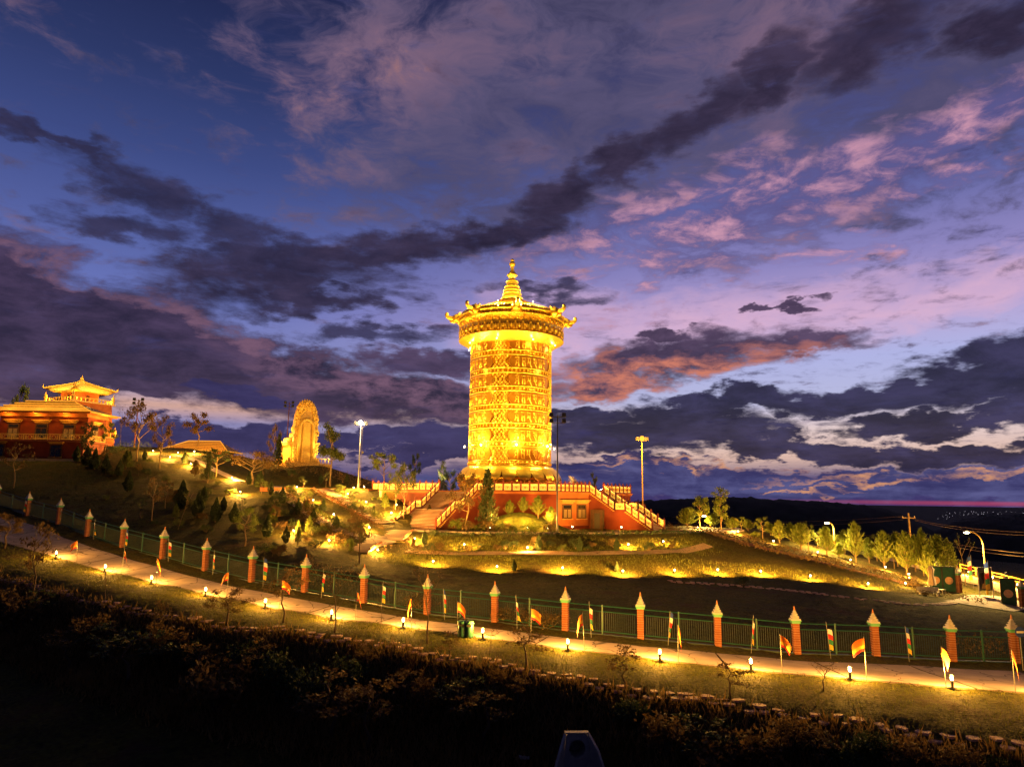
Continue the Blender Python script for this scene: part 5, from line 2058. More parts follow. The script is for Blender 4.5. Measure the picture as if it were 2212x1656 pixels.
for i, (q, D) in enumerate(((cC(1010, 440), 90.3), (cC(1300, 440), 90.3), (cC(900, 445), 90.5), (cC(1160, 446), 90.2))):
    spot(*q, 'garden light hidden in the shrubs below the podium wall, %s from the left' % ('second', 'fourth', 'first', 'third')[i], 'garden lights in the mound shrubs', 1300, D, dz=1.9)
for i, q in enumerate([cG_(1110, 640), cG_(1450, 720), cG_(1780, 800), cG_(2125, 905)]):
    p = G(q[0], q[1] + 8)
    bollard(p, 'bollard light along the street beyond the gate, %s from the left' % ORD[i], 'bollard lights along the street', 5200)
for i, (x, y, D) in enumerate(((560, 330, 101), (760, 380, 99), (1010, 450, 96), (1195, 480, 95), (1390, 490, 95), (1520, 540, 91), (1650, 540, 88), (330, 300, 103))):
    spot(*cD(x, y), 'ground light at the feet of the bright trees, %s from the left' % ('second', 'third', 'fourth', 'fifth', 'sixth', 'seventh', 'eighth', 'first')[i], 'ground lights under the bright trees', 2200, D)
# uplights against the podium wall
for i, (x, y, pw, c_) in enumerate(((8.3, 95.0, 700, 'beside the barred windows'), (15.0, 96.0, 450, 'below the right staircase'), (-15.5, 96.5, 350, 'left of the broad staircase'))):
    t_ = thing('wall_light', 'small uplight on the plaza %s' % c_, 'uplight', sit(x, y, .03))
    obj('fixture', spk_me, M['darkmetal'], t_)
    obj('bulb', spb_me, M['bulb'], t_)
    light('glow', 'POINT', (0, 0, .7), pw, AMBER, t_, .08)


def mast(base, top_z, label, heads, mat_='steel', r=.13, lit=None, group='tall floodlight masts'):
    t_ = thing('floodlight_mast', label, 'mast', base, 0, group)
    H = top_z - base.z
    MB().lathe([(r * 1.3, 0), (r * 1.3, .5), (r, .6), (r * .55, H)], 10).build('pole', M[mat_], t_, True)
    MB().box((0, 0, .06), (.6, .6, .12)).build('base_plate', M['darkmetal'], t_)
    cb = MB()
    for z_ in (H - .25, H - 1.0):
        if heads > 2 or z_ > H - .5:
            cb.box((0, 0, z_), (1.9, .1, .08))
    cb.build('crossbar', M['darkmetal'], t_)
    pos = [(-.8, H + .02), (.8, H + .02), (-.8, H - .72), (.8, H - .72)][:heads]
    for (x, z_) in pos:
        h_ = MB().box((0, 0, 0), (.55, .3, .5), taper=.8).build('lamp_head', M['darkmetal'], t_, loc=(x, -.12, z_))
        MB().box((0, -.17, 0), (.44, .03, .38)).build('lens', M[lit] if (lit and z_ > H - .5) else M['glass'], h_)
    return t_, H


m1 = at(1203, 1143, 88.0)
mast(sit(m1.x, 88.0, .02), at(1203, 896, 88).z, 'slim unlit mast with four lamp heads in front of the tower', 4)
m2 = at(773, 1050, 110.0)
t_, H = mast(sit(m2.x, 110, 0), at(778, 914, 110).z, 'lit mast with a white flood lamp above the upper terrace', 2)
MB().sphere((0, -.3, H + .05), .33, 10, 8).build('flood_lamp', M['bulbwhite'], t_)
light('flood', 'POINT', (0, -1.3, H + .2), 4500, (1, .66, .25), t_, .3)
MB().box((.3, 0, H / 2), (.04, .04, H * .9)).box((.45, 0, H * .55), (.3, .2, .35)).build('ladder', M['darkmetal'], t_)
m3 = at(1388, 1092, 114.0)
t_, H = mast(Vector((m3.x, 114.0, PLAZA_Z)), at(1386, 948, 114).z, 'lit mast with an amber lamp behind the right staircase', 2, 'goldpaint')
MB().sphere((0, -.3, H + .05), .45, 10, 8).build('flood_lamp', M['bulbamber'], t_)
light('flood', 'POINT', (0, -1.2, H + .1), 5000, AMBER, t_, .3)
m4 = at(618, 976, 146)
mast(Vector((m4.x, 146, gz(m4.x, 146))), at(625, 869, 146).z, 'leaning unlit mast beside the seated statue', 4, 'brick')
m5 = at(290, 960, 134)
mast(sit(m5.x, 134), at(293, 862, 134).z, 'mast rising behind the umbrella tree on the left hill', 4, 'brick')


def street_lamp(base, tipz, tipx, label, D):
    t_ = thing('street_lamp', label, 'street lamp', base, 0, 'curved street lamps')
    H = tipz - base.z
    dx = tipx - base.x
    pts = [(0, 0, 0), (0, 0, H * .55), (0, 0, H * .78)]
    for k in range(1, 7):
        an = math.pi / 2 * k / 6
        pts.append((dx * .75 * (1 - math.cos(an)), 0, H * .78 + H * .22 * math.sin(an)))
    pts.append((dx * .9, 0, H))
    MB().tube(pts, [.11, .09] + [.07] * (len(pts) - 2), 8).build('pole', M['goldpaint'], t_, True)
    h_ = MB().box((dx, 0, H), (.75, .28, .14), taper=.8).build('lamp_head', M['steel'], t_)
    MB().box((dx, -.05, H - .1), (.55, .26, .08)).sphere((dx, -.1, H - .1), .16, 8, 6, (1.6, 1, .7)).build('bulb', M['bulb'], h_)
    light('glow', 'SPOT', (dx, 0, H - .3), 26000, (1, .62, .16), t_, .2, target=(dx * 1.2, -1.5, -1), spot=150, blend=.5)
    return t_


b1 = at(*cD(1122, 390), 102)
street_lamp(sit(b1.x, 102), at(*cD(1075, 243), 102).z, at(*cD(1075, 243), 102).x, 'curved street lamp among the bright row of trees', 102)
b2 = at(*cG_(1640, 690), 84)
street_lamp(sit(b2.x + .3, 84), at(*cG_(1410, 160), 84).z, at(*cG_(1410, 160), 84).x, 'curved street lamp beside the picture board at the gate', 84)
b3 = at(*cD(405, 260), 112)
street_lamp(sit(b3.x, 112), at(*cD(368, 203), 112).z, at(*cD(368, 203), 112).x, 'small curved lamp behind the trees at the plaza end', 112)

# utility pole and wires
up_ = at(*cD(1560, 380), 108)
ub = sit(up_.x, 108)
t_ = thing('utility_pole', 'leaning timber utility pole behind the bright trees', 'utility pole', ub)
UH = at(*cD(1545, 190), 108).z - ub.z
lean = at(*cD(1545, 190), 108).x - ub.x
MB().tube([(0, 0, -.3), (lean, 0, UH)], [.2, .13], 8).build('pole', M['bark'], t_)
MB().box((lean, 0, UH - .7), (2.0, .1, .12)).build('crossarm', M['bark'], t_)
for s in (-.9, .9):
    MB().lathe([(.06, 0), (.08, .1), (.03, .22)], 7, c=(lean + s, 0, UH - .64)).build('insulator', M['whitepaint'], t_)


def wire(a, b_, sag, label):
    pts = []
    for k in range(15):
        t0 = k / 14
        q = a.lerp(b_, t0)
        pts.append(q - Vector((0, 0, sag * 4 * t0 * (1 - t0))))
    o = MB().tube(pts, .022, 4).build('power_line', M['wire'])
    tag(o, label, 'wire', 'power lines by the gate')


top = ub + Vector((lean, 0, UH - .5))
names = ['top', 'upper middle', 'lower middle', 'bottom']
for i, dz in enumerate((0, -.55, -2.2, -3.0)):
    wire(top + Vector((.9 if i % 2 else -.9, 0, dz)), at(2330, 1150 + 6 * i + (40 if i > 1 else 0), 70), .7, 'sagging wire from the utility pole to the right, %s one' % names[i])
for i, dz in enumerate((0, -.5, -2.4)):
    wire(top + Vector((-.9, 0, dz)), at(1430, (1113, 1124, 1150)[i], 190), 1.2, 'sagging wire running left from the utility pole, %s one' % ('top', 'middle', 'bottom')[i])

# ------------------------------------------------------------------ flags
FC = {'white': mat('flagwhite', (0.72, 0.70, 0.68), 0.8, trans=0.3), 'red': mat('flagred', (0.55, 0.03, 0.03), 0.8, trans=0.3), 'green': mat('flaggreen', (0.04, 0.22, 0.10), 0.8, trans=0.3),
      'yellow': mat('flagyellow', (0.70, 0.42, 0.05), 0.8, trans=0.3), 'blue': mat('flagblue', (0.03, 0.06, 0.28), 0.8, trans=0.3), 'orange': mat('flagorange', (0.72, 0.20, 0.03), 0.8, trans=0.3)}
fpole = MB().lathe([(.022, 0), (.02, 2.45), (.03, 2.47), (.005, 2.55)], 6).mesh('pole')


def cloth(x0, x1, z0, z1, seed, droop=0.0, amp=.07, n=6, k=5):
    r_ = random.Random(seed)
    ph = r_.uniform(0, 6)
    b = MB()
    vs_, fs = [], []
    for j in range(k + 1):
        for i in range(n + 1):
            u, v = i / n, j / k
            x = x0 + (x1 - x0) * u
            z_ = z0 + (z1 - z0) * v - droop * u * u
            xx = x * (1 - .25 * droop * u)
            vs_.append((xx, amp * math.sin(ph + 5 * x + 2.2 * z_) * (.3 + abs(x)), z_))
    for j in range(k):
        for i in range(n):
            q = j * (n + 1) + i
            fs.append((q, q + 1, q + n + 2, q + n + 1))
    return b.add(vs_, fs).mesh('cloth', True)


order_ = ['blue', 'white', 'red', 'green', 'yellow']
vert_sets = []
for v in range(4):
    w_ = (.28, .17, .32, .22)[v]
    vert_sets.append([(c_, cloth(.02, w_, 2.4 - .36 * (q + 1) + .01, 2.4 - .36 * q, v, .12, .16 + .05 * v)) for q, c_ in enumerate(order_)])


def fence_at(px):
    for a, b_ in zip(FENCEP[:-1], FENCEP[1:]):
        xa, xb = proj(a)[0], proj(b_)[0]
        if xa <= px <= xb:
            return a.lerp(b_, (px - xa) / (xb - xa))
    return FENCEP[-1]


for i, px in enumerate([49, 128, 202, 269, 364, 460, 569, 695, 825, 961, 1118, 1278, 1443, 1622, 1794, 1963]):
    f = fence_at(px)
    d = Vector((f.x, f.y, 0)).normalized()
    q = f - d * 1.05
    t_ = thing('prayer_flag', 'narrow multicoloured prayer flag on a pole by the fence, %s from the left' % ORD[i], 'flag', sit(q.x, q.y), rs.uniform(-.9, .9), 'multicoloured flags along the fence')
    t_.rotation_euler.x, t_.rotation_euler.y = rs.uniform(-.07, .07), rs.uniform(-.09, .09)
    t_.scale = (.9, .9, rs.uniform(.84, .98))
    obj('pole', fpole, M['steel'], t_)
    for c_, me in vert_sets[i % 4]:
        if c_ == 'blue' and i % 3:
            continue
        obj('%s_cloth' % c_, me, FC[c_], t_)


def boll_at(px):
    for a, b_ in zip(BOLLP[:-1], BOLLP[1:]):
        xa, xb = proj(a)[0], proj(b_)[0]
        if xa <= px <= xb:
            return a.lerp(b_, (px - xa) / (xb - xa))
    return BOLLP[-1]


or_sets = []
for v in range(4):
    dr = (.45, .8, 1.1, .6)[v]
    wd = (.85, .62, .42, .75)[v]
    or_sets.append([('orange', cloth(.02, wd, 2.05, 2.42, v + 9, dr, .22)), ('yellow', cloth(.02, wd, 1.86, 2.06, v + 9, dr, .22)), ('red', cloth(.02, wd, 1.72, 1.87, v + 9, dr, .22)),
                    ('white', cloth(wd * .99, wd + .09, 1.78, 2.38, v + 9, dr * .3, .1, 2))])
for i, px in enumerate([167, 262, 339, 490, 603, 768, 889, 990, 1148, 1264, 1466, 1691, 1873, 2044, 2195]):
    f = boll_at(px)
    t_ = thing('orange_flag', 'orange and yellow flag on a thin pole at the road edge, %s from the left' % ORD[i], 'flag', sit(f.x, f.y, .02), (rs.uniform(-.5, .5) if i % 3 else math.pi + rs.uniform(-.4, .4)), 'orange flags along the road')
    t_.rotation_euler.x, t_.rotation_euler.y = rs.uniform(-.06, .06), rs.uniform(-.08, .08)
    t_.scale = (.82, .82, rs.uniform(.82, .96))
    obj('pole', fpole, M['steel'], t_)
    for c_, me in or_sets[i % 4][:3]:
        obj('%s_cloth' % c_, me, FC[c_], t_)

# ------------------------------------------------------------------ small furniture
for i, (x, y) in enumerate((cF(872, 472), cF(915, 475))):
    p = G(x, y)
    t_ = thing('litter_bin', 'green round litter bin at the road edge, %s of the pair' % ('left', 'right')[i], 'bin', p, 0, 'pair of green bins')
    MB().lathe([(.27, 0), (.3, .1), (.32, .95), (.3, .97)], 12).build('body', M['fencegreen'], t_, True)
    MB().lathe([(.33, .95), (.34, 1.0), (.2, 1.08), (.02, 1.1)], 12).build('lid', M['greenpaint'], t_, True)
    MB().box((0, -.31, .8), (.3, .05, .14)).build('slot', M['darkmetal'], t_)
ac = at(*cC(188, 228), 104.5)
t_ = thing('equipment_cabinet', 'pale cabinet with two louvred doors against the podium wall', 'cabinet', sit(ac.x, 104.5, 0), 0.6)
MB().box((0, 0, .7), (2.2, .8, 1.3)).build('body', M['cream'], t_)
MB().box((0, 0, 1.39), (2.4, .95, .08)).build('roof', M['carved'], t_)
for s in (-.5, .5):
    d_ = MB().box((s, -.42, .7), (.9, .03, 1.1)).build('door', M['goldpaint'], t_)
    lv = MB()
    for k in range(6):
        lv.box((s, -.445, .35 + .14 * k), (.7, .02, .05))
    lv.build('louvre', M['cream'], d_)
# folded parasol, bench and table near the gate
pp = at(*cG_(935, 870), 80)
pb = sit(pp.x, 80)
t_ = thing('parasol', 'folded fabric parasol on a post beside the gate bench', 'parasol', pb)
MB().lathe([(.25, 0), (.25, .08), (.05, .1), (.04, 3.0), (.01, 3.1)], 10).build('post', M['steel'], t_)
b = MB()
vs_, fs = [], []
for j, (r_, z_) in enumerate(((.42, .9), (.36, 1.4), (.22, 2.0), (.34, 2.6), (.1, 2.95), (.02, 3.0))):
    for i in range(16):
        a = 2 * math.pi * i / 16
        rr2 = r_ * (1 + .25 * math.cos(4 * a))
        vs_.append((rr2 * math.cos(a), rr2 * math.sin(a), z_))
for j in range(5):
    for i in range(16):
        fs.append((j * 16 + i, j * 16 + (i + 1) % 16, (j + 1) * 16 + (i + 1) % 16, (j + 1) * 16 + i))
b.add(vs_, fs)
M['canvas'] = mat('canvas', (0.5, 0.36, 0.24), 0.8)
b.build('canopy', M['canvas'], t_, True)
bn = at(*cG_(890, 915), 78)
t_ = thing('park_bench', 'pale bench on the paving beside the folded parasol', 'bench', sit(bn.x, 78), -.1)
MB().box((0, 0, .46), (2.2, .5, .08)).build('seat', M['whitepaint'], t_)
MB().box((0, .24, .75), (2.2, .06, .4)).build('backrest', M['whitepaint'], t_)
for s in (-.9, .9):
    MB().box((s, 0, .21), (.1, .45, .42)).build('leg', M['whitepaint'], t_)
tb_ = at(*cG_(1055, 905), 79.5)
t_ = thing('side_table', 'small square table between bench and gate leaves', 'table', sit(tb_.x, 79.5), 0)
MB().box((0, 0, .58), (.8, .6, .06)).build('table_top', M['whitepaint'], t_)
for sx in (-.32, .32):
    for sy in (-.22, .22):
        MB().box((sx, sy, .28), (.06, .06, .55)).build('leg', M['whitepaint'], t_)
# picture board by the street lamp
pbd = at(*cG_(1655, 640), 80)
t_ = thing('picture_board', 'upright picture board with dark ornate print beside the street lamp', 'sign', sit(pbd.x, 80), 0)
for s in (-.75, .75):
    MB().box((s, 0, 1.6), (.09, .09, 3.4)).build('post', M['whitepaint'], t_)
bzd = MB().box((0, 0, 2.0), (1.4, .06, 2.5)).build('board', mat('board', (0.05, 0.04, 0.035), 0.5, var=.4, scale=2.0), t_)
pr = MB()
pr.lathe([(.02, -.02), (.42, -.02)], 18, m=Matrix.Translation((0, -.05, 2.35)) @ Matrix.Rotation(R(90), 4, 'X'))
pr.add([(-.5, -.04, .95), (.5, -.04, .95), (.32, -.04, 1.5), (-.32, -.04, 1.5)], [(0, 1, 2, 3)])
pr.add([(-.16, -.045, 1.5), (.16, -.045, 1.5), (.12, -.045, 2.5), (-.12, -.045, 2.5)], [(0, 1, 2, 3)])
pr.f = [f for f in pr.f if len(f) == 4]
pr.build('print', M['carved'], bzd)
# round blue road sign at the corner
rsn = at(*cG_(2145, 1540), 46.5)
rb = sit(rsn.x, 46.5)
t_ = thing('road_sign', 'round blue road sign with white bar by the fence corner', 'sign', rb)
sh_ = rsn.z - rb.z
MB().lathe([(.035, 0), (.035, sh_ + .3)], 8).build('post', M['steel'], t_)
dsk = MB().lathe([(.30, -.012), (.33, 0), (.30, .012)], 24, m=Matrix.Translation((0, -.05, sh_)) @ Matrix.Rotation(R(90), 4, 'X')).build('disc', FC['blue'], t_)
MB().box((0, -.075, sh_), (.46, .01, .12)).build('white_bar', M['whitepaint'], dsk)
# pole-mounted banner flags by the gate
for i, (q, D, nm) in enumerate(((cG_(1485, 640), 90, 'beyond the drive'), (cG_(1720, 690), 79, 'beside the picture board'))):
    p = at(*q, D)
    t_ = thing('prayer_flag', 'tall multicoloured prayer flag %s near the gate' % nm, 'flag', sit(p.x, D), 2.6, 'tall flags near the gate')
    t_.scale = (1.3, 1.3, 1.6)
    obj('pole', fpole, M['steel'], t_)
    for c_, me in vert_sets[2]:
        obj('%s_cloth' % c_, me, FC[c_], t_)
# low rail along the far side of the street
def street_rail(a, b_, label):
    t_ = thing('street_railing', label, 'railing', (0, 0, 0), 0, 'railings along the street')
    n_ = max(2, int((b_ - a).length / 2.4))
    for z_, nm in ((1.0, 'top_rail'), (.55, 'lower_rail')):
        MB().tube([a + Vector((0, 0, z_)), b_ + Vector((0, 0, z_))], .05, 5).build(nm, M['goldpaint'], t_)
    pm_ = MB().box((0, 0, .5), (.1, .1, 1.05)).mesh('post')
    for k in range(n_ + 1):
        obj('post', pm_, M['goldpaint'], t_, a.lerp(b_, k / n_))


sr = [sit(66.5, 106), sit(68.5, 92), sit(67, 76), sit(66, 62), sit(65.5, 48)]
for i in range(4):
    street_rail(sr[i], sr[i + 1], 'pale two-bar railing on the far side of the street, %s from the far end' % ORD[i])
# culvert headwall in the gully
cu = at(1246, 1656, 33.0)
cz = at(1246, 1583, 33.0).z
t_ = thing('culvert_headwall', 'concrete culvert headwall with round pipe mouth at the bottom', 'culvert', (cu.x, 33.0, cz - 1.56), R(4))
t_.scale = (.58, .6, .6)
b = MB()
tw, bw, hh_ = .84, 1.12, 2.6
RADP = .62
cx0, cz0 = 0.02, 1.55
outer = []
inner_ = []
for k in range(32):
    a = 2 * math.pi * k / 32
    c_, s_ = math.cos(a), math.sin(a)
    # intersection of the ray with the trapezoid
    tmax = 1e9
    for (nx_, nz_, dd_) in ((0, 1, hh_ - cz0), (0, -1, cz0), (1, (bw - tw) / hh_, bw - (bw - tw) / hh_ * cz0), (-1, (bw - tw) / hh_, bw - (bw - tw) / hh_ * cz0)):
        den = c_ * nx_ + s_ * nz_
        if den > 1e-6:
            tmax = min(tmax, dd_ / den)
    outer.append((cx0 + c_ * tmax, cz0 + s_ * tmax))
    inner_.append((cx0 + c_ * RADP, cz0 + s_ * RADP))
vs_ = [(x, 0, z_) for x, z_ in outer] + [(x, 0, z_) for x, z_ in inner_] + [(x, .35, z_) for x, z_ in outer] + [(x, 1.6, z_) for x, z_ in inner_]
fs = []
for k in range(32):
    k2 = (k + 1) % 32
    fs += [(k, k2, 32 + k2, 32 + k), (k2, k, 64 + k, 64 + k2), (32 + k, 32 + k2, 96 + k2, 96 + k)]
b.add(vs_, fs)
b.add([(x * .999 + .0, 1.55, z_) for x, z_ in inner_], [tuple(range(32))])
b.build('headwall', M['greyconc'], t_)
MB().box((0, .17, hh_ + .04), (2 * tw + .16, .5, .08)).build('coping', M['greyconc'], t_)
for s in (-1, 1):
    w_ = MB()
    w_.add([(s * tw, 0, hh_), (s * bw, 0, 0), (s * (bw + .9), -1.3, -.2), (s * (tw + .55), -1.0, hh_ - .9), (s * tw + s * .16, .1, hh_), (s * bw + s * .16, .1, 0), (s * (bw + 1.06), -1.2, -.2), (s * (tw + .71), -.9, hh_ - .9)],
           [(0, 1, 2, 3), (7, 6, 5, 4), (0, 3, 7, 4), (3, 2, 6, 7), (2, 1, 5, 6), (1, 0, 4, 5)])
    w_.build('wing_wall', M['greyconc'], t_)
# pale scrap of debris beside it
dbp = G(*cF(1250, 1222))
o = MB().add([(-.3, -.1, 0), (.3, -.14, .02), (.34, .1, .1), (-.26, .14, .12), (-.3, -.1, .1), (.28, -.1, .14)], [(0, 1, 2, 3), (0, 4, 5, 1), (4, 3, 2, 5)]).build('debris_sheet', M['greyconc'], loc=dbp + Vector((0, 0, .03)))
tag(o, 'pale scrap of sheeting lying in the gully left of the culvert', 'debris')
# far town lights on the plain
cl = MB()
rc = random.Random(8)
for k in range(90):
    px = 2010 + 230 * rc.random() ** .8
    py = 1104 + 16 * rc.random()
    d = ray(px, py)
    if d.z > -0.006:
        continue
    D = -(CAMZ + 106) / d.z * .93
    p = Vector((d.x * D, D, CAMZ + d.z * D))
    s_ = D / 1510 * rc.uniform(.6, 1.5) * .45
    cl.box(p, (s_, s_, s_ * .7))
o = cl.build('town_lights', M['citylight'])
o['kind'] = 'stuff'
tag(o, 'tiny white lights of a far town on the plain', 'town lights')
# ------------------------------------------------------------------ plants
def leafmesh(P, A, B_, name):
    n = len(P)
    V = np.empty((n, 4, 3))
    V[:, 0], V[:, 1], V[:, 2], V[:, 3] = P - A, P + B_, P + A, P - B_
    F = np.arange(n * 4).reshape(n, 4)
    return npmesh(name, V.reshape(-1, 3), F, False)


def unit(a):
    return a / np.maximum(1e-9, np.linalg.norm(a, axis=1, keepdims=True))


def clump_leaves(cs, spread, per, size, g, flat=.7, up=0.0, slim=.5):
    cs = np.repeat(np.array(cs), per, 0)
    sp = np.repeat(np.broadcast_to(np.array(spread, dtype=float), (len(cs) // per,)), per)
    P = cs + g.normal(0, 1, cs.shape) * sp[:, None] * np.array([1, 1, flat])
    A = unit(g.normal(0, 1, P.shape) + np.array([0, 0, up]))
    Bv = unit(np.cross(A, g.normal(0, 1, P.shape)))
    s = size * g.uniform(.6, 1.3, (len(P), 1))
    return P, A * s, Bv * s * slim


_cache = {}


def tree_mesh(kind, v):
    if (kind, v) in _cache:
        return _cache[(kind, v)]
    g = np.random.default_rng(hash_(kind) + v * 17)
    r_ = random.Random(hash_(kind) + v)
    tr = MB()
    H = 1.0
    cs, sp = [], []
    if kind in ('umbrella', 'round', 'column', 'twotier', 'sapling', 'vase', 'feather'):
        par = {'umbrella': (.42, .50, 9, 4), 'round': (.45, .36, 8, 4), 'column': (.25, .20, 10, 3), 'twotier': (.40, .34, 9, 4), 'sapling': (.45, .26, 6, 3), 'vase': (.35, .34, 5, 3), 'feather': (.38, .42, 9, 4)}[kind]
        base, rad, nb, sub = par
        bend = [(r_.uniform(-.02, .02), r_.uniform(-.02, .02)) for _ in range(5)]
        pts = [Vector((0, 0, -.02))] + [Vector((bend[i][0] * (i + 1), bend[i][1] * (i + 1), (i + 1) / 5 * .86)) for i in range(5)]
        r0 = .022 if kind not in ('sapling', 'vase') else .014
        tr.tube(pts, [r0 * 1.3, r0, r0 * .85, r0 * .65, r0 * .4, r0 * .15], 7)
        for i in range(nb):
            t_ = (i + .5) / nb
            z0 = base * .8 + (.72 - base * .8) * t_
            a = i * 2.4 + r_.uniform(-.4, .4)
            if kind == 'umbrella':
                L = rad * (1.0 - .45 * t_) * r_.uniform(.75, 1.05)
                z1 = base + .14 + (.98 - base - .14) * (t_ ** .8) * r_.uniform(.92, 1.02)
            elif kind == 'column':
                L = rad * math.sin(math.pi * (.15 + .75 * t_)) * r_.uniform(.7, 1.05)
                z1 = z0 + .12 + .18 * t_
            elif kind == 'vase':
                L = rad * r_.uniform(.5, 1)
                z1 = .8 + .2 * r_.random()
            elif kind == 'twotier':
                low = i % 3 != 0
                L = rad * r_.uniform(.6, 1.0) * (1 if low else .45)
                z1 = (base + .05 + .16 * r_.random()) if low else (.80 + .14 * r_.random())
            else:
                L = rad * math.sin(math.pi * (.22 + .66 * t_)) * r_.uniform(.7, 1.1)
                z1 = base + (.95 - base) * t_ * r_.uniform(.9, 1.05)
            fidx = min(4.99, max(0, z0 / .86 * 5))
            o0 = pts[int(fidx)].lerp(pts[min(5, int(fidx) + 1)], fidx - int(fidx))
            o0 = Vector((o0.x, o0.y, z0))
            e_ = Vector((L * math.cos(a), L * math.sin(a), z1))
            m_ = o0.lerp(e_, .5) + Vector((r_.uniform(-.02, .02), r_.uniform(-.02, .02), -.02 if kind != 'vase' else .03))
            tr.tube([o0, m_, e_], [r0 * .5, r0 * .32, r0 * .12], 5, False)
            for k in range(sub):
                e2 = e_ + Vector((r_.uniform(-1, 1) * .09, r_.uniform(-1, 1) * .09, r_.uniform(-.5, 1) * .06))
                tr.tube([m_.lerp(e_, .5), e2], [r0 * .2, r0 * .06], 4, False)
                cs.append(e2)
                sp.append(.045 if kind != 'sapling' else .04)
            cs.append(m_.lerp(e_, .7))
            sp.append(.035)
        per = {'umbrella': 46, 'round': 60, 'column': 60, 'twotier': 60, 'sapling': 14, 'vase': 3, 'feather': 42}[kind]
        size = {'umbrella': .022, 'round': .022, 'column': .020, 'twotier': .022, 'sapling': .026, 'vase': .02, 'feather': .028}[kind]
        P, A, Bv = clump_leaves([tuple(c) for c in cs], sp, per, size, g, .65, 0, .5 if kind != 'feather' else .25)
    elif kind == 'cypress':
        tr.tube([(0, 0, -.05), (0, 0, .3)], [.035, .03], 6)
        n = 2600
        t_ = g.uniform(0, 1, n) ** 1.15
        rr_ = .21 * np.sin(np.pi * np.clip(.12 + t_ * .88, 0, 1)) ** .8 * (1 - .55 * t_) * 1.25 * g.uniform(.75, 1.08, n)
        lump = 1 + .12 * np.sin(7 * t_ + g.uniform(0, 6)) + .10 * np.sin(23 * t_)
        a = g.uniform(0, 2 * np.pi, n)
        rr_ = rr_ * lump * (1 + .12 * np.sin(3 * a + 9 * t_))
        P = np.stack([rr_ * np.cos(a), rr_ * np.sin(a), .06 + .94 * t_], -1)
        A = unit(g.normal(0, .5, (n, 3)) + np.array([0, 0, 1.0]))
        Bv = unit(np.cross(A, g.normal(0, 1, (n, 3))))
        A, Bv = A * .034, Bv * .017
    elif kind in ('pine', 'conifer'):
        tr.tube([(0, 0, -.03), (.01, 0, .5), (0, .01, .97)], [.026, .018, .004], 6)
        Ps, As, Bs = [], [], []
        lv = 15
        for i in range(lv):
            t_ = i / (lv - 1)
            nbr = 7 if t_ < .8 else 4
            for k in range(nbr):
                a = 2 * math.pi * k / nbr + i * .7 + r_.uniform(-.25, .25)
                L = (.34 if kind == 'pine' else .24) * (1 - t_) ** .75 * r_.uniform(.45, 1.2) + .03
                z0 = .12 + .80 * t_
                rise = L * (.75 if kind == 'pine' else .15) + .04
                e_ = np.array([L * math.cos(a), L * math.sin(a), z0 + rise])
                o0 = np.array([0, 0, z0])
                tr.tube([tuple(o0), tuple(e_)], [.006, .002], 3, False)
                n = 20 if kind == 'pine' else 22
                u = g.uniform(.25, 1.08, (n, 1))
                Pq = o0 + (e_ - o0) * u + g.normal(0, .016, (n, 3))
                Aq = unit((e_ - o0)[None] / np.linalg.norm(e_ - o0) + g.normal(0, .45, (n, 3)) + np.array([0, 0, .35]))
                Bq = unit(np.cross(Aq, g.normal(0, 1, (n, 3))))
                Ps.append(Pq)
                As.append(Aq * (.050 if kind == 'pine' else .036))
                Bs.append(Bq * .011)
        P, A, Bv = np.concatenate(Ps), np.concatenate(As), np.concatenate(Bs)
    elif kind == 'shrub':
        for k in range(9):
            a = k * 2.4
            L = .5 * math.sqrt((k + .5) / 9)
            e_ = Vector((L * math.cos(a), L * math.sin(a), r_.uniform(.35, .85) * (1 - L * .7)))
            tr.tube([(0, 0, -.05), tuple(e_ * .5), tuple(e_)], [.02, .012, .004], 4, False)
            for q in range(3):
                cs.append(tuple(e_ + Vector((r_.uniform(-.1, .1), r_.uniform(-.1, .1), r_.uniform(-.15, .1)))))
        P, A, Bv = clump_leaves(cs, [.11] * len(cs), 26, .055, g, .8)
    elif kind == 'tussock':
        tr.tube([(0, 0, -.05), (0, 0, .05)], [.05, .03], 4)
        n = 240
        a = g.uniform(0, 2 * np.pi, n)
        rad = g.uniform(0, .5, n) ** .8
        P = np.stack([rad * .5 * np.cos(a), rad * .5 * np.sin(a), g.uniform(.2, .6, n)], -1)
        A = unit(np.stack([np.cos(a) * rad, np.sin(a) * rad, np.full(n, 1.0)], -1) + g.normal(0, .2, (n, 3))) * .42 * g.uniform(.6, 1.2, (n, 1))
        Bv = unit(np.cross(A, g.normal(0, 1, (n, 3)))) * .012
    _cache[(kind, v)] = (tr.mesh('trunk', True), leafmesh(P, A, Bv, 'crown'))
    return _cache[(kind, v)]


def hash_(s):
    return sum(ord(c) * (i + 3) for i, c in enumerate(s))


_mcache = {}


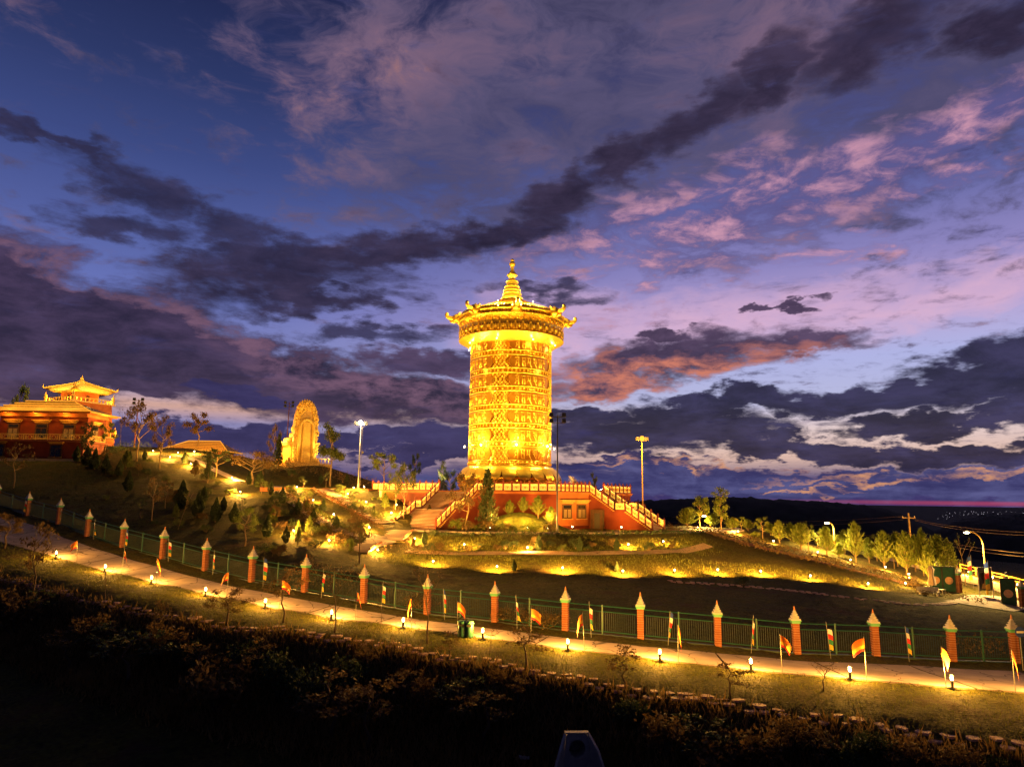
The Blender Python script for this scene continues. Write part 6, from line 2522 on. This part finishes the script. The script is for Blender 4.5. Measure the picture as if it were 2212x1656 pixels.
def plant(kind, loc, h, w, label, group=None, leaf='leaf', bark='bark', v=None, name='tree', cat='tree', lean=0.0):
    v = rs.randrange(3) if v is None else v
    key = (kind, v, leaf, bark)
    if key not in _mcache:
        a, b_ = tree_mesh(kind, v)
        a, b_ = a.copy(), b_.copy()
        a.materials.append(M[bark])
        b_.materials.append(M[leaf])
        _mcache[key] = (a, b_)
    a, b_ = _mcache[key]
    nat = {'umbrella': .95, 'round': .75, 'column': .45, 'twotier': .7, 'sapling': .55, 'vase': .7, 'feather': .85, 'cypress': .5, 'pine': .68, 'conifer': .5, 'shrub': 1.15, 'tussock': 1.0}[kind]
    t_ = thing(name, label, cat, loc, rs.uniform(0, 6.28), group)
    sx = w / nat
    t_.scale = (sx, sx, h)
    if lean:
        t_.rotation_euler = (0, lean, 0)
    obj('trunk' if kind not in ('shrub', 'tussock') else 'stems', a, None, t_)
    obj('crown' if kind not in ('shrub', 'tussock') else 'foliage', b_, None, t_)
    return t_


def ptree(kind, cv, bx_, by_, ty, w, label, group=None, leaf='leaf', bark='bark', D=None, lean=0.0, name='tree', cat='tree'):
    q = cv(bx_, by_)
    p = G(*q) if D is None else gp(q[0], D)
    k = {id(cA): 3.45, id(cB): 3.45, id(cC): 2.765, id(cD): 2.304, id(cE): 2.458, id(cF): 2.458, id(cG_): 5.52, id(cH): 1.728}[id(cv)]
    tq = cv(bx_, ty)
    top_ = at(tq[0], tq[1], p.y)
    h = max(.3, top_.z - p.z)
    ww = w / k * p.y / 1748.0
    return plant(kind, p, h, ww, label, group, leaf, bark, name=name, cat=cat, lean=lean)


g1 = 'trees on the left hillside'
ptree('umbrella', cA, 1175, 875, 395, 270, 'tall umbrella-crowned tree standing before the left hill mast', g1, 'leafbrown')
ptree('feather', cA, 1375, 940, 465, 180, 'tall loose-crowned tree right of the umbrella tree on the hill', g1, 'leafbrown')
ptree('round', cA, 1700, 770, 455, 200, 'open dark tree rising in front of the lit pavilion roof', g1, 'leafbrown')
ptree('round', cA, 900, 815, 540, 170, 'leafy green tree at the right corner of the temple hall', g1, 'leaf')
ptree('umbrella', cA, 1865, 1005, 770, 230, 'flat dark tree with pale trunk below the pavilion', g1, 'leafdark')
ptree('umbrella', cB, 725, 860, 590, 340, 'wide flat-topped tree on the slope left of the statue', g1, 'leafbrown')
ptree('conifer', cA, 1790, 1060, 790, 80, 'small thin conifer on the upper hill lawn', g1, 'leafdark')
ptree('sapling', cA, 110, 1110, 700, 200, 'thin sparse sapling on the dark bank before the hall', g1, 'leafbrown')
ptree('sapling', cA, 1310, 1385, 1000, 160, 'sparse young tree with pale trunk on the dark lawn', g1, 'leafbrown')
ptree('vase', cA, 1535, 1460, 1110, 60, 'bare leaning pale trunk on the dark lawn', g1, 'leafbrown', lean=.25)
ptree('sapling', cA, 1425, 1280, 1020, 120, 'faint young tree behind the pale-trunked sapling', g1, 'leafbrown')
ptree('feather', cB, 665, 1400, 1050, 210, 'lit small tree with golden leaves on the lower slope', g1, 'leafbright')
ptree('round', cA, 60, 330, 215, 130, 'golden lit tree behind the hall roof at the left edge', g1, 'leafbright', D=146)
plant('round', gp(110, 150), 15.0, 6, 'dark tree top showing above the hall roof', g1, 'leafdark')
ptree('vase', cA, 975, 560, 400, 90, 'bare twiggy tree right of the pagoda', g1, 'leafbrown', D=140)
g2 = 'trees around the upper terrace'
ptree('feather', cB, 880, 610, 350, 120, 'slender tree left of the statue', g2, 'leafbrown', D=132)
ptree('conifer', cB, 920, 620, 430, 90, 'dark conifer beside the statue pedestal', g2, 'leafdark', D=131)
ptree('twotier', cB, 1395, 880, 355, 250, 'lit tree with a ball top and broad lower crown by the statue', g2, 'leaf')
ptree('umbrella', cB, 1855, 855, 595, 260, 'orange-lit umbrella tree behind the upper terrace', g2, 'leafbright', D=120)
ptree('feather', cB, 1960, 1040, 740, 190, 'green feathery tree on the lawn left of the broad staircase', g2, 'leaf', D=96)
ptree('umbrella', cB, 2035, 1100, 705, 200, 'slim tree with spreading crown beside the broad staircase', g2, 'leaf', D=94)
ptree('feather', cC, 740, 385, 45, 230, 'big brown feathery tree before the staircase and tower', g2, 'leafbrown', D=89)
ptree('conifer', cC, 880, 372, 25, 150, 'dark conifer in front of the tower base', g2, 'leafdark', D=90)
ptree('column', cC, 565, 190, 0, 60, 'narrow tree behind the podium left of the tower', g2, 'leafdark', D=124)
ptree('round', cC, 620, 190, 40, 110, 'rounded tree behind the podium close to the tower', g2, 'leafdark', D=122)
ptree('feather', cC, 1500, 190, 92, 190, 'reddish twiggy tree behind the podium right of the tower', g2, 'leafbrown', D=124)
ptree('column', cC, 1620, 190, 85, 45, 'small columnar tree behind the right staircase', g2, 'leaf', D=122)
ptree('sapling', cB, 1650, 1545, 1040, 220, 'tall thin tree with many stems in front of the garden steps', g2, 'leafbrown', 'barkdark')
ptree('round', cB, 2120, 690, 600, 100, 'dark distant tree beyond the terrace rail', g2, 'leafdark', D=128)
# cypresses
g3 = 'dark cone cypresses on the garden slope'
cy = [(cA, 655, 880, 735), (cA, 740, 920, 735), (cA, 810, 945, 760), (cA, 905, 985, 815), (cA, 1115, 870, 780), (cA, 1245, 868, 770), (cA, 1590, 900, 780), (cA, 1025, 1005, 860), (cA, 1100, 1135, 955), (cA, 1560, 1300, 1035),
      (cA, 1700, 1355, 1140), (cA, 1755, 1230, 1085), (cA, 1855, 1395, 1185), (cA, 1925, 1305, 1175), (cA, 2015, 1405, 1225), (cB, 695, 870, 755), (cB, 765, 893, 778), (cB, 795, 850, 742), (cB, 885, 960, 833), (cB, 982, 1035, 882),
      (cB, 1120, 1130, 983), (cB, 1252, 1195, 1068), (cB, 1447, 1255, 1128), (cB, 850, 1325, 1128), (cB, 1015, 1372, 1225), (cB, 1315, 865, 773), (cB, 1540, 872, 768)]
cy = sorted(cy, key=lambda c: c[0](c[1], c[2])[0])
for i, (cv, x, y, ty) in enumerate(cy):
    ptree('cypress', cv, x, y, ty, (y - ty) * .46, 'dark cone-shaped cypress on the left garden slope, %s from the left' % ORD[i], g3, 'leafdark', 'barkdark', name='cypress')
for i, (x, y, ty) in enumerate(((445, 555, 455), (1235, 602, 488), (1518, 602, 498), (1775, 602, 503), (1065, 740, 655), (1775, 745, 672))):
    ptree('cypress', cC, x, y, ty, (y - ty) * .46, 'small dark cypress on the banks below the plaza, %s' % ('left end of the upper row', 'second of the upper row', 'third of the upper row', 'right end of the upper row', 'left of the two lower down', 'right of the two lower down')[i],
          'small cypresses on the banks', 'leafdark', 'barkdark', name='cypress')
# topiary pine before the hall
ptree('column', cA, 690, 880, 555, 110, 'dark cloud-pruned pine against the corner of the hall', g1, 'leafdark', 'barkdark', D=114)
# bright row by the street
g4 = 'bright lit trees along the street'
bright = [(270, 262, 160, 130, 'pine', 108), (345, 290, 92, 105, 'round', 104), (465, 292, 52, 85, 'column', 104), (530, 312, 215, 90, 'pine', 104), (580, 322, 208, 70, 'feather', 103), (700, 350, 212, 80, 'feather', 102), (795, 365, 232, 95, 'pine', 101),
          (915, 420, 248, 130, 'pine', 99), (960, 420, 245, 70, 'feather', 101), (1062, 442, 268, 120, 'pine', 99), (1225, 470, 238, 110, 'pine', 98), (1300, 470, 330, 90, 'pine', 101), (1385, 472, 292, 125, 'pine', 98), (1510, 530, 298, 130, 'pine', 94),
          (1605, 500, 285, 110, 'pine', 96), (1690, 520, 318, 150, 'pine', 93), (1640, 540, 380, 110, 'pine', 90), (1835, 500, 328, 110, 'vase', 92), (660, 345, 295, 70, 'pine', 101), (1130, 460, 360, 90, 'pine', 100), (1440, 480, 380, 70, 'round', 100),
          (620, 330, 225, 80, 'pine', 106), (745, 350, 250, 90, 'pine', 106), (860, 390, 245, 90, 'pine', 105), (1010, 420, 280, 90, 'feather', 104), (1165, 450, 285, 95, 'pine', 104), (1345, 465, 310, 95, 'feather', 104), (1460, 480, 300, 100, 'pine', 102), (1560, 500, 320, 100, 'pine', 100), (1750, 520, 340, 100, 'pine', 97), (420, 280, 190, 90, 'pine', 110)]
bright.sort()
for i, (x, y, ty, w, kd, D) in enumerate(bright):
    nm = {'pine': 'bright feathery pine', 'round': 'round-headed lit tree', 'column': 'tall narrow lit tree', 'feather': 'wispy lit tree', 'vase': 'nearly bare lit tree'}[kd]
    ptree(kd, cD, x, y, ty, w, '%s in the row along the street, %s from the left' % (nm, ORD[i]), g4, 'leafbright', D=D)
# young trees along the road
g5 = 'young trees on the road verge'
road_t = [(cE, 200, 790, 225, 190, 'sapling', 'tall thin sapling at the far left of the verge'), (cE, 640, 760, 535, 90, 'vase', 'short leaning sapling on the left verge'),
          (cE, 1395, 885, 655, 240, 'feather', 'leafy young tree with a level crown on the left verge'), (cE, 1740, 875, 525, 210, 'sapling', 'straight young tree with thin crown before the fence'),
          (cE, 2055, 935, 575, 220, 'vase', 'bare forked young tree on the verge'), (cE, 955, 1090, 715, 130, 'sapling', 'faint sapling on the dark slope at left'),
          (cF, 370, 478, 225, 60, 'vase', 'dark bare stem between two bollard lights'), (cF, 660, 508, 60, 250, 'vase', 'tall forked bare tree at the road edge'),
          (cF, 790, 640, 440, 140, 'sapling', 'leafy sapling beside the green bins'), (cF, 1045, 575, 415, 120, 'vase', 'small bare sapling right of the bins'),
          (cF, 1270, 668, 395, 280, 'sapling', 'broad leafy sapling on the verge at centre'), (cF, 280, 700, 480, 120, 'sapling', 'thin sapling growing on the slope edge'),
          (cH, 490, 565, 365, 170, 'sapling', 'low spreading sapling right of centre'), (cH, 945, 595, 435, 160, 'sapling', 'dense leafy sapling between stones and road'),
          (cH, 1345, 565, 445, 150, 'vase', 'sparse sapling on the right verge')]
for (cv, x, y, ty, w, kd, lb) in road_t:
    ptree(kd, cv, x, y, ty, w, lb, g5, 'leafbrown', 'barkdark')
ptree('round', cE, 30, 420, 205, 170, 'dark branching tree at the left edge above the road', g5, 'leafbrown', 'barkdark')
# mound with shrubs before the podium wall
md = MB()
mc = Vector((1.2, 92.6, PLAZA_Z))
vs_, fs = [], []
for j in range(7):
    r_ = j / 6
    for i in range(28):
        a = 2 * math.pi * i / 28
        z_ = 2.25 * (math.cos(r_ * math.pi) * .5 + .5) * (1 + .08 * math.sin(3 * a))
        vs_.append((mc.x + 8.8 * r_ * math.cos(a), mc.y + 3.6 * r_ * math.sin(a), mc.z - .05 + z_))
for j in range(6):
    for i in range(28):
        fs.append((j * 28 + i, (j + 1) * 28 + i, (j + 1) * 28 + (i + 1) % 28, j * 28 + (i + 1) % 28))
md.add(vs_, fs)
struct(md.build('lawn_mound', M['grass'], None, True))


def mz(x, y):
    r_ = min(1, math.hypot((x - mc.x) / 8.8, (y - mc.y) / 3.6))
    return mc.z + 2.25 * (math.cos(r_ * math.pi) * .5 + .5) - .05


for i, (px, D, h) in enumerate(((1100, 93.5, 2.1), (1130, 93.0, 2.2), (1162, 92, 2.8), (1190, 91, 2.5))):
    p = gp(px, D)
    p.z = mz(p.x, p.y)
    plant('pine', p, h, h * .7, 'pale feathery shrub on the lawn mound, %s from the left' % ORD[i], 'feathery shrubs on the mound', 'leafbright', name='mound_shrub', cat='shrub')
for i in range(16):
    px = 985 + i * 13.6
    D = 89.3 + rs.uniform(-.3, .6)
    p = gp(px, D)
    p.z = max(PLAZA_Z, mz(p.x, p.y)) - .05
    h = rs.uniform(.9, 1.9)
    plant(rs.choice(('shrub', 'shrub', 'sapling')), p, h, h * rs.uniform(.9, 1.3), 'leafy shrub in the row at the foot of the mound, %s from the left' % ORD[i], 'shrubs at the foot of the mound', rs.choice(('leaf', 'leafbright', 'leafbrown')), name='shrub', cat='shrub')
# shrubs on the upper bank path, hedges, flowers
for i in range(24):
    px = 880 + i * 26
    pth = [p for p in resample(BANK1, 1.0)]
    q = min(pth, key=lambda p: abs(proj(p)[0] - px))
    y = q.y + rs.uniform(-.3, 1.6)
    p = sit(q.x + rs.uniform(-.4, .4), y)
    h = rs.uniform(.5, 1.3)
    plant('shrub', p, h, h * 1.2, 'low shrub along the upper bank path, %s from the left' % ORD[i], 'shrubs along the bank path', rs.choice(('leaf', 'leafbrown', 'leafdark')), name='shrub', cat='shrub')


def hedge(pts, w, h, label, leaf, dens=60):
    pts = resample(pts, .7)
    g = np.random.default_rng(len(pts))
    C_ = []
    for p in pts:
        for k in range(3):
            x, y = p.x + g.normal(0, w * .3), p.y + g.normal(0, w * .3)
            C_.append((x, y, gz(x, y) + h * g.uniform(.25, .8)))
    P, A, Bv = clump_leaves(C_, [w * .22] * len(C_), dens // 3, .10, g, .8)
    o = leafmesh(P, A, Bv, 'hedge')
    o.materials.append(M[leaf])
    ob = obj('hedge', o)
    return tag(ob, label, 'hedge')


off = lambda pts, dx, dy: [p + Vector((dx, dy, 0)) for p in pts]
hedge(off(RIDGE, .4, 1.4), .9, .8, 'low dark hedge on the far side of the ridge path', 'leafbrown')
hedge(off(RIDGE[1:], -.4, -1.5), .7, .6, 'low dark hedge on the near side of the ridge path', 'leafbrown')
hedge([Vector((-9, 86.6, 0)), Vector((0, 86.4, 0)), Vector((8, 87.2, 0)), Vector((16, 89.7, 0)), Vector((21, 91.8, 0)), Vector((27, 96.3, 0))], .6, .5, 'clipped hedge along the front edge of the plaza', 'leafdark')
hedge([G(*cB(1000, 960)), G(*cB(1120, 1060)), G(*cB(1240, 1190)), G(*cB(1400, 1275)), G(*cB(1500, 1320))], 1.2, .9, 'loose hedge below the curved garden path', 'leafbrown')
hedge([G(*cB(1040, 920)), G(*cB(1150, 1010)), G(*cB(1290, 1130)), G(*cB(1440, 1215)), G(*cB(1600, 1290))], .7, .6, 'flowering hedge above the curved garden path', 'leaf')
hedge([G(*cB(1270, 930)), G(*cB(1430, 1020)), G(*cB(1560, 1090)), G(*cB(1700, 1200)), G(*cB(1850, 1260))], .8, .6, 'hedge between lit lawn and garden steps', 'leafbrown')
hedge([G(*cB(1430, 920)), G(*cB(1560, 1000)), G(*cB(1700, 1090)), G(*cB(1850, 1190))], .9, .8, 'flower bed hedge right of the garden steps', 'leaf')
hedge([G(*cB(1480, 1400)), G(*cB(1560, 1350)), G(*cB(1640, 1320))], 1.4, 1.2, 'rounded dark hedge beside the lowest garden steps', 'leafbrown')
hedge([G(*cB(1780, 1010)), G(*cB(1950, 1015)), G(*cB(2110, 1020))], .6, .6, 'pale flower border under the podium wall', 'leafbright')
hedge([at(560, 1012, 126), at(600, 1012, 131), at(650, 1018, 128), at(700, 1022, 128), at(740, 1030, 126)], 3.0, 1.6, 'brown shrubbery around the foot of the statue terrace', 'leafbrown', 90)
hedge([at(450, 985, 128), at(500, 990, 132), at(560, 1000, 132)], 3.0, 2.0, 'brown shrubbery below the pavilion', 'leafbrown', 90)
hedge([at(735, 1010, 124), at(775, 1020, 122), at(800, 1028, 120)], 1.6, 2.6, 'tall reddish reeds behind the upper terrace', 'leafbrown', 90)
hedge([at(232, 975, 122), at(270, 970, 130), at(320, 968, 134)], 2.0, 1.6, 'dark shrubbery behind the hill lawn', 'leafdark', 80)
hedge([at(850, 1190, 80), at(900, 1192, 80.5), at(960, 1192, 80.5)], 2.0, 1.0, 'brown shrubs on the bank below the garden steps', 'leafbrown', 70)
for i, (x, y, w) in enumerate(((1590, 620, 70), (1640, 660, 90), (1570, 590, 60))):
    p = G(*cD(x, y))
    plant('shrub', p, .9, 2.0, 'red flowering bush near the gate, %s of three' % ('middle', 'nearest', 'farthest')[i], 'red bushes near the gate', 'leafbrown', name='flower_bush', cat='bush')
p = G(*cD(1900, 700))
hedge([G(*cD(1800, 695)), G(*cD(1880, 705)), G(*cD(1950, 715))], 1.0, .8, 'low brown hedge on the lawn before the gate', 'leafbrown')
p = G(*cD(590, 605))
plant('shrub', p, 1.0, 1.6, 'single round dark bush on the lower lawn', None, 'leafdark', name='round_bush', cat='bush')
for i, (x, y, h, w) in enumerate(((1320, 300, 1.5, 2.6), (1150, 280, 1.2, 2.2), (1440, 310, 1.3, 2.4), (600, 360, 1.3, 2.4))):
    p = fence_at(cF(x, y)[0])
    plant('shrub', sit(p.x, p.y + .8), h, w, 'leafy bush growing through the roadside fence, %s from the left' % ('third', 'second', 'fourth', 'first')[i], 'bushes behind the fence', 'leafbrown', name='fence_bush', cat='bush')
hedge([fence_at(640) + Vector((0, 1.6, 0)), fence_at(700) + Vector((0, 1.8, 0)), fence_at(760) + Vector((0, 1.6, 0))], 1.8, 2.2, 'tall dark bushes behind the fence at left of centre', 'leafbrown', 80)
hedge([fence_at(2050) + Vector((1, .9, 0)), fence_at(2120) + Vector((0, 1.0, 0)), fence_at(2175) + Vector((0, 1.2, 0))], 1.4, 1.5, 'tangled bushes behind the fence near its right corner', 'leafbrown', 80)
# scattered planting over the left garden slope
scat = []
rq = random.Random(99)
while len(scat) < 56:
    px, py = rq.uniform(215, 790), rq.uniform(985, 1185)
    if py < 985 + (px - 215) * .10 or py > 1120 + (px - 215) * .13:
        continue
    p = G(px, py)
    if any((p - q).length < 1.6 for q in scat) or p.y > 140:
        continue
    scat.append(p)
scat.sort(key=lambda p: proj(p)[0])
for i, p in enumerate(scat):
    kd = rq.choice(('shrub', 'shrub', 'shrub', 'sapling', 'conifer', 'round'))
    h = rq.uniform(.7, 1.5) if kd == 'shrub' else rq.uniform(1.6, 3.2)
    plant(kd, p, h, h * (rq.uniform(1.0, 1.6) if kd == 'shrub' else rq.uniform(.4, .7)), 'small %s scattered on the left garden slope, %s from the left' % ({'shrub': 'shrub', 'sapling': 'thin sapling', 'conifer': 'conifer', 'round': 'round-headed tree'}[kd], ORD[i]),
          'planting scattered on the left garden slope', rq.choice(('leaf', 'leafbrown', 'leafdark', 'leaf')), 'barkdark', name='garden_plant', cat='shrub' if kd == 'shrub' else 'tree')
scat2 = []
while len(scat2) < 48:
    px, py = rq.uniform(560, 960), rq.uniform(1075, 1200)
    p = G(px, py)
    if p.y > 100 or p.z > PLAZA_Z + 3.2 or (abs(p.z - PLAZA_Z) < .25 and p.y > 87) or any((p - q).length < 1.0 for q in scat2):
        continue
    if any((Vector((p.x, p.y, 0)) - Vector((q.x, q.y, 0))).length < 2.6 for q in gs_top) and rq.random() < .8:
        continue
    scat2.append(p)
scat2.sort(key=lambda p: proj(p)[0])
for i, p in enumerate(scat2):
    kd = rq.choice(('shrub', 'shrub', 'shrub', 'conifer'))
    h = rq.uniform(.5, 1.2) if kd == 'shrub' else rq.uniform(1.2, 2.2)
    plant(kd, p, h, h * (rq.uniform(1.1, 1.8) if kd == 'shrub' else .5), 'low %s in the planting around the garden steps, %s from the left' % ({'shrub': 'shrub', 'conifer': 'conifer'}[kd], ORD[i]),
          'planting around the garden steps', rq.choice(('leaf', 'leafbrown', 'leafdark', 'leafbright')), 'barkdark', name='garden_plant', cat='shrub' if kd == 'shrub' else 'tree')
# overgrown slope in the foreground
k = 0
for i in range(46):
    px = 20 + 2180 * ((i * 0.618) % 1.0)
    D = None
    q = min(STONEP, key=lambda p: abs(proj(p)[0] - px))
    dist = rs.choice((2.6, 3.0, 3.4, 4.2, 5.2, 7.0)) + (1.6 if px < 1050 else 0)
    base_ = None
    for a, b_ in zip(STONEP[:-1], STONEP[1:]):
        if proj(a)[0] <= px <= proj(b_)[0]:
            base_ = a.lerp(b_, (px - proj(a)[0]) / (proj(b_)[0] - proj(a)[0]))
    if base_ is None or 1150 < px < 1340:
        continue
    d = Vector((base_.x, base_.y, 0)).normalized()
    p = base_ - d * dist
    h = rs.uniform(.8, 1.4) + max(0, (dist - 1.6) * .36)
    plant(rs.choice(('shrub', 'shrub', 'sapling')), sit(p.x, p.y, -.05), h, h * rs.uniform(.8, 1.3), 'wild bush on the dark foreground slope, %s from the left' % 'ZZ', 'wild bushes on the foreground slope', rs.choice(('leafbrown', 'leafdark')), 'barkdark', name='wild_bush', cat='bush')
wb = sorted([o for o in COL.objects if o.name.startswith('wild_bush')], key=lambda o: proj(o.location)[0])
for i, o in enumerate(wb):
    o['label'] = 'wild bush on the dark foreground slope, %s from the left' % ORD[i]


# grass: blades in big unlabelled fields
def grass(name, n, sampler, h, m, label):
    g = np.random.default_rng(n)
    P = np.array([sampler(g) for _ in range(n)])
    P = P[~np.isnan(P[:, 0])]
    n = len(P)
    hh = h * g.uniform(.4, 1.2, (n, 1))
    up_v = np.concatenate([g.normal(0, .35, (n, 2)), np.ones((n, 1))], 1) * hh
    w = g.normal(0, 1, (n, 3)) * np.array([1, 1, 0])
    w = unit(w) * hh * .10
    V = np.stack([P - w, P + w, P + up_v], 1).reshape(-1, 3)
    F = np.arange(n * 3).reshape(n, 3)
    o = obj(name, npmesh(name, V, F, False), M[m])
    o['kind'] = 'stuff'
    return tag(o, label, 'grass')


_bp, _sp = resample(BOLLP, .5), resample(STONEP, .5)


def verge(g):
    p = _bp[g.integers(len(_bp))]
    f = near_on(STONEP, p)
    t_ = g.uniform(-.06, 1.25)
    x, y = p.x + (f.x - p.x) * t_ + g.normal(0, .25), p.y + (f.y - p.y) * t_ + g.normal(0, .25)
    return (x, y, gz(x, y) - .01)


grass('verge_grass', 26000, verge, .17, 'verge', 'short grass on the strip between road and stepping stones')


def slope(g):
    p = _sp[g.integers(len(_sp))]
    d = math.hypot(p.x, p.y)
    t_ = g.uniform(.8, 11)
    x, y = p.x * (1 - t_ / d) + g.normal(0, .4), p.y * (1 - t_ / d) + g.normal(0, .4)
    if 1.5 < x < 5.5 and y < 36:
        return (np.nan,) * 3
    return (x, y, gz(x, y) - .02)


grass('slope_grass', 34000, slope, .55, 'drygrass', 'tall dry grass covering the dark foreground slope')


def banks(g):
    pl_ = (BANK2F, BANK2T, BANK1)[g.integers(3)]
    i = g.integers(len(pl_) - 1)
    p = pl_[i].lerp(pl_[i + 1], g.uniform())
    x, y = p.x + g.normal(0, .8), p.y + g.uniform(-1.0, 4.5)
    return (x, y, gz(x, y) - .01)


grass('bank_grass', 22000, banks, .22, 'verge', 'short lawn grass on the lamp-lit banks')
